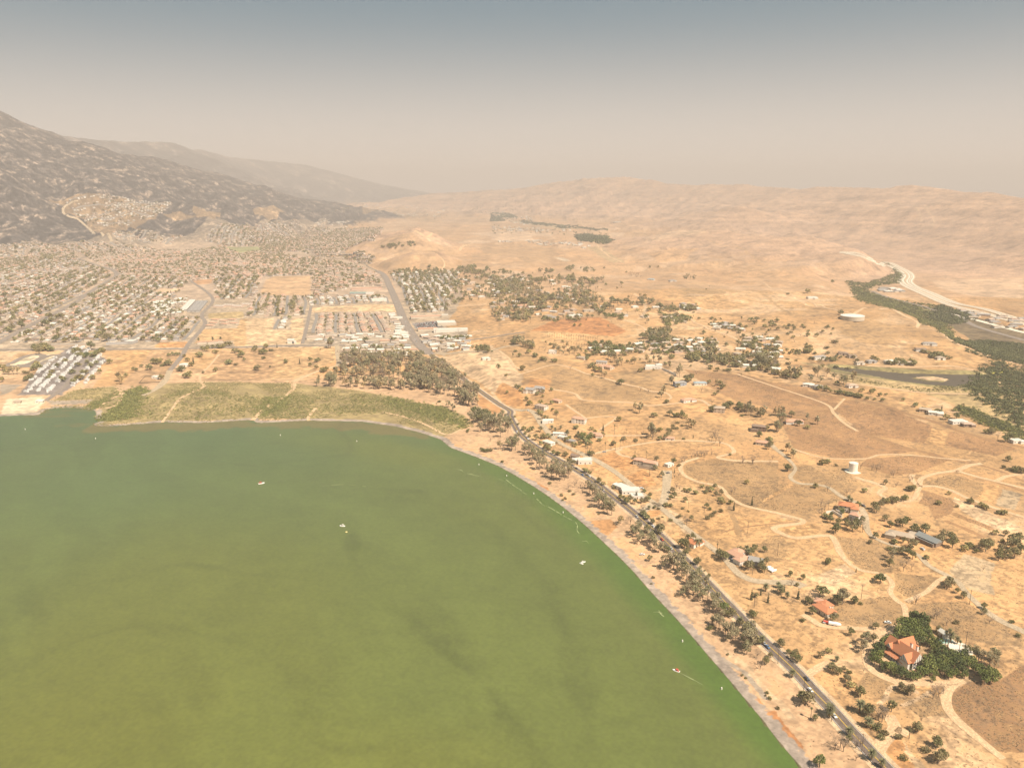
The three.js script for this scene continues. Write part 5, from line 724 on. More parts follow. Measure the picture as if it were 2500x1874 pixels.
for (const [at, w, d, wall, roof, label] of [
  ['c4 815,1310', 16, 10, 'tan', 'brown', 'two storey tan house in the row above the pond'], ['c4 630,1345', 26, 8, 'white', 'grey', 'long white house left end of the row above the pond'], ['c4 880,1330', 14, 9, 'cream', 'brown', 'brown roofed house beside the two storey house above the pond'], ['c4 940,1385', 15, 8, 'white', 'tan', 'white walled house in the middle of the row above the pond'],
  ['c4 1030,1372', 16, 9, 'grey', 'grey', 'grey house right of the middle in the row above the pond'], ['c4 1175,1372', 18, 10, 'white', 'white', 'white house at the tree row above the pond'], ['c4 1250,1385', 14, 9, 'white', 'tan', 'house hidden in the tree row above the pond'], ['c4 1330,1385', 14, 9, 'cream', 'tan', 'house at the right end of the tree row above the pond'],
  ['c4 1410,1280', 18, 10, 'white', 'brown', 'house at the lower end of the short lane on the golden slope'], ['c4 1480,1235', 24, 9, 'white', 'grey', 'long grey roofed house at the top of the golden slope'], ['c4 1560,1345', 14, 9, 'white', 'tan', 'house among dark trees beside the golden slope lane'], ['c4 550,1555', 16, 8, 'white', 'white', 'white mobile house, left of two under the russet ridge'],
  ['c4 620,1568', 14, 8, 'white', 'grey', 'grey roofed mobile house, right of two under the russet ridge'], ['c4 880,1562', 15, 8, 'white', 'pinktan', 'pinkish roofed house beside trees near the marsh'], ['c8 1450,487', 14, 8, 'tan', 'tan', 'low tan house left of the dark cypress by the marsh'], ['c8 1530,512', 17, 7, 'white', 'white', 'white roofed house right of the dark cypress by the marsh'],
  ['c8 1700,575', 20, 10, 'white', 'white', 'white house at the end of the marsh edge road'], ['c8 1775,598', 14, 8, 'brown', 'pinktan', 'low reddish house at the end of the marsh edge road'], ['c4 575,880', 26, 14, 'white', 'white', 'white sheds alone on the golden flats'], ['c8 2150,725', 13, 8, 'white', 'white', 'white roofed shed near the dark trees at the marsh edge'],
  ['c3 240,1105', 26, 16, 'white', 'salmon', 'red and white house in the wooded valley left side'], ['c3 640,1180', 34, 14, 'white', 'white', 'long white roofed house at the wooded valley rim'], ['c3 460,1190', 22, 12, 'white', 'grey', 'grey roofed house on the wooded valley rim'], ['c3 745,1135', 24, 14, 'cream', 'tan', 'house by the tall tree at the wooded valley rim'], ['c3 1230,895', 24, 14, 'white', 'blue', 'pale house on the golden knoll crest'],
  ['c3 1395,905', 22, 14, 'white', 'grey', 'house beside the lone tree on the golden knoll'], ['c3 1350,1195', 26, 16, 'cream', 'tan', 'house at the bend of the valley lane'], ['c3 970,450', 60, 30, 'white', 'white', 'white building alone on the foot of the far hills'], ['c6 1850,560', 14, 9, 'white', 'white', 'small white house on the slope right of the highway junction'], ['c6 1520,480', 16, 9, 'cream', 'tan', 'tan house beside the highway junction slope'],
  ['c5 1420,925', 16, 11, 'white', 'white', 'white house among trees beside the field lane'], ['c5 1390,955', 13, 9, 'cream', 'tan', 'tan house among trees beside the field lane'], ['c5 1205,1018', 12, 9, 'white', 'white', 'white shed inside the fenced pen'], ['c5 135,1212', 10, 6, 'cream', 'tan', 'picnic shelter, left of two on the sandy beach lot'], ['c5 305,1208', 11, 6, 'white', 'white', 'picnic shelter, right of two on the sandy beach lot'],
]) H('house', label, at, rr(-0.5, 0.5), [[0, 0, w, d, w > 24 ? 5 : 3.4, w > 40 || roof === 'white' && rnd() < 0.5 ? 'flat' : rnd() < 0.5 ? 'hip' : 'gable', 1.8], [w * 0.3, d * 0.55, w * 0.4, d * 0.5, 3, 'hip', 1.3]], wall, roof);
{ // shops and public buildings of the town
  const half = (parts, k = 0.5) => parts.map(([x, z, w, d, h, kind, ...more]) => [x * k, z * k, w * k, d * k, h * 0.75, kind, ...(more.length ? [more[0] * 0.6, ...more.slice(1)] : [])]);
  const shop = (label, at, turn, parts, wall, roof) => building('shop_building', label, 'shop', at, turn, half(parts), wall, roof, { fit: false });
  shop('huge white flat roofed store at the shopping centre', 'c2 1545,1395', 'c2 1490,1398 1620,1394', [[0, 0, 86, 74, 9, 'flat']], 'cream', 'white');
  shop('long white fronted store row at the front of the shopping centre', 'c2 1580,1448', 'c2 1480,1450 1690,1446', [[0, 0, 150, 34, 8, 'flat'], [-60, 14, 14, 10, 10, 'flat'], [40, 14, 14, 10, 10, 'flat']], 'white', 'white');
  shop('long terracotta roofed shops left of the shopping centre front', 'c2 1400,1440', 'c2 1340,1442 1470,1438', [[0, 0, 84, 20, 6, 'gable', 3]], 'cream', 'salmon');
  shop('long salmon roofed shop strip behind the parking lot', 'c2 1400,1340', 'c2 1270,1345 1520,1335', [[0, 0, 170, 20, 6, 'flat'], [0, 11, 165, 4, 4.5, 'gable', 1.6]], 'cream', 'salmon');
  shop('pale store at the end of the salmon shop strip', 'c2 1535,1335', 'c2 1515,1335 1560,1335', [[0, 0, 32, 30, 7, 'flat']], 'cream', 'white');
  shop('teal green roofed shed row beside the boulevard', 'c2 868,1160', 'c2 815,1160 925,1160', [[0, 0, 96, 46, 6, 'gable', 2.2]], 'grey', 'green');
  shop('white building right of the teal green roofs', 'c2 955,1162', 'c2 930,1162 985,1162', [[0, 0, 44, 40, 7, 'flat']], 'white', 'white'); shop('pinkish roofed long building above the teal green roofs', 'c2 930,1125', 'c2 820,1128 1040,1120', [[0, 0, 190, 26, 6, 'gable', 2.4]], 'pink', 'salmon');
  shop('white warehouse above the long pale field', 'c2 1025,1212', 'c2 975,1214 1080,1210', [[0, 0, 86, 40, 8, 'flat'], [-10, -26, 40, 14, 7, 'flat']], 'white', 'white'); shop('white walled church hall beside the lake street', 'c2 350,1540', 'c2 330,1540 380,1540', [[0, 0, 26, 20, 10, 'gable', 3], [14, 4, 14, 12, 6, 'flat']], 'white', 'white');
  shop('red roofed restaurant at the highway crossing', 'c2 1070,1530', 'c2 1035,1530 1105,1528', [[0, 0, 40, 26, 5, 'hip', 2.6]], 'cream', 'salmon'); shop('tan roofed motel block left of the highway crossing', 'c2 1000,1512', 'c2 950,1513 1040,1510', [[0, 0, 62, 16, 5, 'gable', 2]], 'cream', 'tan'); shop('white two storey shop by the lake street trees', 'c2 893,1505', 'c2 880,1505 912,1505', [[0, 0, 20, 16, 8, 'flat']], 'cream', 'tan');
  shop('brown roofed hall with garden beside the lake street', 'c2 525,1505', 'c2 470,1508 585,1502', [[0, 0, 62, 26, 6, 'hip', 4]], 'cream', 'pinktan'); shop('low white plaza beside the highway lanes', 'c2 1200,1470', 'c2 1150,1472 1245,1468', [[0, 0, 58, 22, 6, 'flat'], [0, -22, 40, 14, 6, 'flat']], 'white', 'white'); shop('white motel wing above the low plaza', 'c2 1160,1350', 'c2 1110,1352 1210,1348', [[0, 0, 60, 18, 6, 'flat']], 'white', 'white'); shop('tan roofed shops on the highway side', 'c2 1090,1475', 'c2 1045,1476 1130,1474', [[0, 0, 54, 18, 5, 'gable', 2]], 'cream', 'pinktan');
  shop('red roofed diner right of the highway crossing', 'c2 1290,1600', 'c2 1240,1600 1330,1600', [[0, 0, 34, 14, 5, 'gable', 2]], 'cream', 'salmon'); shop('white building right of the highway crossing trees', 'c2 1580,1555', 'c2 1550,1556 1610,1554', [[0, 0, 34, 16, 6, 'flat']], 'white', 'white'); shop('white roofed service station by the crossing', 'c2 1460,1550', 'c2 1390,1552 1500,1548', [[0, 0, 44, 14, 5, 'flat']], 'white', 'grey');
  shop('white flat roofed supermarket on the lake street', 'c5 1010,748', 'c5 975,758 1050,730', [[0, 0, 44, 36, 7, 'flat']], 'grey', 'white'); shop('long low grey shop row left of the supermarket', 'c5 900,758', 'c5 830,762 960,755', [[0, 0, 78, 16, 5, 'flat']], 'grey', 'grey'); shop('long grey shop row beside the kart track street', 'c5 560,770', 'c5 340,775 700,765', [[0, 0, 170, 16, 5, 'flat']], 'tan', 'grey');
  for (let i = 0; i < 7; i++) building('school_building', `orange roofed school block, ${['first', 'second', 'third', 'fourth', 'fifth', 'sixth', 'seventh'][i]} one counted from the street bend`, 'school building', ['c5 1645,600', 'c5 1620,620', 'c5 1725,585', 'c5 1790,575', 'c5 1730,608', 'c5 1800,602', 'c5 1660,575'][i], -0.3, half([[0, 0, 30, 16, 4, 'hip', 2.6]], 0.65), 'cream', 'salmon', { fit: false });
  for (let i = 0; i < 4; i++) building('school_building', `white roofed school hall, ${['left end', 'second', 'third', 'right end'][i]} of the row beyond the olive sports field`, 'school building', ['c5 1690,470', 'c5 1760,462', 'c5 1830,470', 'c5 1900,455'][i], -0.1, half([[0, 0, 46, 24, 5, 'flat']], 0.6), 'pink', 'white', { fit: false });
  for (let i = 0; i < 5; i++) building('storage_building', `long ${i < 2 ? 'white' : 'grey'} storage shed, ${['leftmost', 'second', 'third', 'fourth', 'fifth'][i]} row of the storage yard`, 'storage shed', ['c5 1440,460', 'c5 1460,462', 'c5 1495,470', 'c5 1525,470', 'c5 1555,470'][i], 'c5 1405,520 1505,415', [[0, 0, 190, i < 2 ? 9 : 10, 4, 'gable', 1]], 'grey', i < 2 ? 'white' : 'grey', { fit: false });
  const motel = [['c5 1560,755', 40], ['c5 1640,752', 40], ['c5 1690,745', 26]]; motel.forEach(([at, w], i) => shop(`pinkish roofed apartment row, ${['left', 'middle', 'right'][i]} one of three by the street corner`, at, 'c5 1510,758 1700,745', [[0, 0, w, 12, 6, 'hip', 2]], 'cream', 'salmon'));
}
// ------------------------------------------------------------ town blocks: houses along streets
const HOUSES = [], STREETS = [];
const FIELDS = ['c2 140,1065 210,1020 510,1018 510,1180 105,1155', 'c2 470,1260 1180,1235 1195,1305 480,1308', 'c1 1720,1112 1995,1105 2015,1145 1840,1165', 'c5 1560,640 1840,635 1850,558 2110,556 2110,770 1440,780', 'c5 1590,520 1880,500 1890,640 1560,640 1570,560', 'c5 1400,540 1560,400 1640,405 1540,560', 'c5 1220,330 1400,328 1350,362 1190,364', 'c5 1640,430 1920,430 1900,500 1600,510', 'c2 800,1105 1050,1105 1060,1180 800,1185', 'c6 0,240 200,240 200,335 350,335 345,240 450,240 440,450 0,460', 'c2 1270,1330 1720,1320 1760,1480 1320,1480'].map((t) => land(t));
// lots along parallel streets inside an outline; `along` gives the street direction
function suburb(text, along, { pitch = 17, row = 54, setback = 14, size = [12, 10], roofs = ['pinktan', 'tan', 'grey', 'pinktan', 'salmon'], trees = 0.9, keep = 0.95, group, label, street = 7.5, treeKinds = 'bbbeex', treeH = [7, 13] }) {
  const poly = land(text), [a, b] = land(along), l = Math.hypot(b[0] - a[0], b[1] - a[1]), ux = (b[0] - a[0]) / l, uz = (b[1] - a[1]) / l, vx = -uz, vz = ux;
  let s0 = 1e9, s1 = -1e9, t0 = 1e9, t1 = -1e9; for (const [x, z] of poly) { const s = x * ux + z * uz, t = x * vx + z * vz; s0 = Math.min(s0, s); s1 = Math.max(s1, s); t0 = Math.min(t0, t); t1 = Math.max(t1, t); }
  const free = (x, z) => insidePoly(poly, x, z) && offRoad(x, z, 8) && !FIELDS.some((f) => insidePoly(f, x, z)), turn = -Math.atan2(uz, ux);
  for (let t = t0 + row / 2; t < t1; t += row) {
    let run = [];
    for (let s = s0; s < s1; s += pitch) {
      const wob = 10 * tap(N0, s, t, 2400) ; const cx = ux * s + vx * (t + wob), cz = uz * s + vz * (t + wob), ok = insidePoly(poly, cx, cz) && !FIELDS.some((f) => insidePoly(f, cx, cz));
      if (ok) run.push([cx, cz]); if ((!ok || s + pitch >= s1) && run.length) { if (run.length > 2) STREETS.push([run, street]); run = []; }
      for (const side of [-1, 1]) {
        const x = cx + vx * side * setback + rr(-1, 1), z = cz + vz * side * setback + rr(-1, 1);
        if (free(x, z) && rnd() < keep) HOUSES.push({ x, z, turn: turn + (side > 0 ? 0 : Math.PI) + rr(-0.05, 0.05), w: size[0] * rr(0.88, 1.12), d: size[1] * rr(0.9, 1.15), roof: pick(roofs), group, label });
        if (rnd() < trees * (0.95 + 1.1 * tap(N1, cx, cz, 1300))) { const q = rnd() < 0.6 ? setback + rr(8, 13) : setback - rr(6, 9), tx = cx + vx * side * q + ux * rr(-8, 8), tz = cz + vz * side * q + uz * rr(-8, 8); if (free(tx, tz)) PLANTS.push({ k: treeKinds[Math.floor(rnd() * treeKinds.length)], x: tx, z: tz, h: rr(...treeH), group: `yard trees of the ${group}`, label: `% among ${group}` }); }
      }
    }
  }
}
const PALE_ROOFS = ['white', 'white', 'grey', 'tan', 'white', 'pinktan'], MIX = ['pinktan', 'tan', 'grey', 'pinktan', 'brown', 'white', 'tan', 'salmon'], ROSE = ['pinktan', 'salmon', 'pinktan', 'pinktan', 'tan'];
suburb('c5 -900,760 0,735 280,575 560,430 690,345 825,262 862,215 760,165 640,125 560,50 0,70 -900,120', 'c5 300,575 570,440', { roofs: MIX, trees: 1.3, group: 'tract houses left of the winding avenue', label: 'tract house in the leafy blocks left of the winding avenue' });
suburb('c5 20,750 300,592 570,457 700,367 850,282 900,236 1300,240 1470,270 1330,400 1180,430 1160,545 1240,560 1530,560 1560,600 1430,735 1200,740 950,725 780,740 300,752', 'c5 940,700 1100,590', { roofs: MIX, trees: 1.15, group: 'tract houses between the avenue and the storage yard', label: 'tract house in the blocks between the winding avenue and the storage yard' });
suburb('c1 -300,1110 0,1090 300,1080 900,1085 1500,1140 1700,1100 2211,1100 2211,1340 1700,1340 1450,1380 930,1330 850,1280 640,1180 600,1150 0,1290', 'c1 700,1200 1100,1215', { roofs: ROSE, trees: 0.8, row: 50, group: 'pinkish roofed tract houses below the mountain foot', label: 'pinkish roofed tract house in the far blocks below the mountain' });
suburb('c1 1640,980 1760,930 2211,920 2211,1110 2010,1100 1700,1095 1570,1060', 'c1 1700,1060 1800,940', { roofs: MIX, trees: 1.2, group: 'houses at the foot of the mountain spur', label: 'house in the blocks at the foot of the mountain spur' });
suburb('c2 0,630 300,640 700,650 1050,655 1000,750 750,825 700,850 1000,875 950,945 850,925 560,870 200,825 0,825', 'c2 300,760 600,780', { roofs: ROSE, trees: 1.2, group: 'far houses beside the twin hills', label: 'house in the far blocks left of the twin hills' });
suburb('c2 0,845 560,885 900,960 1060,1020 1095,1120 820,1105 520,1180 510,1015 210,1015 0,1030', 'c2 600,1000 800,1010', { roofs: ROSE, trees: 1.0, row: 50, group: 'pinkish roofed houses above the square field', label: 'pinkish roofed house in the blocks above the square stubble field' });
for (const q of ['c2 60,1180 165,1165 115,1325 0,1335', 'c2 190,1185 265,1185 240,1335 140,1335', 'c2 270,1170 350,1170 340,1325 262,1325', 'c2 395,1180 485,1180 470,1325 378,1325']) suburb(q, 'c2 130,1300 180,1180', { roofs: ROSE, row: 46, trees: 0.6, group: 'houses of the narrow blocks below the square field', label: 'house in the narrow blocks below the square stubble field' });
for (const q of ['c2 100,1320 175,1170 190,1170 120,1320', 'c2 225,1330 250,1190 275,1190 255,1330', 'c2 340,1320 355,1175 385,1175 370,1320']) scatter(q, 26, 'bbe', 6, 11, 'hedge trees between the narrow blocks', '% in the rows between the narrow house blocks', 0);
suburb('c2 480,1190 1110,1180 1150,1232 480,1252', 'c2 700,1245 695,1185', { roofs: PALE_ROOFS, row: 50, trees: 0.9, group: 'white roofed houses above the long field', label: 'pale roofed house in the rows above the long pale field' });
suburb('c2 470,1315 1085,1310 1115,1400 1110,1465 460,1470', 'c2 540,1450 540,1320', { roofs: ROSE, row: 48, pitch: 14.5, setback: 13, trees: 0.55, treeKinds: 'bbs', treeH: [3.5, 7], keep: 0.99, group: 'tract houses in the neat grid below the long field', label: 'pinkish roofed tract house in the neat grid below the long field' });
suburb('c2 1110,1005 1650,990 1560,1180 1560,1300 1270,1310 1200,1130', 'c2 1250,1250 1180,1060', { roofs: PALE_ROOFS, row: 52, keep: 0.75, trees: 1.8, treeKinds: 'bbeee', treeH: [7, 14], group: 'houses in the wooded blocks right of the boulevard', label: 'pale roofed house in the wooded blocks right of the boulevard' });
suburb('c6 205,248 345,245 325,330 200,332', 'c6 220,320 260,250', { roofs: PALE_ROOFS, row: 46, pitch: 15, trees: 1, group: 'houses of the small block inside the golden fields', label: 'house in the small block between the golden fields' });
suburb('c1 345,752 700,712 1000,745 1330,767 1200,880 950,960 700,950 580,870 530,800', 'c1 600,860 900,800', { roofs: PALE_ROOFS, row: 62, keep: 0.7, trees: 0.9, treeKinds: 'bx', group: 'houses on the mountain bench', label: 'house on the bench under the dark mountain' });
suburb('c1 860,995 1400,1020 1400,1068 880,1080', 'c1 900,1040 1100,1045', { roofs: ROSE, trees: 0.6, group: 'houses below the mountain bench road', label: 'house in the rows below the mountain bench' });
suburb('c5 1650,245 2010,232 1960,400 1650,420', 'c5 1760,390 1830,290', { roofs: MIX, row: 60, keep: 0.6, trees: 2.6, treeKinds: 'bbbe', treeH: [6, 12], group: 'houses in the wooded blocks left of the square field', label: 'house in the wooded blocks left of the square stubble field' });
suburb('c5 1190,430 1440,408 1390,545 1165,545', 'c5 1200,500 1380,495', { roofs: ['white', 'white', 'white', 'tan'], row: 36, pitch: 13, setback: 9, size: [9, 14], trees: 0.5, street: 6, group: 'white roofed mobile homes beside the storage yard', label: 'white roofed mobile home in the dense rows beside the storage yard' });
suburb('c6 720,465 1280,450 1290,545 730,545', 'c6 800,500 1000,497', { roofs: PALE_ROOFS, row: 48, keep: 0.75, trees: 1.7, treeH: [6, 12], treeKinds: 'bbbee', group: 'pale trailers and houses above the eucalyptus grove', label: 'pale trailer house between the lake street and the eucalyptus grove' });
suburb('c6 720,400 1260,395 1290,430 720,440', 'c6 800,420 1100,416', { roofs: PALE_ROOFS, row: 40, keep: 0.6, trees: 0.7, size: [16, 12], group: 'small shops and houses on the lake street', label: 'pale roofed building in the strip along the lake street' });
suburb('c6 1330,455 1640,445 1650,490 1400,500', 'c6 1400,470 1600,468', { roofs: PALE_ROOFS, row: 46, keep: 0.7, trees: 0.9, group: 'houses by the highway junction', label: 'pale house in the cluster right of the highway junction' });
// valley houses scattered between trees
function strewn(text, n, group, label, roofs = PALE_ROOFS, size = [14, 10]) { const poly = land(text), x0 = Math.min(...poly.map((p) => p[0])), x1 = Math.max(...poly.map((p) => p[0])), z0 = Math.min(...poly.map((p) => p[1])), z1 = Math.max(...poly.map((p) => p[1])); for (let i = 0, k = 0; i < n && k < n * 80; k++) { const x = rr(x0, x1), z = rr(z0, z1); if (!insidePoly(poly, x, z) || !offRoad(x, z, 3) || HOUSES.some((h) => Math.hypot(h.x - x, h.z - z) < 22)) continue; HOUSES.push({ x, z, turn: rr(-0.6, 0.6), w: size[0] * rr(0.8, 1.3), d: size[1] * rr(0.8, 1.2), roof: pick(roofs), group, label }); i++; } }
strewn('c3 1060,1400 1400,1360 1700,1350 1750,1420 1700,1490 1500,1465 1380,1465 1050,1440', 46, 'pale houses in the tree filled valley', 'pale house in the tree filled valley behind the hilltop');
strewn('c3 760,1400 1020,1420 1030,1460 800,1470', 12, 'houses left of the valley lane', 'pale house among trees left of the valley lane');
strewn('c3 1700,1225 1920,1235 1925,1285 1720,1280', 10, 'houses below the valley lane', 'pale house in the cluster below the valley lane'); strewn('c3 1940,1400 2211,1395 2211,1480 1990,1430', 16, 'trailers at the valley end', 'pale trailer house at the right end of the valley');
strewn('c3 2000,1500 2211,1500 2211,1620 2010,1560', 10, 'trailers under the russet ridge', 'pale trailer house under the end of the russet ridge'); strewn('c3 1460,1080 1580,1080 1590,1125 1480,1120', 7, 'ranch buildings on the golden flats', 'pale ranch building in the cluster on the golden flats');
strewn('c3 0,880 200,860 600,880 700,960 400,1060 900,1090 700,1170 100,1200 0,1160', 46, 'houses in the wooded valley', 'pale house among the trees of the wooded valley'); strewn('c2 1600,1050 1900,1020 2211,1040 2211,1180 1750,1220', 34, 'houses in the woods beyond the store', 'pale house in the woods beyond the big store'); strewn('c4 140,1180 330,1200 330,1400 0,1420 0,1200', 18, 'houses round the tall valley trees', 'pale house near the tall paired valley trees');
strewn('c3 40,590 400,590 760,640 700,655 380,630 60,605', 60, 'pale far valley buildings', 'tiny pale building in the far valley row', ['white', 'tan', 'grey', 'tan'], [16, 11]); strewn('c4 1120,800 1260,800 1260,830 1120,830', 8, 'yard buildings by the freeway', 'pale yard building beside the freeway bend', ['white', 'grey'], [26, 14]); strewn('c4 1700,960 2211,1040 2211,1150 1900,1090', 20, 'depot buildings beside the freeway', 'pale depot building between the freeway and the wetland', ['grey', 'grey', 'tan', 'pinktan'], [22, 11]);
for (const [t, n] of [['c2 1750,480 2211,560 2211,640 1900,570', 90], ['c2 760,640 1060,660 1000,700 760,700', 60], ['c2 540,560 800,600 780,650 540,640', 90], ['c3 0,470 400,500 700,520 400,530 0,505', 60]]) strewn(t, n, 'far houses of the hazy valley', 'tiny pale house in the hazy far valley', PALE_ROOFS, [18, 12]);
for (const [t, n] of [['c2 1110,1310 1235,1320 1265,1500 1140,1485', 16], ['c2 560,1472 1250,1476 1280,1532 560,1532', 44], ['c2 1335,1482 1720,1492 1700,1600 1370,1590', 34], ['c5 560,690 800,720 1000,700 1180,740 800,745', 12]]) strewn(t, n, 'shops and yards near the highway crossing', 'pale roofed building near the highway crossing', PALE_ROOFS, [15, 10]);
strewn('c3 0,1060 600,1000 1000,1080 1500,1120 1550,1230 1000,1180 500,1150 0,1230', 40, 'houses along the lower edge of the wooded valley', 'pale house along the lower edge of the wooded valley');
strewn('c1 2211,440 2211,600 1900,600 1950,520', 0, '', ''); strewn('c2 880,480 1250,470 1520,510 1560,560 1200,560 900,540', 200, 'far houses of the hazy valley', 'tiny pale house in the hazy far valley', PALE_ROOFS, [20, 14]);
{ // build them: the 300 that show largest as houses of their own, the rest as one mass
  const tops = {}; const forms = ['hip', 'gable', 'hip'], variants = 3;
  const model = (roof, v) => tops[roof + v] ??= (() => { const [w, r] = massing(v === 2 ? [[0, 0, 12, 9, 3, 'gable', 1.7], [3, 4.5, 5.5, 6, 2.9, 'gable', 1.3, 'z']] : v === 1 ? [[0, 0, 12, 10, 3.1, 'gable', 2]] : [[0, 0, 12, 10, 3.2, 'hip', 2.1], [-3, 4.6, 5.5, 5, 3, 'hip', 1.5, 'z']]); return [w, r]; })();
  const wallOf = ['cream', 'white', 'tan', 'pink', 'white', 'grey'];
  const list = HOUSES.map((h) => ({ ...h, seen: Math.max(h.w, h.d) / Math.hypot(h.x, h.z) })).sort((a, b) => b.seen - a.seen);
  const number = {};
  list.slice(0, 295).forEach((h) => { const v = Math.floor(rnd() * variants), [w, r] = model('x', v); const says = { white: 'white', tan: 'tan', grey: 'grey', pinktan: 'pinkish', salmon: 'salmon', brown: 'brown' }[h.roof], lab = h.label.replace(/^(pale roofed|pinkish roofed|white roofed|tiny pale|pale) /, ''); const o = thing('town_house', `${says} roofed ${lab}`, 'house', seat([h.x, h.z]), h.turn, `${says} roofed ${h.group.replace(/^(pale|pinkish roofed|white roofed) /, '')}`); o.scale.set(h.w / 12, 1, h.d / 10); add('wall', w, WALLS[pick(wallOf)], o); add('roof', r, ROOFS[h.roof], o); });
  const mass = new THREE.Group(); mass.name = 'distant_houses'; mass.userData = { kind: 'stuff', label: 'thousands of small far houses of the town and valley' }; scene.add(mass);
  const rest = list.slice(295), m4 = new THREE.Matrix4(), col = new THREE.Color(), e = new THREE.Euler(), plainWall = rgbm('stucco', 1, 1, 1), plainRoof = rgbm('roofing', 1, 1, 1);
  for (let v = 0; v < variants; v++) {
    const mine = rest.filter((_, i) => i % variants === v), [w, r] = model('x', v); if (!mine.length) continue;
    const iw = new THREE.InstancedMesh(w, plainWall, mine.length), ir = new THREE.InstancedMesh(r, plainRoof, mine.length); iw.name = 'house_walls'; ir.name = 'house_roofs'; iw.userData.kind = ir.userData.kind = 'stuff';
    mine.forEach((h, i) => { m4.compose(new THREE.Vector3(h.x, ground(h.x, h.z), h.z), new THREE.Quaternion().setFromEuler(e.set(0, h.turn, 0)), new THREE.Vector3(h.w / 12, rr(0.9, 1.5), h.d / 10)); iw.setMatrixAt(i, m4); ir.setMatrixAt(i, m4); iw.setColorAt(i, WALLS[pick(wallOf)].color); const t = rr(0.85, 1.15); col.copy(ROOFS[h.roof].color).multiplyScalar(t); ir.setColorAt(i, col); });
    for (const im of [iw, ir]) { im.castShadow = im.receiveShadow = true; mass.add(im); }
  }
  const parts = STREETS.map(([run, w]) => ribbonGeometry(smoothPath(run, 14), w, 0.25)); for (const g of parts) g.deleteAttribute('uv');
  const st = add('town_streets', mergeGeometries(parts), rgbm('street_asphalt', 0.24, 0.215, 0.19)); st.userData = { kind: 'structure', label: 'grey residential streets between the rows of houses' };
}
{ // rows of white trailers at the lakeside park
  const poly = land('c5 130,1150 290,960 560,760 700,770 830,885 720,1000 640,1085 540,1085 480,1140'), [a, b] = land('c5 130,1150 560,760'), l = Math.hypot(b[0] - a[0], b[1] - a[1]), ux = (b[0] - a[0]) / l, uz = (b[1] - a[1]) / l, spots = [];
  const white = rgbm('trailer_shell', 0.72, 0.7, 0.66, 0.5), stripe = rgbm('trailer_stripe', 0.3, 0.32, 0.36, 0.6), body = new THREE.BoxGeometry(2.5, 2.7, 8.5).translate(0, 1.85, 0), roof = new THREE.BoxGeometry(2.56, 0.18, 8.56).translate(0, 3.3, 0), win = new THREE.BoxGeometry(2.54, 0.7, 1.6).translate(0, 2.2, 1.2), wheel = new THREE.CylinderGeometry(0.4, 0.4, 2.52, 10).rotateZ(Math.PI / 2).translate(0, 0.42, -0.6), dark = rgbm('tyre', 0.03, 0.03, 0.03);
  const road = land('c5 350,1195 480,1100 640,900 760,790');
  for (let t = -260; t < 260; t += 15) for (let s = -30; s < l + 60; s += 6.4) { const x = a[0] + ux * s - uz * t + rr(-0.8, 0.8), z = a[1] + uz * s + ux * t + rr(-0.8, 0.8); if (!insidePoly(poly, x, z) || nearest(road, x, z)[0] < 9 || rnd() < 0.3 || tap(N1, x, z, 260) < -0.38) continue; spots.push([x + rr(-1.5, 1.5), z + rr(-2, 2), Math.round((t + 260) / 15)]); }
  spots.sort((p, q) => Math.hypot(...p) - Math.hypot(...q)); let proto; 
  const first = Math.min(...spots.map((q) => q[2])), COUNT = ['first', 'second', 'third', 'fourth', 'fifth', 'sixth', 'seventh', 'eighth', 'ninth', 'tenth', 'eleventh', 'twelfth', 'thirteenth', 'fourteenth', 'fifteenth', 'sixteenth', 'seventeenth', 'eighteenth'];
  spots.slice(0, 240).forEach(([x, z, row], i) => {
    let o; const turn = -Math.atan2(uz, ux) + (rnd() < 0.3 ? Math.PI / 2 : 0) + rr(-0.12, 0.12);
    if (!proto) { o = proto = thing('travel_trailer', 'white travel trailer parked in the lakeside trailer park rows', 'trailer', seat([x, z]), turn, 'white trailers parked in rows at the lakeside park'); add('body', body, white, o); add('roof', roof, white, o); add('window', win, stripe, o); add('wheel', wheel, dark, o); }
    else { o = proto.clone(); o.name = numbered('travel_trailer'); o.userData = { ...proto.userData }; o.position.set(...seat([x, z])); o.rotation.y = turn; scene.add(o); }
    o.scale.set(rr(0.8, 1.2), rr(0.8, 1.1), rr(0.55, 1.15)); o.userData.label = `white trailer in the ${COUNT[row - first] ?? 'last'} row of the lakeside park, counted from the left`; o.userData.group = `white trailers of the ${COUNT[row - first] ?? 'last'} park row`;
  });
  ROADWAYS.push([[...poly], 1]);
}
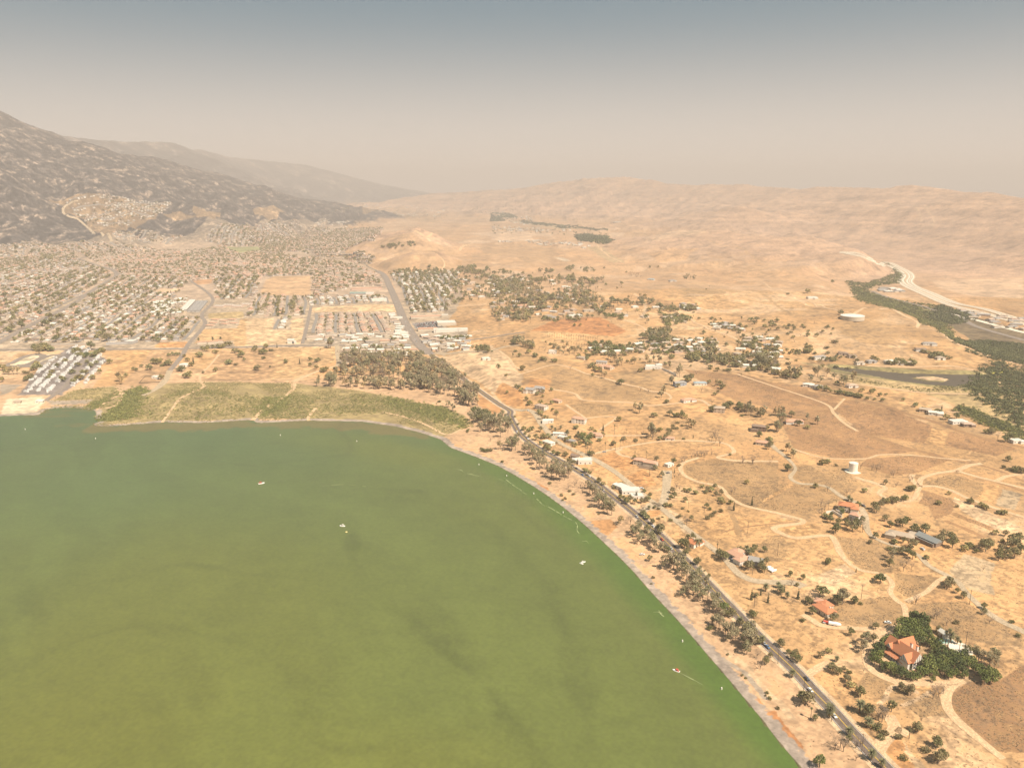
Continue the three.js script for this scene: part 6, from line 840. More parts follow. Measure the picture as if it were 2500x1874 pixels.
// ------------------------------------------------------------ trees where they stand
plant(`A e 800,470,15 850,500,16 880,560,16 930,600,16 960,650,17 1010,640,17 1060,700,18 1090,740,17 1140,750,18 1180,770,18 1230,760,18 1270,740,17 1290,700,15 1230,680,16 1000,560,15 900,480,14 840,440,13 950,540,15 1110,660,16 1160,690,16
 1480,860,12 1530,920,14 1580,1000,15 1600,1060,15 1650,1080,16 1690,1130,16 1740,1140,17 1560,940,14 1620,980,15 1500,900,12 1680,1040,15 1720,1080,15 x 1420,900,10 1340,840,9 1400,840,8 1270,860,7 1360,800,8 1450,850,9 s 1285,885,4 1330,920,4 1200,930,3.5 1240,965,3.5 1210,980,3
 e 320,240,17 380,200,19 420,230,20 460,240,20 500,250,20 540,300,18 590,230,17 620,250,17 650,200,16 440,180,20 520,180,20 560,150,19 350,160,18 250,160,16 210,120,14 400,160,19 480,150,20 600,180,17 470,210,20 540,430,12 620,430,15 660,450,17 700,440,18 730,380,16 680,400,17 640,400,15 x 430,340,8 600,360,9 s 350,450,6 390,455,6 430,450,6 330,430,5 560,570,5 1070,800,4 180,245,3 1600,1130,3
 b 690,85,5 735,165,4.5 790,225,8 880,220,8 970,240,10 840,240,7 805,270,5 850,300,5 920,330,13 1000,310,9 1055,310,8 1140,365,3.5 970,380,7 1030,420,9 1060,440,8 1110,475,7 1160,495,7 1450,680,7.5 1500,715,7.5 1600,785,8 1645,815,5 1770,850,4.5 1760,380,5.5 1870,330,6.5 1355,210,6 d 1095,215,6 1130,240,7.5 1190,210,6.5 e 2160,280,18 2190,300,16 s 2000,345,5 p 1460,480,11 1475,470,12 1510,430,10 1525,420,9 1670,450,14 1780,440,12 1830,420,12 1770,260,11 2010,250,8 2085,245,8 1900,265,8 1260,530,9 2150,720,9 1300,470,6 1360,490,6 1990,520,8 2115,520,8 b 1240,500,7 1300,590,9 1335,600,8 1280,570,8 1530,500,9 1500,490,9 1985,530,6
 b 1260,340,8 1370,300,8 1400,330,9 1440,300,9 1480,330,9 1520,300,8 1450,360,9 1400,380,7 1350,400,7 1500,380,8 1560,250,7 1640,280,7 1520,220,7 1610,340,6 1320,380,6 c 1650,230,9 d 1290,330,8 1260,280,8 1460,400,7 1380,290,8 y 1420,310,9 1470,350,9 1430,350,8 1500,330,9
 b 1830,960,7 1900,1020,10 1940,1000,10 1870,990,8 1990,1020,8 2060,1010,9 2110,1000,8 2150,950,8 2090,890,5 2130,985,7 c 2010,960,11 2000,950,10 s 1850,800,4 1780,850,3.5 x 2080,1090,8 b 2090,1150,7 2130,1180,6 2180,1240,7.5 e 1820,1250,11 1840,1230,10 x 1940,1240,10 1920,1200,8 e 2000,1380,13 2040,1330,13 2060,1430,11 b 2120,1320,9 e 2180,1450,14 1950,1340,10`);
plant(`B b 455,115,8 440,210,9 515,290,9 640,140,10 700,170,5 760,440,6 c 650,240,8 x 690,280,7 650,300,7 760,120,10 830,90,9 870,80,9 900,70,9 940,60,10 1000,50,10 730,130,7 970,70,9 1050,40,8 b 810,450,7.5 870,470,5.5 950,400,5 1000,445,8 1040,440,7 990,460,5 1090,390,5 1095,490,7 1155,480,9 630,460,8 650,510,10 610,530,8 560,600,5 610,605,5 765,555,8 1145,545,6.5 1170,575,6 1255,575,6 c 1290,645,10 1485,590,10 x 700,430,8 670,410,7 1265,470,9 1300,450,8 1385,140,9 1490,140,9 1680,150,7 b 1870,220,10 1430,360,7 2170,400,7 1250,50,5 1000,620,8 s 1030,640,4.5 1080,680,4.5 1150,660,5 1005,740,6 1050,710,4.5 b 1620,1100,9 p 970,670,9 800,620,7 b 830,760,7 x 780,800,11 760,790,9 s 680,725,4.5 710,725,5 430,620,3.5 480,635,3.5 480,740,2.5 460,735,2 520,720,2.5 605,760,4 800,660,3 740,630,3.5 d 375,635,5 b 320,700,7 355,740,6 410,790,8 300,690,6 x 300,650,7
 b 500,900,14 470,880,11 350,890,9 e 230,900,12 260,860,12 250,1010,11 380,1020,11 430,1050,12 480,1100,11 440,1080,11 340,950,10 410,990,11 200,920,10 b 520,1060,8 580,1100,8 550,1080,7 380,1190,7 850,960,8 s 800,930,4 b 760,1060,13 730,1050,11 790,1110,9 770,1130,8 d 890,1040,8 930,1020,7 b 900,1235,10 880,1230,8 s 930,1265,3 1025,1360,4 975,1300,2.5 420,1375,3 400,1440,2
 e 545,1280,13 590,1230,13 640,1280,15 680,1300,15 720,1240,14 780,1400,14 830,1450,14 870,1480,14 800,1560,13 850,1600,14 900,1580,14 950,1640,13 980,1500,12 1010,1600,12 920,1400,13 740,1580,12 1060,1650,12 1100,1640,10 660,1230,14 760,1330,13 850,1530,13 930,1530,13 880,1430,13 b 750,1290,9 620,1250,10 e 700,1340,13
 b 1170,1190,14 1130,1150,10 1200,1170,10 1250,1140,4.5 1510,1090,10 1480,1120,8 1400,1110,7 1360,1100,7 1340,1085,6 1640,1230,9 1620,1320,9 1570,1280,8 1450,1290,10 1480,1260,9 1420,1270,8 1600,1300,8 d 1450,1130,7 1430,1090,6 1590,1270,8 p 1570,1260,10 1490,1340,8 1110,1090,9 s 1470,1170,4.5 1260,1110,4 b 1900,1360,7 2040,1395,7.5 x 1910,1460,6 b 1975,1460,4.5 c 1480,1610,11 1580,1560,8 1660,1640,11 1835,1520,8 1985,1600,9 b 1530,1580,6 d 1635,1520,8 1790,1540,9 1865,1600,7 1770,1480,6 x 1920,1650,6 1920,1430,6 2130,1650,10 2100,1580,8 b 2200,1520,8 1810,1560,7`);
plant(`C b 40,150,8 90,140,7 s 185,165,4 x 620,220,10 570,210,8 660,200,9 450,190,8 800,290,9 780,270,7 b 715,370,9 x 830,390,7 90,440,10 300,480,8 330,500,6 b 490,450,6 810,570,11 780,550,9 840,560,9 910,550,9 930,530,8 660,620,11 620,670,12 600,640,10 690,580,10 740,570,9 710,760,8 x 980,340,8 1010,320,6 b 1000,440,8 980,430,7 1020,420,7 1290,580,6 780,830,8 760,820,7 840,800,9 900,820,10 930,780,9 960,770,8 1040,870,9 1010,880,8 1150,890,11 1120,860,9 610,950,8 s 550,1000,5.5 b 1400,475,5 1640,570,8 1620,560,6 1750,610,6.5 1810,640,7 1780,620,6 1940,680,5.5 2000,690,6 1970,680,5 s 1490,610,4 b 1900,905,6 2010,920,7 1980,990,5 2045,110,9 s 2050,210,6 2130,230,8 2180,240,8 2090,215,6 1990,190,5 b 1350,950,12 1300,1010,10 1320,980,10 1440,1050,12 1460,1000,11 1420,970,9 1570,1080,7 1640,1060,8 1620,1040,6 1700,1100,5 1800,1090,13 1850,1050,11 1760,1050,11 1820,1040,11 1940,1180,13 2030,1170,12 2110,1160,14 2090,1020,14 2160,980,11 1960,1080,9 2180,1100,10 2060,1060,11 2140,1080,12 s 1970,1100,6
 b 300,840,9 360,870,12 420,840,10 180,890,11 210,800,10 330,760,8 460,780,10 290,800,9 120,780,9 240,650,8 340,660,8 200,850,9 400,800,9 x 470,880,10 60,640,10 20,600,9 30,680,8 450,830,8 p 180,610,7 100,640,8 d 320,540,6 350,560,5 b 420,600,7 100,740,7 60,720,6 y 130,710,6 240,640,7 250,690,6
 b 830,940,6 910,995,7 820,1010,6 800,990,5 1010,1050,11 960,1130,9 900,1120,9 1010,1170,9 870,1120,8 980,1090,10 s 760,1070,5 b 760,1250,9 e 790,1200,11 800,1160,10 x 910,1300,9 1000,1280,7 940,1240,8 b 1160,1170,5.5 s 95,1220,7 c 400,1310,5 y 660,1430,9 620,1390,6 b 1420,1470,12 1400,1440,9 1380,1490,9 x 1770,1300,6 b 1560,1600,9 40,1580,11 260,1610,11 240,1580,9 190,1650,9 380,1650,8 x 1050,1640,7 b 1490,1540,6`);
plant(`D e 1060,200,12 1100,220,12 1080,160,12 1120,130,12 1150,300,11 1170,400,10 1130,370,9 1100,340,9 1060,340,9 x 1000,220,8 y 1170,210,10 b 1200,250,9 1270,250,9 1240,230,9 s 1020,385,5 1050,370,5 e 1220,470,12 1280,500,12 1250,520,11 1310,480,11 1200,440,10 b 1360,350,9 1340,330,7 e 1430,650,13 1470,620,14 1400,560,12 1490,540,13 1440,480,13 1450,580,13 1480,430,12 1420,420,11 b 1560,550,8 1540,530,7 d 1590,540,8 1355,340,8 p 1515,430,8 b 1500,260,7 1480,230,6 x 1540,690,8 1575,810,6 1545,760,6 b 1640,760,7 1685,690,7 d 1920,900,7 b 1810,580,9 1790,560,7 1880,650,5.5 1930,700,7 1980,740,7 1960,660,6 b 2070,1195,13 2110,1170,10 2030,1160,9 s 1765,1240,3 p 2120,1340,8 b 2170,1370,6 s 1675,1135,3 1650,1070,2.5 1635,1100,2 1420,910,2 1380,880,2 1225,655,2 2030,295,3.5 b 2110,120,8 2140,220,9 2080,90,7 p 1440,190,6 x 990,290,4 s 1400,380,3`);
plant(`E b 150,300,11 200,120,10 e 250,110,13 270,90,12 b 385,100,6 s 450,110,3 b 610,380,8 345,450,8 e 500,560,10 480,640,11 470,600,9 520,520,9 b 590,520,8 100,640,6 15,690,7 d 190,730,5 b 170,860,8 210,870,7 120,830,7 140,800,6 s 275,810,3.5 325,855,4 x 480,840,4 b 310,960,8 290,930,7 350,1010,6 450,1110,9 420,1080,7 780,1270,9 d 440,1280,9 b 540,1320,11 510,1290,8 x 680,1380,11 640,1360,10 710,1350,9 660,1320,8 d 530,1440,8 s 620,1460,5 700,1520,4.5 665,1560,4.5 640,1440,4 b 1060,1490,8 1040,1480,6 p 970,1560,7 s 860,1560,4 b 1270,1650,9 900,1060,9 880,1030,7 990,1090,9 960,1080,7 x 1230,1130,9 1290,1110,8 1340,1080,9 1250,1080,7 d 110,1340,9 b 320,1600,7 x 1040,110,7
 y 590,680,8 640,720,8 600,760,8 650,790,8 700,830,8 760,850,9 820,880,8 880,900,8 940,920,7 1000,930,7 1060,930,7 1110,900,8 660,640,9 690,580,9 740,560,9 800,540,10 860,500,11 920,490,11 980,530,10 1030,520,10 1090,560,9 1040,340,14 1100,370,13 1010,310,11 1150,330,9 1130,480,10 1180,500,9 900,420,13 950,460,12 1060,440,12 1160,450,10 1200,560,9 1260,590,9 1290,560,9 1180,880,11 1130,800,10 1220,860,10 1160,840,11 1200,800,11 1260,900,7 1230,950,6 1300,860,9 1350,880,8 1400,920,7 1440,900,7 1480,880,7 1330,780,10 1390,740,10 1430,800,9 1500,800,9 1560,880,8 1570,910,7 1610,800,8 1650,780,8 1560,700,8 1280,750,10 1250,700,10 1320,690,10 1480,720,9 1430,690,9 1690,870,9 1750,930,9 1790,970,9 1850,960,9 1900,930,8 1820,900,9 1730,860,9 1870,910,9 1780,920,9 850,850,7 910,870,7 720,800,7 800,820,7 620,640,9 570,720,7 630,680,8 770,540,9 1010,470,11 1090,500,10 960,410,12 1060,390,12 1140,420,10 1290,830,9 1390,850,8 1450,760,9 1530,760,9 1240,640,8 1300,640,9 1360,690,9 1520,850,8
 p 1390,590,15 1355,580,14 1510,640,10 d 1490,540,7 1420,520,8 c 1080,590,9 1000,800,10 985,815,9 1100,820,10 970,790,8 1060,760,8 e 1720,720,11 1750,740,10 1840,780,11 1890,800,10 1920,740,9 1700,700,9 1870,720,10 b 1660,640,7 1600,640,8 x 1270,270,9 1240,270,8 1375,340,8 b 1290,420,8 s 1480,320,3.5 x 1570,40,8 b 1780,220,8 1780,160,7 x 1840,320,6 s 2080,310,4 2150,460,4
 F d 690,960,10 p 440,995,9 d 960,1230,7 x 880,1440,10 770,1400,9 840,1380,9 1110,1380,8 1050,1390,8 d 1260,1560,8 1400,1660,7 y 560,1650,8 x 1050,1560,7 s 1690,1540,4 1990,1440,5 b 2130,1370,7 2160,1600,11 2200,1560,9 s 1620,1260,4 p 1770,1270,7`);
plant(`c7 b 115,375,6 60,310,7 50,300,6 235,330,6 120,505,6 190,460,7 230,490,8 210,470,7 270,560,7 295,595,7 400,500,6 355,520,7 395,535,5 460,485,5 380,590,7 420,620,8 460,590,7 470,640,6 380,670,8 360,660,7 410,700,6 x 500,700,8 b 330,220,9 390,250,8 470,265,8 e 180,120,13 240,140,13 290,160,11 210,110,12 320,150,11 480,180,13 520,200,13 560,180,12 600,210,13 640,200,12 690,200,12 500,160,12 580,150,12 660,180,11 b 735,245,7 760,310,8 800,330,10 830,340,10 780,300,8 e 870,390,11 850,370,9 x 610,320,7 b 780,370,6 1000,440,10 980,430,8 1150,340,8 e 1100,280,13 1000,290,14 950,270,14 920,250,12 900,240,12 970,300,12 1200,270,13 1250,260,12 1290,270,12 1220,290,11 1370,310,11 1450,380,17 1440,350,14 1390,440,13 b 1500,410,12 1540,410,12 1520,420,10 1440,460,7 1680,430,8 e 1740,450,12 b 1780,470,9 1760,440,8 x 1620,490,7 b 1720,520,6 1750,500,6 x 1700,590,8 e 1310,540,12 1325,510,11 x 1150,490,7 1210,500,7 e 1140,660,13 1110,640,11 1150,630,12 b 1375,680,10 1470,690,10 1440,690,8 1490,700,8 1410,690,6 1255,690,7 e 1240,860,15 1230,830,13 b 1350,580,7 e 1540,780,12 1520,760,10 1560,770,9 x 1730,880,13 1700,870,10 1760,910,10 1720,850,11 b 1700,650,9 1720,640,9 1690,640,7 1800,630,10 1840,620,11 1820,610,9 1910,620,10 e 1970,660,13 2000,680,12 1990,640,12 2070,690,13 2100,670,12 2050,680,11 s 1930,680,4 b 2120,790,9 2070,840,7 2150,920,10 2130,890,8 e 2190,680,12 2200,800,11 b 1340,860,9 1360,840,8 1300,865,6 s 1380,800,4 1400,760,5 1435,740,4 1470,760,4 1430,780,4 1400,780,4 1360,790,4 b 1300,800,6 1290,790,5 s 1480,860,4 c 1555,850,6 x 1020,880,7 s 1110,870,4.5 b 940,910,7 980,720,7 650,780,6 c 860,790,9 e 430,720,9 390,710,8 b 500,670,7`);
plant(`c8 b 630,320,8 690,330,8 680,315,7 720,340,6 790,355,8 820,350,7 850,365,6 880,368,6 920,375,5 955,385,6 1000,395,5 1060,400,5 1120,410,6 1280,405,5 1370,450,6 1380,440,6 1450,480,6 1430,475,5 1560,510,8 1540,500,8 1610,550,9 1690,545,9 1960,660,8 1920,655,7 1980,650,7 2070,720,9 2120,710,9 2100,690,8 x 2010,700,7 c 1575,490,10 e 620,220,15 600,210,12 690,220,13 750,240,12 820,290,16 840,280,14 800,270,14 890,260,12 900,240,12 560,270,11 640,265,9 b 770,280,7 1030,350,9 1050,340,8 1100,370,7 1150,365,5 960,335,7 e 410,240,13 470,220,13 440,210,12 400,200,14 330,230,11 370,230,11 490,200,12 150,140,22 140,120,20 160,130,20 215,150,20 230,130,19 200,140,18 x 280,150,14 300,140,12 e 30,170,13 b 30,480,10 80,490,10 120,490,10 10,470,8 180,530,10 200,510,10 e 340,520,12 320,520,10 320,640,15 340,600,15 310,650,13 300,640,12 350,580,12 b 420,530,9 e 540,555,10 620,590,12 b 480,600,9 460,595,8 540,620,6 c 220,640,10 b 170,680,8 250,720,8 245,780,10 255,760,9 e 400,800,10 430,850,10 420,830,10 380,790,8 x 45,890,9 120,890,9 270,860,6 b 390,950,9`);
plant(`c5 b 1205,910,9 1180,905,8 1230,900,8 1150,955,8 1050,965,6 1030,960,6 1090,935,5 1300,920,9 1280,925,8 1330,845,6 1300,850,6 1360,848,6 1380,845,6 1420,860,6 1545,860,9 1530,855,8 1445,890,7 c 1490,910,11 b 1475,930,7 1400,970,9 1380,965,8 1450,1020,9 1435,1015,9 1460,1000,8 s 1565,980,4 b 1660,970,8 1755,915,8 1770,910,7 s 1815,920,4 b 1860,860,9 1850,840,9 1880,885,6 1810,825,8 1990,960,9 1970,958,8 2030,835,9 2015,830,8 s 2030,870,5 2080,935,2.5 b 2050,785,7 s 2090,810,4 b 2200,900,6 e 935,1070,12 920,1050,12 b 970,1010,6 845,910,8 1240,1030,7 s 1245,930,4 b 1670,830,6 1650,825,6 20,960,11 45,990,9 e 100,995,11 130,990,10 s 200,985,5 b 240,1030,10 200,1040,8 220,1035,8 15,1050,9 280,930,8 260,960,8 300,950,9 270,945,8 1590,810,8 1560,800,7 1600,790,7 1740,770,8 1770,770,8 1700,790,7 1720,785,7 1640,790,7 1680,785,7 d 1530,740,7 1640,735,7 1700,735,7
 c6 b 130,520,9 120,515,8 145,515,8 s 135,555,5 190,495,4 c 240,470,8 b 310,590,5 c 415,595,8 b 495,570,6 545,580,7 560,575,6 495,610,6 545,630,6 s 185,615,2 575,485,2.5 b 155,460,7 60,500,7 75,480,7 e 655,475,17 640,470,15 690,690,14 560,740,11 545,770,8 s 690,640,5 b 600,660,7 620,650,7 590,650,6 e 650,770,14 640,760,13 700,740,10 620,745,12 660,720,12 680,755,12 1560,930,9 1595,960,9 s 1490,890,3 1710,1115,3
 c3 b 1810,1405,11 1220,800,11 1285,797,9 1040,838,10 1000,930,14 870,808,10 1655,970,6 730,1205,5 640,1250,8 685,1250,8 490,1225,9 780,1120,12 860,1140,10 1600,1200,9 1700,1200,9 2000,1215,12 2045,1210,12 e 1680,950,5 b 240,1590,12 400,1515,10 340,1490,11 c4 b 540,840,17 735,760,17 800,1005,14 s 390,850,9 b 460,1300,9 570,1290,10 530,1300,13 535,1270,12 700,1310,9 690,1360,8 735,1365,9 880,1330,8 800,1340,7 925,1370,9 1060,1350,9 1080,1360,8 1045,1340,8 660,1350,7 x 150,1060,9 105,1055,8 b 270,1090,10 290,1095,9 365,1105,8 440,1110,9 550,1140,7 660,1140,8 740,1120,7 690,1110,7`);
// groves and rows
scatter('c6 720,560 900,555 1100,560 1430,575 1560,650 1690,720 1790,805 1785,930 1730,960 1640,900 1500,835 1300,770 1100,720 900,700 740,720', 330, 'eeeeex', 15, 22, 'eucalyptus grove between reed bed and highway', '% in the dense grove between the reed bed and the highway', 0.5);
scatter('c6 750,780 830,790 960,790 1100,800 1330,810 1480,850 1500,820 1300,780 1000,745 800,740', 40, 'eee', 13, 18, 'eucalyptus edge of the grove', '% at the open lower edge of the eucalyptus grove', 0.6);
scatter('c6 620,700 700,690 720,760 640,780', 12, 'ee', 10, 15, 'trees at the sandy lane corner', '% at the sandy lane corner left of the grove', 0);
scatter('c6 1700,980 1780,970 1860,1000 1850,1060 1780,1060', 14, 'eb', 12, 17, 'trees at the reed bed tip', '% at the right tip of the reed bed', 0);
const WOODS = 'trees of the wooded valley', WOODS_L = '% in the wooded valley behind the slopes';
for (const [t, n, k, a, b] of [['c3 0,870 150,905 600,875 740,905 860,925 740,960 600,935 300,925 200,1000 0,1000', 90, 'eebb', 14, 26], ['c3 100,960 300,935 430,1000 420,1040 200,1040', 45, 'eee', 18, 26], ['c3 0,1020 200,1060 650,955 800,970 850,1050 980,1060 1250,1055 1270,1080 1000,1120 800,1130 450,1130 300,1150 0,1235', 190, 'eebbe', 12, 24], ['c3 120,1160 320,1155 300,1220 120,1210', 24, 'eb', 12, 20], ['c3 400,1190 530,1190 520,1225 400,1210', 12, 'bbc', 8, 14], ['c3 580,1180 690,1170 700,1210 590,1210', 14, 'b', 8, 13], ['c3 860,1165 1010,1180 1010,1205 880,1190', 18, 'by', 9, 14], ['c3 800,1120 860,1140 850,1160 800,1150', 8, 'b', 10, 15], ['c3 1270,1085 1400,1095 1580,1112 1580,1132 1300,1140', 26, 'bbe', 9, 17], ['c3 1300,1150 1480,1160 1560,1190 1450,1235 1350,1280', 34, 'bby', 10, 18],
  ['c3 1160,1350 1240,1310 1380,1300 1370,1380 1260,1390', 34, 'eebb', 15, 24], ['c3 1050,1400 1400,1350 1700,1350 1750,1420 1700,1500 1500,1470 1380,1475 1050,1455', 110, 'bbbyd', 7, 13], ['c3 740,1390 900,1380 1030,1425 1030,1480 800,1480', 44, 'bby', 7, 15], ['c3 1480,1490 1590,1470 1595,1520 1490,1515', 20, 'b', 9, 14], ['c3 1650,1440 1730,1440 1740,1540 1650,1530', 18, 'eb', 14, 22], ['c3 1730,1490 1950,1480 1950,1580 1750,1545', 34, 'ebb', 9, 16], ['c3 2000,1500 2211,1490 2211,1640 2000,1570', 40, 'ebb', 8, 16], ['c3 1700,1225 1930,1235 1930,1295 1720,1285', 30, 'bbd', 6, 12], ['c3 1940,1395 2211,1390 2211,1480 1990,1430', 40, 'bbd', 6, 12], ['c4 0,1190 330,1190 330,1420 0,1430', 40, 'bbe', 6, 14], ['c4 300,1270 600,1290 600,1320 320,1310', 14, 'b', 6, 10], ['c3 350,840 470,835 470,815 360,820', 10, 'be', 12, 20], ['c3 540,830 640,835 630,790 550,800', 10, 'be', 12, 20], ['c3 680,835 800,835 790,800 690,800', 12, 'be', 12, 18], ['c3 750,925 870,930 870,890 760,895', 12, 'e', 14, 20], ['c3 1040,880 1160,890 1150,850 1040,850', 9, 'x', 12, 18], ['c3 1480,890 1600,890 1600,860 1500,860', 10, 'e', 12, 20], ['c3 1460,1090 1580,1090 1590,1130 1480,1125', 14, 'b', 8, 13], ['c4 1140,1365 1370,1375 1360,1400 1150,1390', 24, 'bb', 8, 13], ['c4 1350,1260 1480,1280 1640,1340 1640,1355 1500,1340', 22, 'bb', 7, 12], ['c4 560,1340 760,1345 760,1365 560,1350', 12, 'b', 6, 10], ['c4 300,1460 500,1460 480,1510 320,1480', 18, 'be', 8, 14], ['c4 760,1600 980,1640 960,1650 760,1615', 12, 'b', 6, 10]]) scatter(t, Math.round(n * 1.5), k, a * 0.72, b * 0.72, WOODS, WOODS_L, 0.45);
scatter('c2 1100,1000 1650,975 1900,960 2211,1030 2211,1185 1760,1210 1560,1300 1270,1300 1190,1110', 460, 'eebbb', 7, 15, WOODS, WOODS_L, 0.5);
scatter('c2 1640,960 1760,960 1800,1010 1650,1010', 22, 'be', 14, 22, WOODS, WOODS_L, 0); scatter('c2 1100,995 1640,975 1640,1000 1110,1015', 44, 'bbe', 8, 14, WOODS, WOODS_L, 0);
for (const [t, n] of [['c2 880,470 1560,500 1560,580 900,560', 160], ['c2 1700,480 2211,540 2211,640 1850,570', 120], ['c2 540,560 1060,640 1000,720 540,660', 160], ['c3 0,470 900,520 900,560 0,540', 90], ['c2 700,480 900,500 900,640 650,600', 70]]) scatter(t, n, 'bbe', 6, 13, WOODS, WOODS_L, 0.5);
scatter('c3 0,830 600,850 1300,1060 1600,1110 1600,1250 1300,1400 700,1250 0,1250', 170, 'bbeex', 5, 12, WOODS, WOODS_L, 0.5); scatter('c3 0,1380 800,1380 1700,1460 2211,1500 2211,1640 1400,1640 700,1560 0,1500', 90, 'bbsex', 4, 9, WOODS, WOODS_L, 0.4); scatter('c3 1700,1180 2211,1200 2211,1480 1900,1400 1600,1350', 80, 'bbbdx', 4, 9, WOODS, WOODS_L, 0.4); scatter('c4 0,1100 700,1060 800,1200 1000,1400 300,1420 0,1400', 70, 'bbsx', 4, 9, WOODS, WOODS_L, 0.4);
scatter('c2 1500,1500 1740,1490 1740,1510 1500,1520', 22, 'by', 6, 9, 'plaza trees in front of the shopping centre', '% in the tree row before the shopping centre', 0);
scatter('c2 2050,1510 2211,1530 2211,1590 2060,1560', 22, 'eb', 8, 14, WOODS, WOODS_L, 0.2); scatter('c6 1750,470 1900,480 1880,520 1780,510', 24, 'bbp', 6, 11, 'trees of the house on the lane', '% round the white house on the climbing lane', 0);
for (let i = 0; i < 22; i++) plant(`c3 p ${430 + i * 18.5},${1330 + i * 1.6 + (i % 3) * 4},9`, 'palm row on the golden slope', 'slender fan palm in the long palm row on the golden slope');
for (let i = 0; i < 9; i++) plant(`c3 p ${555 + i * 20},${1398 + i * 2.5},9`, 'lower palm row on the golden slope', 'slender fan palm in the short lower palm row on the slope');
scatter('c2 1030,800 1200,770 1320,770 1330,800 1150,815', 34, 'b', 8, 13, WOODS, '% dotted over the farther twin hill', 0); scatter('c5 560,800 620,790 640,860 560,850', 22, 'bb', 5, 9, 'trees by the kart track', '% between the kart track and the green lawn', 0); scatter('c5 640,850 800,805 800,820 660,880', 26, 'yb', 6, 9, 'green tree row beside the lawn', '% in the green row beside the lawn', 0); scatter('c5 260,790 400,780 400,815 260,820', 34, 'eb', 7, 13, 'trees beside the kart track street', '% beside the kart track street', 0);
for (const [u, v] of [[370, 1030], [385, 1015], [470, 1035], [490, 1045], [545, 990], [560, 985], [600, 1035], [590, 1040], [580, 1055], [620, 1030], [660, 985], [640, 990], [670, 905], [700, 935], [740, 910], [770, 985], [710, 1030], [560, 1060], [600, 930], [440, 935], [400, 985], [500, 900]]) plant(`c5 b ${u},${v},7`, 'shade trees among the white trailers', 'dark round tree among the white trailers of the lakeside park');
for (const [u, v] of [[700, 800], [300, 835], [650, 720], [600, 540], [470, 560], [690, 555], [345, 620], [430, 740], [585, 745], [820, 735], [60, 670], [90, 660], [165, 640], [30, 400], [450, 390], [910, 420], [380, 560]]) plant(`c5 b ${u},${v},13`, 'tall yard trees of the leafy blocks', 'tall dark round tree among the leafy house blocks left');
plantAll();
// ------------------------------------------------------------ ground cover nobody could count
function thicket(name, label, zones) {
  const o = new THREE.Group(); o.name = name; o.userData = { kind: 'stuff', label }; scene.add(o); const m4 = new THREE.Matrix4(), col = new THREE.Color(), e = new THREE.Euler(), Q = new THREE.Quaternion();
  const forms = Array.from({ length: 3 }, () => { const bl = []; for (let i = 0; i < 4; i++) bl.push([rr(-0.4, 0.4), rr(0.25, 0.6), rr(-0.4, 0.4), rr(0.25, 0.4), 0.8]); return leaves(bl, 34, 0.17, 1, 0.25); });
  for (const [text, n, h0, h1, cols, clump = 0.5, test] of zones) {
    const poly = land(text), x0 = Math.min(...poly.map((p) => p[0])), x1 = Math.max(...poly.map((p) => p[0])), z0 = Math.min(...poly.map((p) => p[1])), z1 = Math.max(...poly.map((p) => p[1])), spots = [];
    for (let i = 0, k = 0; i < n && k < n * 30; k++) { const x = rr(x0, x1), z = rr(z0, z1); if (!insidePoly(poly, x, z) || rnd() < clump * smooth(0.1, -0.3, tap(N2, x, z, 420)) * 1.6 || !offRoad(x, z, 0.5)) continue; spots.push([x + rr(-15, 15) * rnd(), z + rr(-15, 15) * rnd()]); i++; }
    forms.forEach((g, v) => { const mine = spots.filter((_, i) => i % 3 === v); if (!mine.length) return; const im = new THREE.InstancedMesh(g, FOLIAGE, mine.length); im.name = name + '_clumps'; im.userData.kind = 'stuff'; im.castShadow = im.receiveShadow = true;
      mine.forEach(([x, z], i) => { const h = rr(h0, h1), w = h * rr(0.9, 1.7); m4.compose(new THREE.Vector3(x, ground(x, z) - 0.12 * h, z), Q.setFromEuler(e.set(0, rnd() * 6.28, 0)), new THREE.Vector3(w, h, w)); im.setMatrixAt(i, m4); const c = cols[Math.floor(rnd() * cols.length)], t = rr(0.8, 1.2); im.setColorAt(i, col.setRGB(c[0] * t, c[1] * t, c[2] * t)); }); o.add(im); });
  }
}
const WILLOW = [[0.2, 0.2, 0.062], [0.25, 0.24, 0.075], [0.18, 0.185, 0.06]], SEDGE = [[0.33, 0.28, 0.12], [0.31, 0.25, 0.115], [0.26, 0.23, 0.1], [0.37, 0.31, 0.15]], DARKW = [[0.12, 0.125, 0.048], [0.14, 0.14, 0.052], [0.1, 0.11, 0.044]], STRAWC = [[0.36, 0.25, 0.145], [0.31, 0.21, 0.125], [0.4, 0.29, 0.17], [0.26, 0.185, 0.11]];
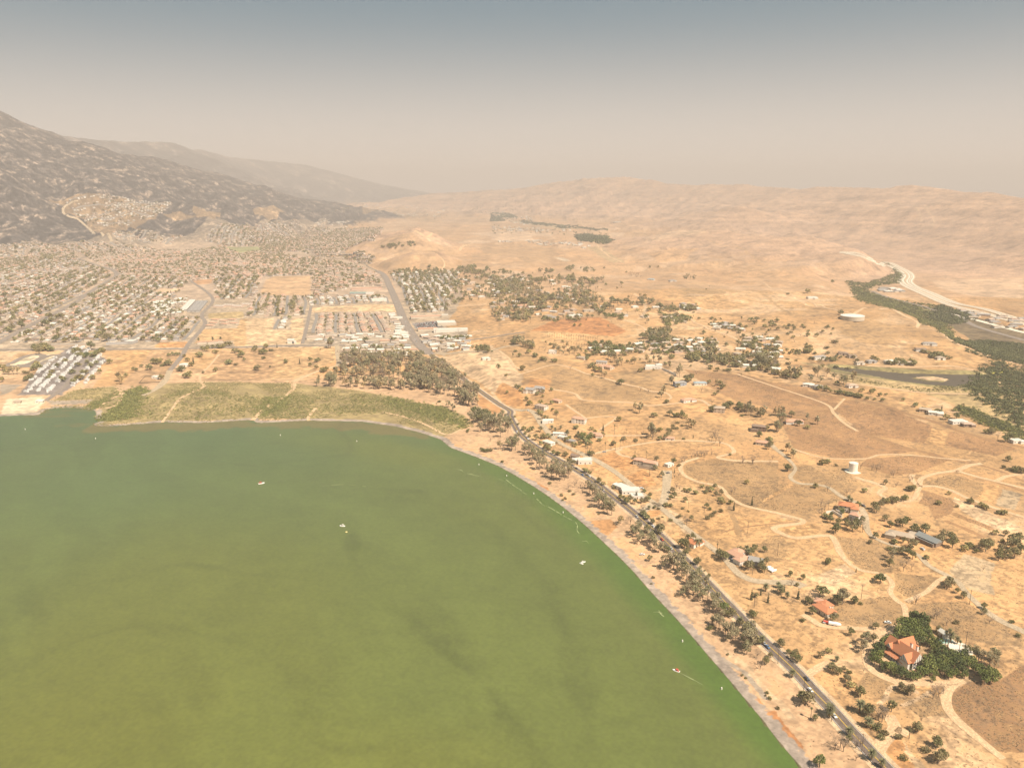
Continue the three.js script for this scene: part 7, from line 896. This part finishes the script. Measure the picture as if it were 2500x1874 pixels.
thicket('reed_bed', 'olive green reed and willow bed along the lake shore', [
  ['c5 760,1340 860,1280 940,1150 1080,1080 1120,1120 1010,1330 850,1350', 900, 2.2, 4.5, WILLOW, 0.3], ['c5 1000,1180 1250,1150 1500,1100 1700,1120 2211,1190 2211,1270 1800,1330 1300,1350 1000,1340', 2600, 1, 2.6, [...WILLOW, ...SEDGE]], ['c5 1280,1110 1420,1060 1700,1050 2211,1060 2211,1200 1700,1120 1300,1170', 1500, 0.8, 2, SEDGE, 0.8],
  ['c6 0,880 280,820 520,860 900,830 1100,850 1500,930 1760,1080 1650,1100 1400,1060 1050,960 600,1010 200,1020 60,1040', 4200, 1, 2.6, [...WILLOW, ...SEDGE]], ['c6 1100,850 1500,930 1760,1070 1700,1095 1450,1010 1080,900', 900, 2, 3.6, WILLOW, 0.2], ['c6 0,760 350,740 520,800 900,800 1100,830 520,860 280,830 0,900', 1500, 0.8, 2, SEDGE, 0.8], ['c6 1180,1030 1560,1140 1640,1110 1400,1060 1250,1010', 420, 0.8, 1.8, SEDGE, 0.4], ['c6 160,860 340,840 300,930 80,1020 50,1010', 500, 1.8, 3.4, WILLOW, 0.1],
  ['G 700,430 1000,290 1560,230 1600,290 1320,480 1180,440 1250,410 740,430', 700, 0.8, 2, SEDGE], ['G 1190,500 1430,390 1600,260 1620,300 1500,400 1340,520 1240,540', 320, 1.5, 3, WILLOW], ['G 520,600 680,520 1000,500 1280,540 1200,545 900,520 700,540 560,610', 260, 0.8, 1.8, [...SEDGE, ...WILLOW]], ['c5 710,1375 1250,1355 1900,1335 1900,1350 1250,1370 760,1395', 320, 0.6, 1.4, SEDGE]]);
thicket('wetland_thicket', 'dense dark green willow thicket of the wetland', [['V 2110,800 2160,775 2212,800 2400,800 2400,980 2212,925 2160,890 2110,860 2080,835', 3600, 3, 6, DARKW, 0.15], ['V 2080,740 2130,735 2212,760 2330,800 2330,860 2212,785 2140,775 2090,760', 1700, 3, 6, DARKW, 0.1], ['V 1830,607 1870,612 1910,600 1935,590 1930,575 1905,565 1925,572 1950,595 1940,612 1890,618 1860,630 1960,655 2040,690 2060,720 2090,745 2070,745 2010,700 1930,665 1850,635', 2400, 2.5, 6, [...DARKW, ...WILLOW], 0.2], ['c4 880,790 990,810 1120,860 1300,900 1520,930 1650,1000 1560,1100 1420,1085 1290,990 1150,950 1000,920 930,890', 3000, 2, 5, [...DARKW, ...WILLOW], 0.3], ['c4 1650,1190 1900,1205 2211,1235 2211,1390 2100,1370 1900,1290 1720,1230', 2600, 3, 6, DARKW, 0.2], ['V 2010,690 2030,660 2070,672 2110,690 2060,700', 700, 4, 9, DARKW, 0.3], ['c8 1720,450 1760,460 1900,530 2100,600 2211,660 2211,720 2080,640 1880,560 1730,490', 900, 2, 4.5, [...DARKW, ...WILLOW], 0.4], ['c4 1750,1580 2000,1560 2100,1600 1950,1640 1760,1600', 300, 2, 4, [...DARKW, ...WILLOW], 0.3], ['c4 690,1450 900,1490 1200,1550 1500,1580 1750,1560 1700,1590 1400,1590 1000,1530 700,1460', 700, 0.8, 2, [...SEDGE, ...DARKW], 0.3], ['c3 650,555 760,545 920,590 910,612 780,610 660,580', 340, 14, 22, DARKW, 0.1], ['c3 0,380 140,385 200,410 100,440 0,445', 420, 12, 22, DARKW, 0.2], ['c3 200,430 460,465 900,515 900,525 450,485 200,445', 260, 10, 20, DARKW, 0.5]]);
{ // green weeds along the gravel strand
  const o = new THREE.Group(); o.name = 'shore_weeds'; o.userData = { kind: 'stuff', label: 'small green weeds along the gravel strand of the beach' }; scene.add(o); const g = leaves([[0, 0.35, 0, 0.4, 0.8], [0.35, 0.25, 0.1, 0.3, 0.8]], 22, 0.22), spots = [], m4 = new THREE.Matrix4(), col = new THREE.Color();
  for (let i = 30; i < SHORE.length - 1; i++) { const [ax, az] = SHORE[i], [bx, bz] = SHORE[i + 1], l = Math.hypot(bx - ax, bz - az); for (let k = 0; k < l * 0.9; k++) { const t = rnd(), d = rr(6, 12) * (rnd() < 0.15 ? 2.5 : 1), x = lerp(ax, bx, t) - (az - bz) / l * -d, z = lerp(az, bz, t) + (ax - bx) / l * -d; if (fromGrid(DG.shore, x, z) > 4 && tap(N1, x, z, 400) > -0.15) spots.push([x, z]); } }
  const im = new THREE.InstancedMesh(g, FOLIAGE, Math.max(1, spots.length)); im.name = 'weed_clumps'; im.userData.kind = 'stuff'; im.castShadow = im.receiveShadow = true; spots.forEach(([x, z], i) => { const h = rr(0.5, 1.5); m4.makeScale(h * 1.4, h, h * 1.4); m4.setPosition(x, ground(x, z) - 0.05, z); im.setMatrixAt(i, m4); const t = rr(0.8, 1.3); im.setColorAt(i, col.setRGB(0.19 * t, 0.18 * t, 0.06 * t)); }); o.add(im);
}
const brushy = ZONES.filter((q) => q.b >= 0.5 && q.z1 > -1500);
{ const o = brushy.map((q) => q); let text = 0; thicketWorld('dry_brush', 'countless dry brown brush clumps over the slopes', o); }
function thicketWorld(name, label, zones) {
  const o = new THREE.Group(); o.name = name; o.userData = { kind: 'stuff', label }; scene.add(o); const m4 = new THREE.Matrix4(), col = new THREE.Color(), e = new THREE.Euler(), Q = new THREE.Quaternion(), spots = [];
  for (const q of zones) { const a = area(q.p), r = Math.hypot((q.x0 + q.x1) / 2, (q.z0 + q.z1) / 2), n = Math.min(26000, a * q.b * 0.5 * smooth(1700, 600, r) + 60); for (let i = 0, k = 0; i < n && k < n * 20; k++) { const x = rr(q.x0, q.x1), z = rr(q.z0, q.z1); if (!insidePoly(q.p, x, z) || tap(N2, x, z, 170) + 0.6 * tap(N1, x, z, 60) < rr(-1.0, 0.35) || !offRoad(x, z, 0.5)) continue; spots.push([x, z]); i++; } }
  for (let i = 0; i < 14000; i++) { const [x, z] = spot(rr(1100, 2212), rr(820, 1658)); if (fromGrid(DG.shore, x, z) < 14 || !offRoad(x, z, 1) || fromGrid(DG.east, x, z) < 12 && rnd() < 0.85) continue; spots.push([x, z]); }
  const forms = Array.from({ length: 3 }, () => leaves([[0, 0.35, 0, 0.4, 0.8], [0.3, 0.25, 0.1, 0.3, 0.8], [-0.2, 0.25, -0.25, 0.3, 0.8]], 16, 0.24, 1, 0.25));
  forms.forEach((g, v) => { const mine = spots.filter((_, i) => i % 3 === v), im = new THREE.InstancedMesh(g, FOLIAGE, mine.length); im.name = 'brush_clumps'; im.userData.kind = 'stuff'; im.castShadow = im.receiveShadow = true; mine.forEach(([x, z], i) => { const h = rr(0.2, 0.7), w = h * rr(1, 2); m4.compose(new THREE.Vector3(x, ground(x, z) - 0.05, z), Q.setFromEuler(e.set(0, rnd() * 6.28, 0)), new THREE.Vector3(w, h, w)); im.setMatrixAt(i, m4); const c = pick(STRAWC), t = rr(0.8, 1.2); im.setColorAt(i, col.setRGB(c[0] * t, c[1] * t, c[2] * t)); }); o.add(im); });
}
// ------------------------------------------------------------ vehicles, boats, poles
const CAR = (() => {
  const prof = new THREE.Shape([[-2.2, 0.35], [2.2, 0.35], [2.25, 0.75], [1.9, 0.92], [-2.1, 0.98], [-2.28, 0.7]].map(([x, y]) => new THREE.Vector2(x, y))), cab = new THREE.Shape([[-1.75, 0.95], [1.15, 0.93], [0.5, 1.45], [-1.2, 1.47]].map(([x, y]) => new THREE.Vector2(x, y)));
  const ex = (s, w) => { const g = new THREE.ExtrudeGeometry(s, { depth: w, bevelEnabled: true, bevelSize: 0.05, bevelThickness: 0.05, bevelSegments: 1 }); g.translate(0, 0, -w / 2); return strip(g); };
  const wheel = new THREE.CylinderGeometry(0.34, 0.34, 0.24, 12); wheel.rotateX(Math.PI / 2); return { body: ex(prof, 1.7), cabin: ex(cab, 1.5), roof: new THREE.BoxGeometry(1.65, 0.06, 1.45).translate(-0.35, 1.53, 0), wheel };
})();
const CARPAINT = { white: tone('white_car_paint', 0.72, 0.72, 0.7, 0.3), silver: tone('silver_car_paint', 0.42, 0.43, 0.44, 0.3), dark: tone('dark_car_paint', 0.03, 0.035, 0.05, 0.3), red: tone('red_car_paint', 0.4, 0.05, 0.03, 0.3), blue: tone('blue_car_paint', 0.09, 0.16, 0.28, 0.3), grey: tone('grey_car_paint', 0.14, 0.14, 0.15, 0.3) };
const TYRE = rgbm('tyre', 0.025, 0.025, 0.025);
function car(p, turn, color, label, group, lift = 0.25) { const o = thing('car', label, 'car', [p[0], ground(...p) + lift + 0.00018 * Math.hypot(...p), p[1]], turn, group); add('body', CAR.body, CARPAINT[color], o); add('cabin', CAR.cabin, GLASS, o); add('roof', CAR.roof, CARPAINT[color], o); for (const [x, z] of [[1.35, 0.82], [1.35, -0.82], [-1.35, 0.82], [-1.35, -0.82]]) { const w = add('wheel', CAR.wheel, TYRE, o); w.position.set(x, 0.34, z); } return o; }
{ // cars on the highway, from the bottom of the photograph upwards
  const list = ['E white 170,1320 near', 'F white 768,965 near', 'F dark 318,480 far', 'F white 440,622 near', 'D blue 1668,575 near', 'D silver 1640,540 near', 'D grey 1165,60 near', 'B grey 985,1412 near', 'B silver 885,1320 near', 'B silver 620,1060 near', 'B red 520,966 near', 'B white 370,830 far', 'B silver 235,718 near', 'A white 2140,1272 far', 'A silver 2005,1160 near', 'A silver 1637,870 near', 'A white 1472,730 far', 'A blue 1410,712 near', 'A dark 1338,645 far', 'A silver 993,455 near', 'A white 816,318 far', 'A white 718,240 near', 'c6 white 1500,585 near', 'c6 silver 1420,520 far', 'c6 white 1290,410 near', 'c6 white 1262,335 far', 'c6 silver 1250,300 near', 'c6 white 1232,270 far', 'c6 silver 1300,425 near', 'c6 dark 1210,225 near', 'c6 white 1190,165 far', 'c6 white 1170,120 near'];
  const seen = new Set(); const path = HIGHWAY_PX.slice(0, 46).map(([u, v]) => spot(u, v));
  list.forEach((t, i) => { const [s, color, uv, lane] = t.split(' '); if (seen.has(uv)) return; seen.add(uv); const p = land(`${s} ${uv}`)[0], [d, k, f] = nearest(path, ...p), a = path[k], b = path[k + 1], l = Math.hypot(b[0] - a[0], b[1] - a[1]), ux = (b[0] - a[0]) / l, uz = (b[1] - a[1]) / l, side = lane === 'near' ? -1 : 1, q = [a[0] + (b[0] - a[0]) * f - uz * side * 2.1, a[1] + (b[1] - a[1]) * f + ux * side * 2.1]; car(q, -Math.atan2(uz, ux) + (side > 0 ? 0 : Math.PI), color, `${color} car in the ${lane === 'near' ? 'beach side' : 'hill side'} lane, ${ordinal(i + 1).replace(' nearest', '').replace('nearest', 'first')} on the highway counted from the bottom`, 'cars driving on the lakeshore highway'); });
}
[['B', 300, 1125, 'white', 'white car parked left of the salmon roofed L shaped house'], ['B', 1275, 1185, 'silver', 'silver car parked at the porch of the salmon roofed house'], ['B', 1305, 1200, 'white', 'white car parked on the drive before the salmon roofed house'], ['B', 1255, 1165, 'dark', 'dark car beside the salmon roofed house wall'], ['C', 480, 600, 'grey', 'grey car parked on the lane above the orange roofed villa'], ['B', 290, 408, 'white', 'white car parked behind the flat white roofed houses'], ['A', 840, 12, 'white', 'white car on the side road near its upper end'], ['E', 742, 312, 'white', 'white car alone on the dirt road above the mansion garden'], ['E', 60, 305, 'silver', 'silver car beside the red boat trailer'], ['c7', 1160, 1240, 'white', 'white van parked at the straight driveway foot'], ['B', 580, 245, 'grey', 'grey car on the straight paved driveway'], ['C', 1118, 1065, 'white', 'white car below the dark barn'], ['A', 1660, 460, 'silver', 'silver car by the pale flat roofed house']].forEach(([s, u, v, c, label], i) => car(land(`${s} ${u},${v}`)[0], i * 1.3, c, label, undefined, 0.05));
{ // the car park of the shopping centre
  const [a, b, , d] = land('c2 1290,1395 1500,1372 1515,1425 1310,1432'), n = [20, 7]; let k = 0;
  for (let j = 0; j < n[1]; j++) for (let i = 0; i < n[0]; i++) if (rnd() < 0.7) { const s = (i + 0.5) / n[0], t = (j + 0.5) / n[1], p = [a[0] + (b[0] - a[0]) * s + (d[0] - a[0]) * t, a[1] + (b[1] - a[1]) * s + (d[1] - a[1]) * t]; const c = pick(['white', 'silver', 'dark', 'white', 'grey', 'red']); car(p, Math.PI / 2 + rr(-0.05, 0.05), c, `${c} car parked in the rows of the shopping centre car park`, `${c} cars in the shopping centre car park`, 0.05); }
}
const HULL = (() => { const s = new THREE.Shape(); s.moveTo(-3, -1.05); s.lineTo(1.2, -1.1); s.quadraticCurveTo(2.6, -0.8, 3.4, 0); s.quadraticCurveTo(2.6, 0.8, 1.2, 1.1); s.lineTo(-3, 1.05); s.closePath(); const g = new THREE.ExtrudeGeometry(s, { depth: 0.9, bevelEnabled: true, bevelSize: 0.08, bevelThickness: 0.08, bevelSegments: 1 }); g.rotateX(-Math.PI / 2); return strip(g); })();
function boat(at, turn, label, hull, cover, len = 1, top = true) { const [x, z] = points(at).map(([u, v]) => onLevel(u, v, 0))[0], o = thing('boat', label, 'boat', [x, -0.25, z], turn); o.scale.setScalar(len * 0.68); add('hull', HULL, hull, o); add('deck', new THREE.BoxGeometry(3.6, 0.12, 1.6).translate(-0.9, 1.02, 0), cover, o); add('windscreen', new THREE.BoxGeometry(0.12, 0.6, 1.5).translate(0.8, 1.35, 0), GLASS, o); if (top) { add('canopy', new THREE.BoxGeometry(2.2, 0.1, 1.9).translate(-0.8, 2.3, 0), cover, o); for (const [px, pz] of [[-1.8, 0.85], [0.2, 0.85], [-1.8, -0.85], [0.2, -0.85]]) add('canopy_post', new THREE.CylinderGeometry(0.04, 0.04, 1.3, 6).translate(px, 1.68, pz), WALLS.white, o); } return [x, z]; }
const redCover = tone('red_canvas', 0.5, 0.08, 0.05), whiteHull = tone('white_gelcoat', 0.78, 0.77, 0.74, 0.35);
{
  const [x, z] = boat('D 668,828', 2.55, 'white motorboat with red canopy trailing a pale wake near the beach', whiteHull, redCover, 1.15);
  const end = points('D 960,985').map(([u, v]) => onLevel(u, v, 0))[0], mid = points('D 800,895').map(([u, v]) => onLevel(u, v, 0))[0], parts = [];
  for (const s of [-1, 0, 1]) { const path = smoothPath([[x, z], [mid[0] + s * 1.6, mid[1] + s * 1.6], [end[0] + s * 2.6, end[1] + s * 2.6]], 2.5); for (let i = 0; i + 3 < path.length; i += 3) if (rnd() < 0.85 - i / path.length * 0.5) { const g = ribbonGeometry(path.slice(i, i + 4), rr(0.2, 0.55) * (1 - 0.5 * i / path.length), 0), p = g.attributes.position; for (let q = 0; q < p.count; q++) p.setY(q, 0.05 + 0.02 * (s + 1)); parts.push(g); } }
  const w = add('boat_wake', mergeGeometries(parts), rgbm('wake_foam', 0.3, 0.34, 0.16, 0.9)); w.userData = { kind: 'stuff', label: 'pale foamy wake behind the boat with red canopy' };
  boat('V 1256,1217', 2.3, 'white boat, left one of a pair drifting off the beach', whiteHull, WALLS.white, 0.9, false); boat('V 1260,1214', 0.4, 'white boat with canopy, right one of a pair drifting off the beach', whiteHull, WALLS.white, 1, true); boat('V 739,1136', 2.9, 'white motorboat alone in the middle of the lake', whiteHull, WALLS.white, 1.25); boat('V 564,1044', 0.5, 'white and red motorboat far out towards the reed bed', whiteHull, redCover, 1.5);
  const b = thing('towed_tube', 'small white tube towed behind the boat in mid lake', 'tow tube', [...points('V 748,1149').map(([u, v]) => onLevel(u, v, 0))[0]].flatMap((v, i) => i ? [0.2, v] : [v])); const ring = new THREE.TorusGeometry(0.8, 0.35, 8, 20); ring.rotateX(Math.PI / 2); add('ring', ring, tone('yellow_vinyl', 0.6, 0.5, 0.2), b); add('seat', new THREE.CylinderGeometry(0.6, 0.6, 0.2, 14), WALLS.white, b);
  const tr = thing('boat_trailer', 'red boat on a trailer parked before the orange roofed house', 'boat', seat(land('E 95,315')[0]), -0.5); add('hull', HULL.clone().translate(0, 0.7, 0), redCover, tr); add('frame', new THREE.BoxGeometry(6.5, 0.15, 0.5).translate(0.4, 0.5, 0), WALLS.grey, tr); for (const s of [-1, 1]) add('wheel', CAR.wheel.clone().translate(-0.8, 0.34, s), TYRE, tr);
  const tb = thing('boat_trailer', 'white long trailer boat beside the red boat on the dirt loop', 'boat', seat(land('E 165,335')[0]), -0.35); tb.scale.setScalar(1.3); add('hull', HULL.clone().translate(0, 0.7, 0), whiteHull, tb); add('frame', new THREE.BoxGeometry(6.5, 0.15, 0.5).translate(0.4, 0.5, 0), WALLS.grey, tb); for (const s of [-1, 1]) add('wheel', CAR.wheel.clone().translate(-0.8, 0.34, s), TYRE, tb);
  [['B 1660,1270', 0.4], ['B 1690,1290', 0.7], ['B 1720,1305', 0.5]].forEach(([t, r], i) => { const q = thing('boat_trailer', `white boat on a trailer, ${['upper', 'middle', 'lower'][i]} one of three behind the grey roofed barn`, 'boat', seat(land(t)[0]), r); add('hull', HULL.clone().translate(0, 0.7, 0), whiteHull, q); add('frame', new THREE.BoxGeometry(6.5, 0.15, 0.5).translate(0.4, 0.5, 0), WALLS.grey, q); for (const s of [-1, 1]) add('wheel', CAR.wheel.clone().translate(-0.8, 0.34, s), TYRE, q); });
  const buoyBody = new THREE.CylinderGeometry(0.45, 0.55, 1.5, 12).translate(0, 0.5, 0), buoyTop = new THREE.ConeGeometry(0.45, 0.5, 12).translate(0, 1.5, 0), where = ['off the brown reeds at the shore bend', 'off the beach spur', 'beside the bright shore water', 'near the boat with red canopy', 'below the boat with red canopy', 'off the left lake cove', 'off the middle of the reed bed', 'off the right half of the reed bed', 'near the foam line by the beach', 'off the upper beach'];
  ['A 305,595', 'A 898,908', 'A 1215,1112', 'D 735,512', 'D 1158,1025', 'G 335,820', 'G 1285,945', 'c6 855,1192', 'A 605,716', 'c6 265,1145'].forEach((t, i) => { const [x1, z1] = points(t).map(([u, v]) => onLevel(u, v, 0))[0], q = thing('buoy', `small white marker buoy floating ${where[i]}`, 'buoy', [x1, 0, z1]); add('float', buoyBody, WALLS.white, q); add('cap', buoyTop, WALLS.white, q); });
}
{ // timber poles along the highway
  const wood = rgbm('pole_timber', 0.12, 0.09, 0.065), pole = new THREE.CylinderGeometry(0.13, 0.18, 12.5, 8).translate(0, 5.75, 0), arm = new THREE.BoxGeometry(2.4, 0.14, 0.12).translate(0, 11.2, 0), cap = new THREE.CylinderGeometry(0.06, 0.06, 0.25, 6), at = ['F 342,640', 'F 720,1030', 'F 1128,1440', 'D 1765,750', 'D 1510,145', 'B 1110,1110', 'B 1762,1130', 'B 1440,890', 'C 455,1600', 'E 1625,110', 'B 380,270', 'E 1580,570'];
  const says = ['above the big round tree by the highway', 'beside the date palm at the highway edge', 'at the highway edge near the bottom driveway', 'above the paired round trees on the beach side', 'where the paved side road meets the highway', 'beside the side road left of the salmon roofed house', 'on the brushy slope above the salmon roofed house', 'on the pale slope below the hairpin track', 'on the slope above the mansion garden', 'beside the lane right of the mansion garden', 'below the long salmon roofed house', 'at the far end of the mansion garden'];
  at.forEach((t, i) => { const o = thing('utility_pole', `thin dark timber utility pole ${says[i]}`, 'utility pole', seat(land(t)[0]), -0.6); add('pole', pole, wood, o); add('crossarm', arm, wood, o); for (const s of [-1, 0, 1]) { const c = add('insulator', cap, WALLS.grey, o); c.position.set(s, 11.45, 0); } });
}
{ // dark fence round the sandy pen by the reed bed
  const p = land('c5 1070,1060 1115,1010 1245,1000 1230,1052'), o = thing('pen_fence', 'dark rail fence round the sandy pen above the reed bed', 'fence', seat(p[0])), posts = new THREE.BoxGeometry(0.16, 1.7, 0.16), wood = rgbm('fence_rail', 0.14, 0.12, 0.08);
  for (let k = 0; k < 4; k++) { const a = p[k], b = p[(k + 1) % 4], l = Math.hypot(b[0] - a[0], b[1] - a[1]), turn = -Math.atan2(b[1] - a[1], b[0] - a[0]), panel = new THREE.BoxGeometry(l, 1.1, 0.08), m = add('rail_panel', panel, wood, o), y = ground(...a); m.position.set((a[0] + b[0]) / 2 - p[0][0], y + 0.85 - o.position.y, (a[1] + b[1]) / 2 - p[0][1]); m.rotation.y = turn; for (let i = 0; i < l / 8; i++) { const q = add('post', posts, wood, o), f = i * 8 / l; q.position.set(a[0] + (b[0] - a[0]) * f - p[0][0], y + 0.75 - o.position.y, a[1] + (b[1] - a[1]) * f - p[0][1]); } }
}
{ // the winding kart track
  const path = smoothPath(land('c5 70,912 230,842 300,838 330,850 200,915 150,920 180,930 390,845 450,842 430,860 310,912 360,918 380,905 450,850'), 4); structure(add('kart_track', ribbonGeometry(path, 12, 0.2), M.street), 'dark winding kart track on pale ground by the lake street');
  const rows = smoothPath(land('c5 55,912 60,925 350,930 375,918'), 6); structure(add('track_road', ribbonGeometry(rows, 9, 0.15), M.street), 'dark service road along the lower side of the kart track');
}
renderer.render(scene, camera);
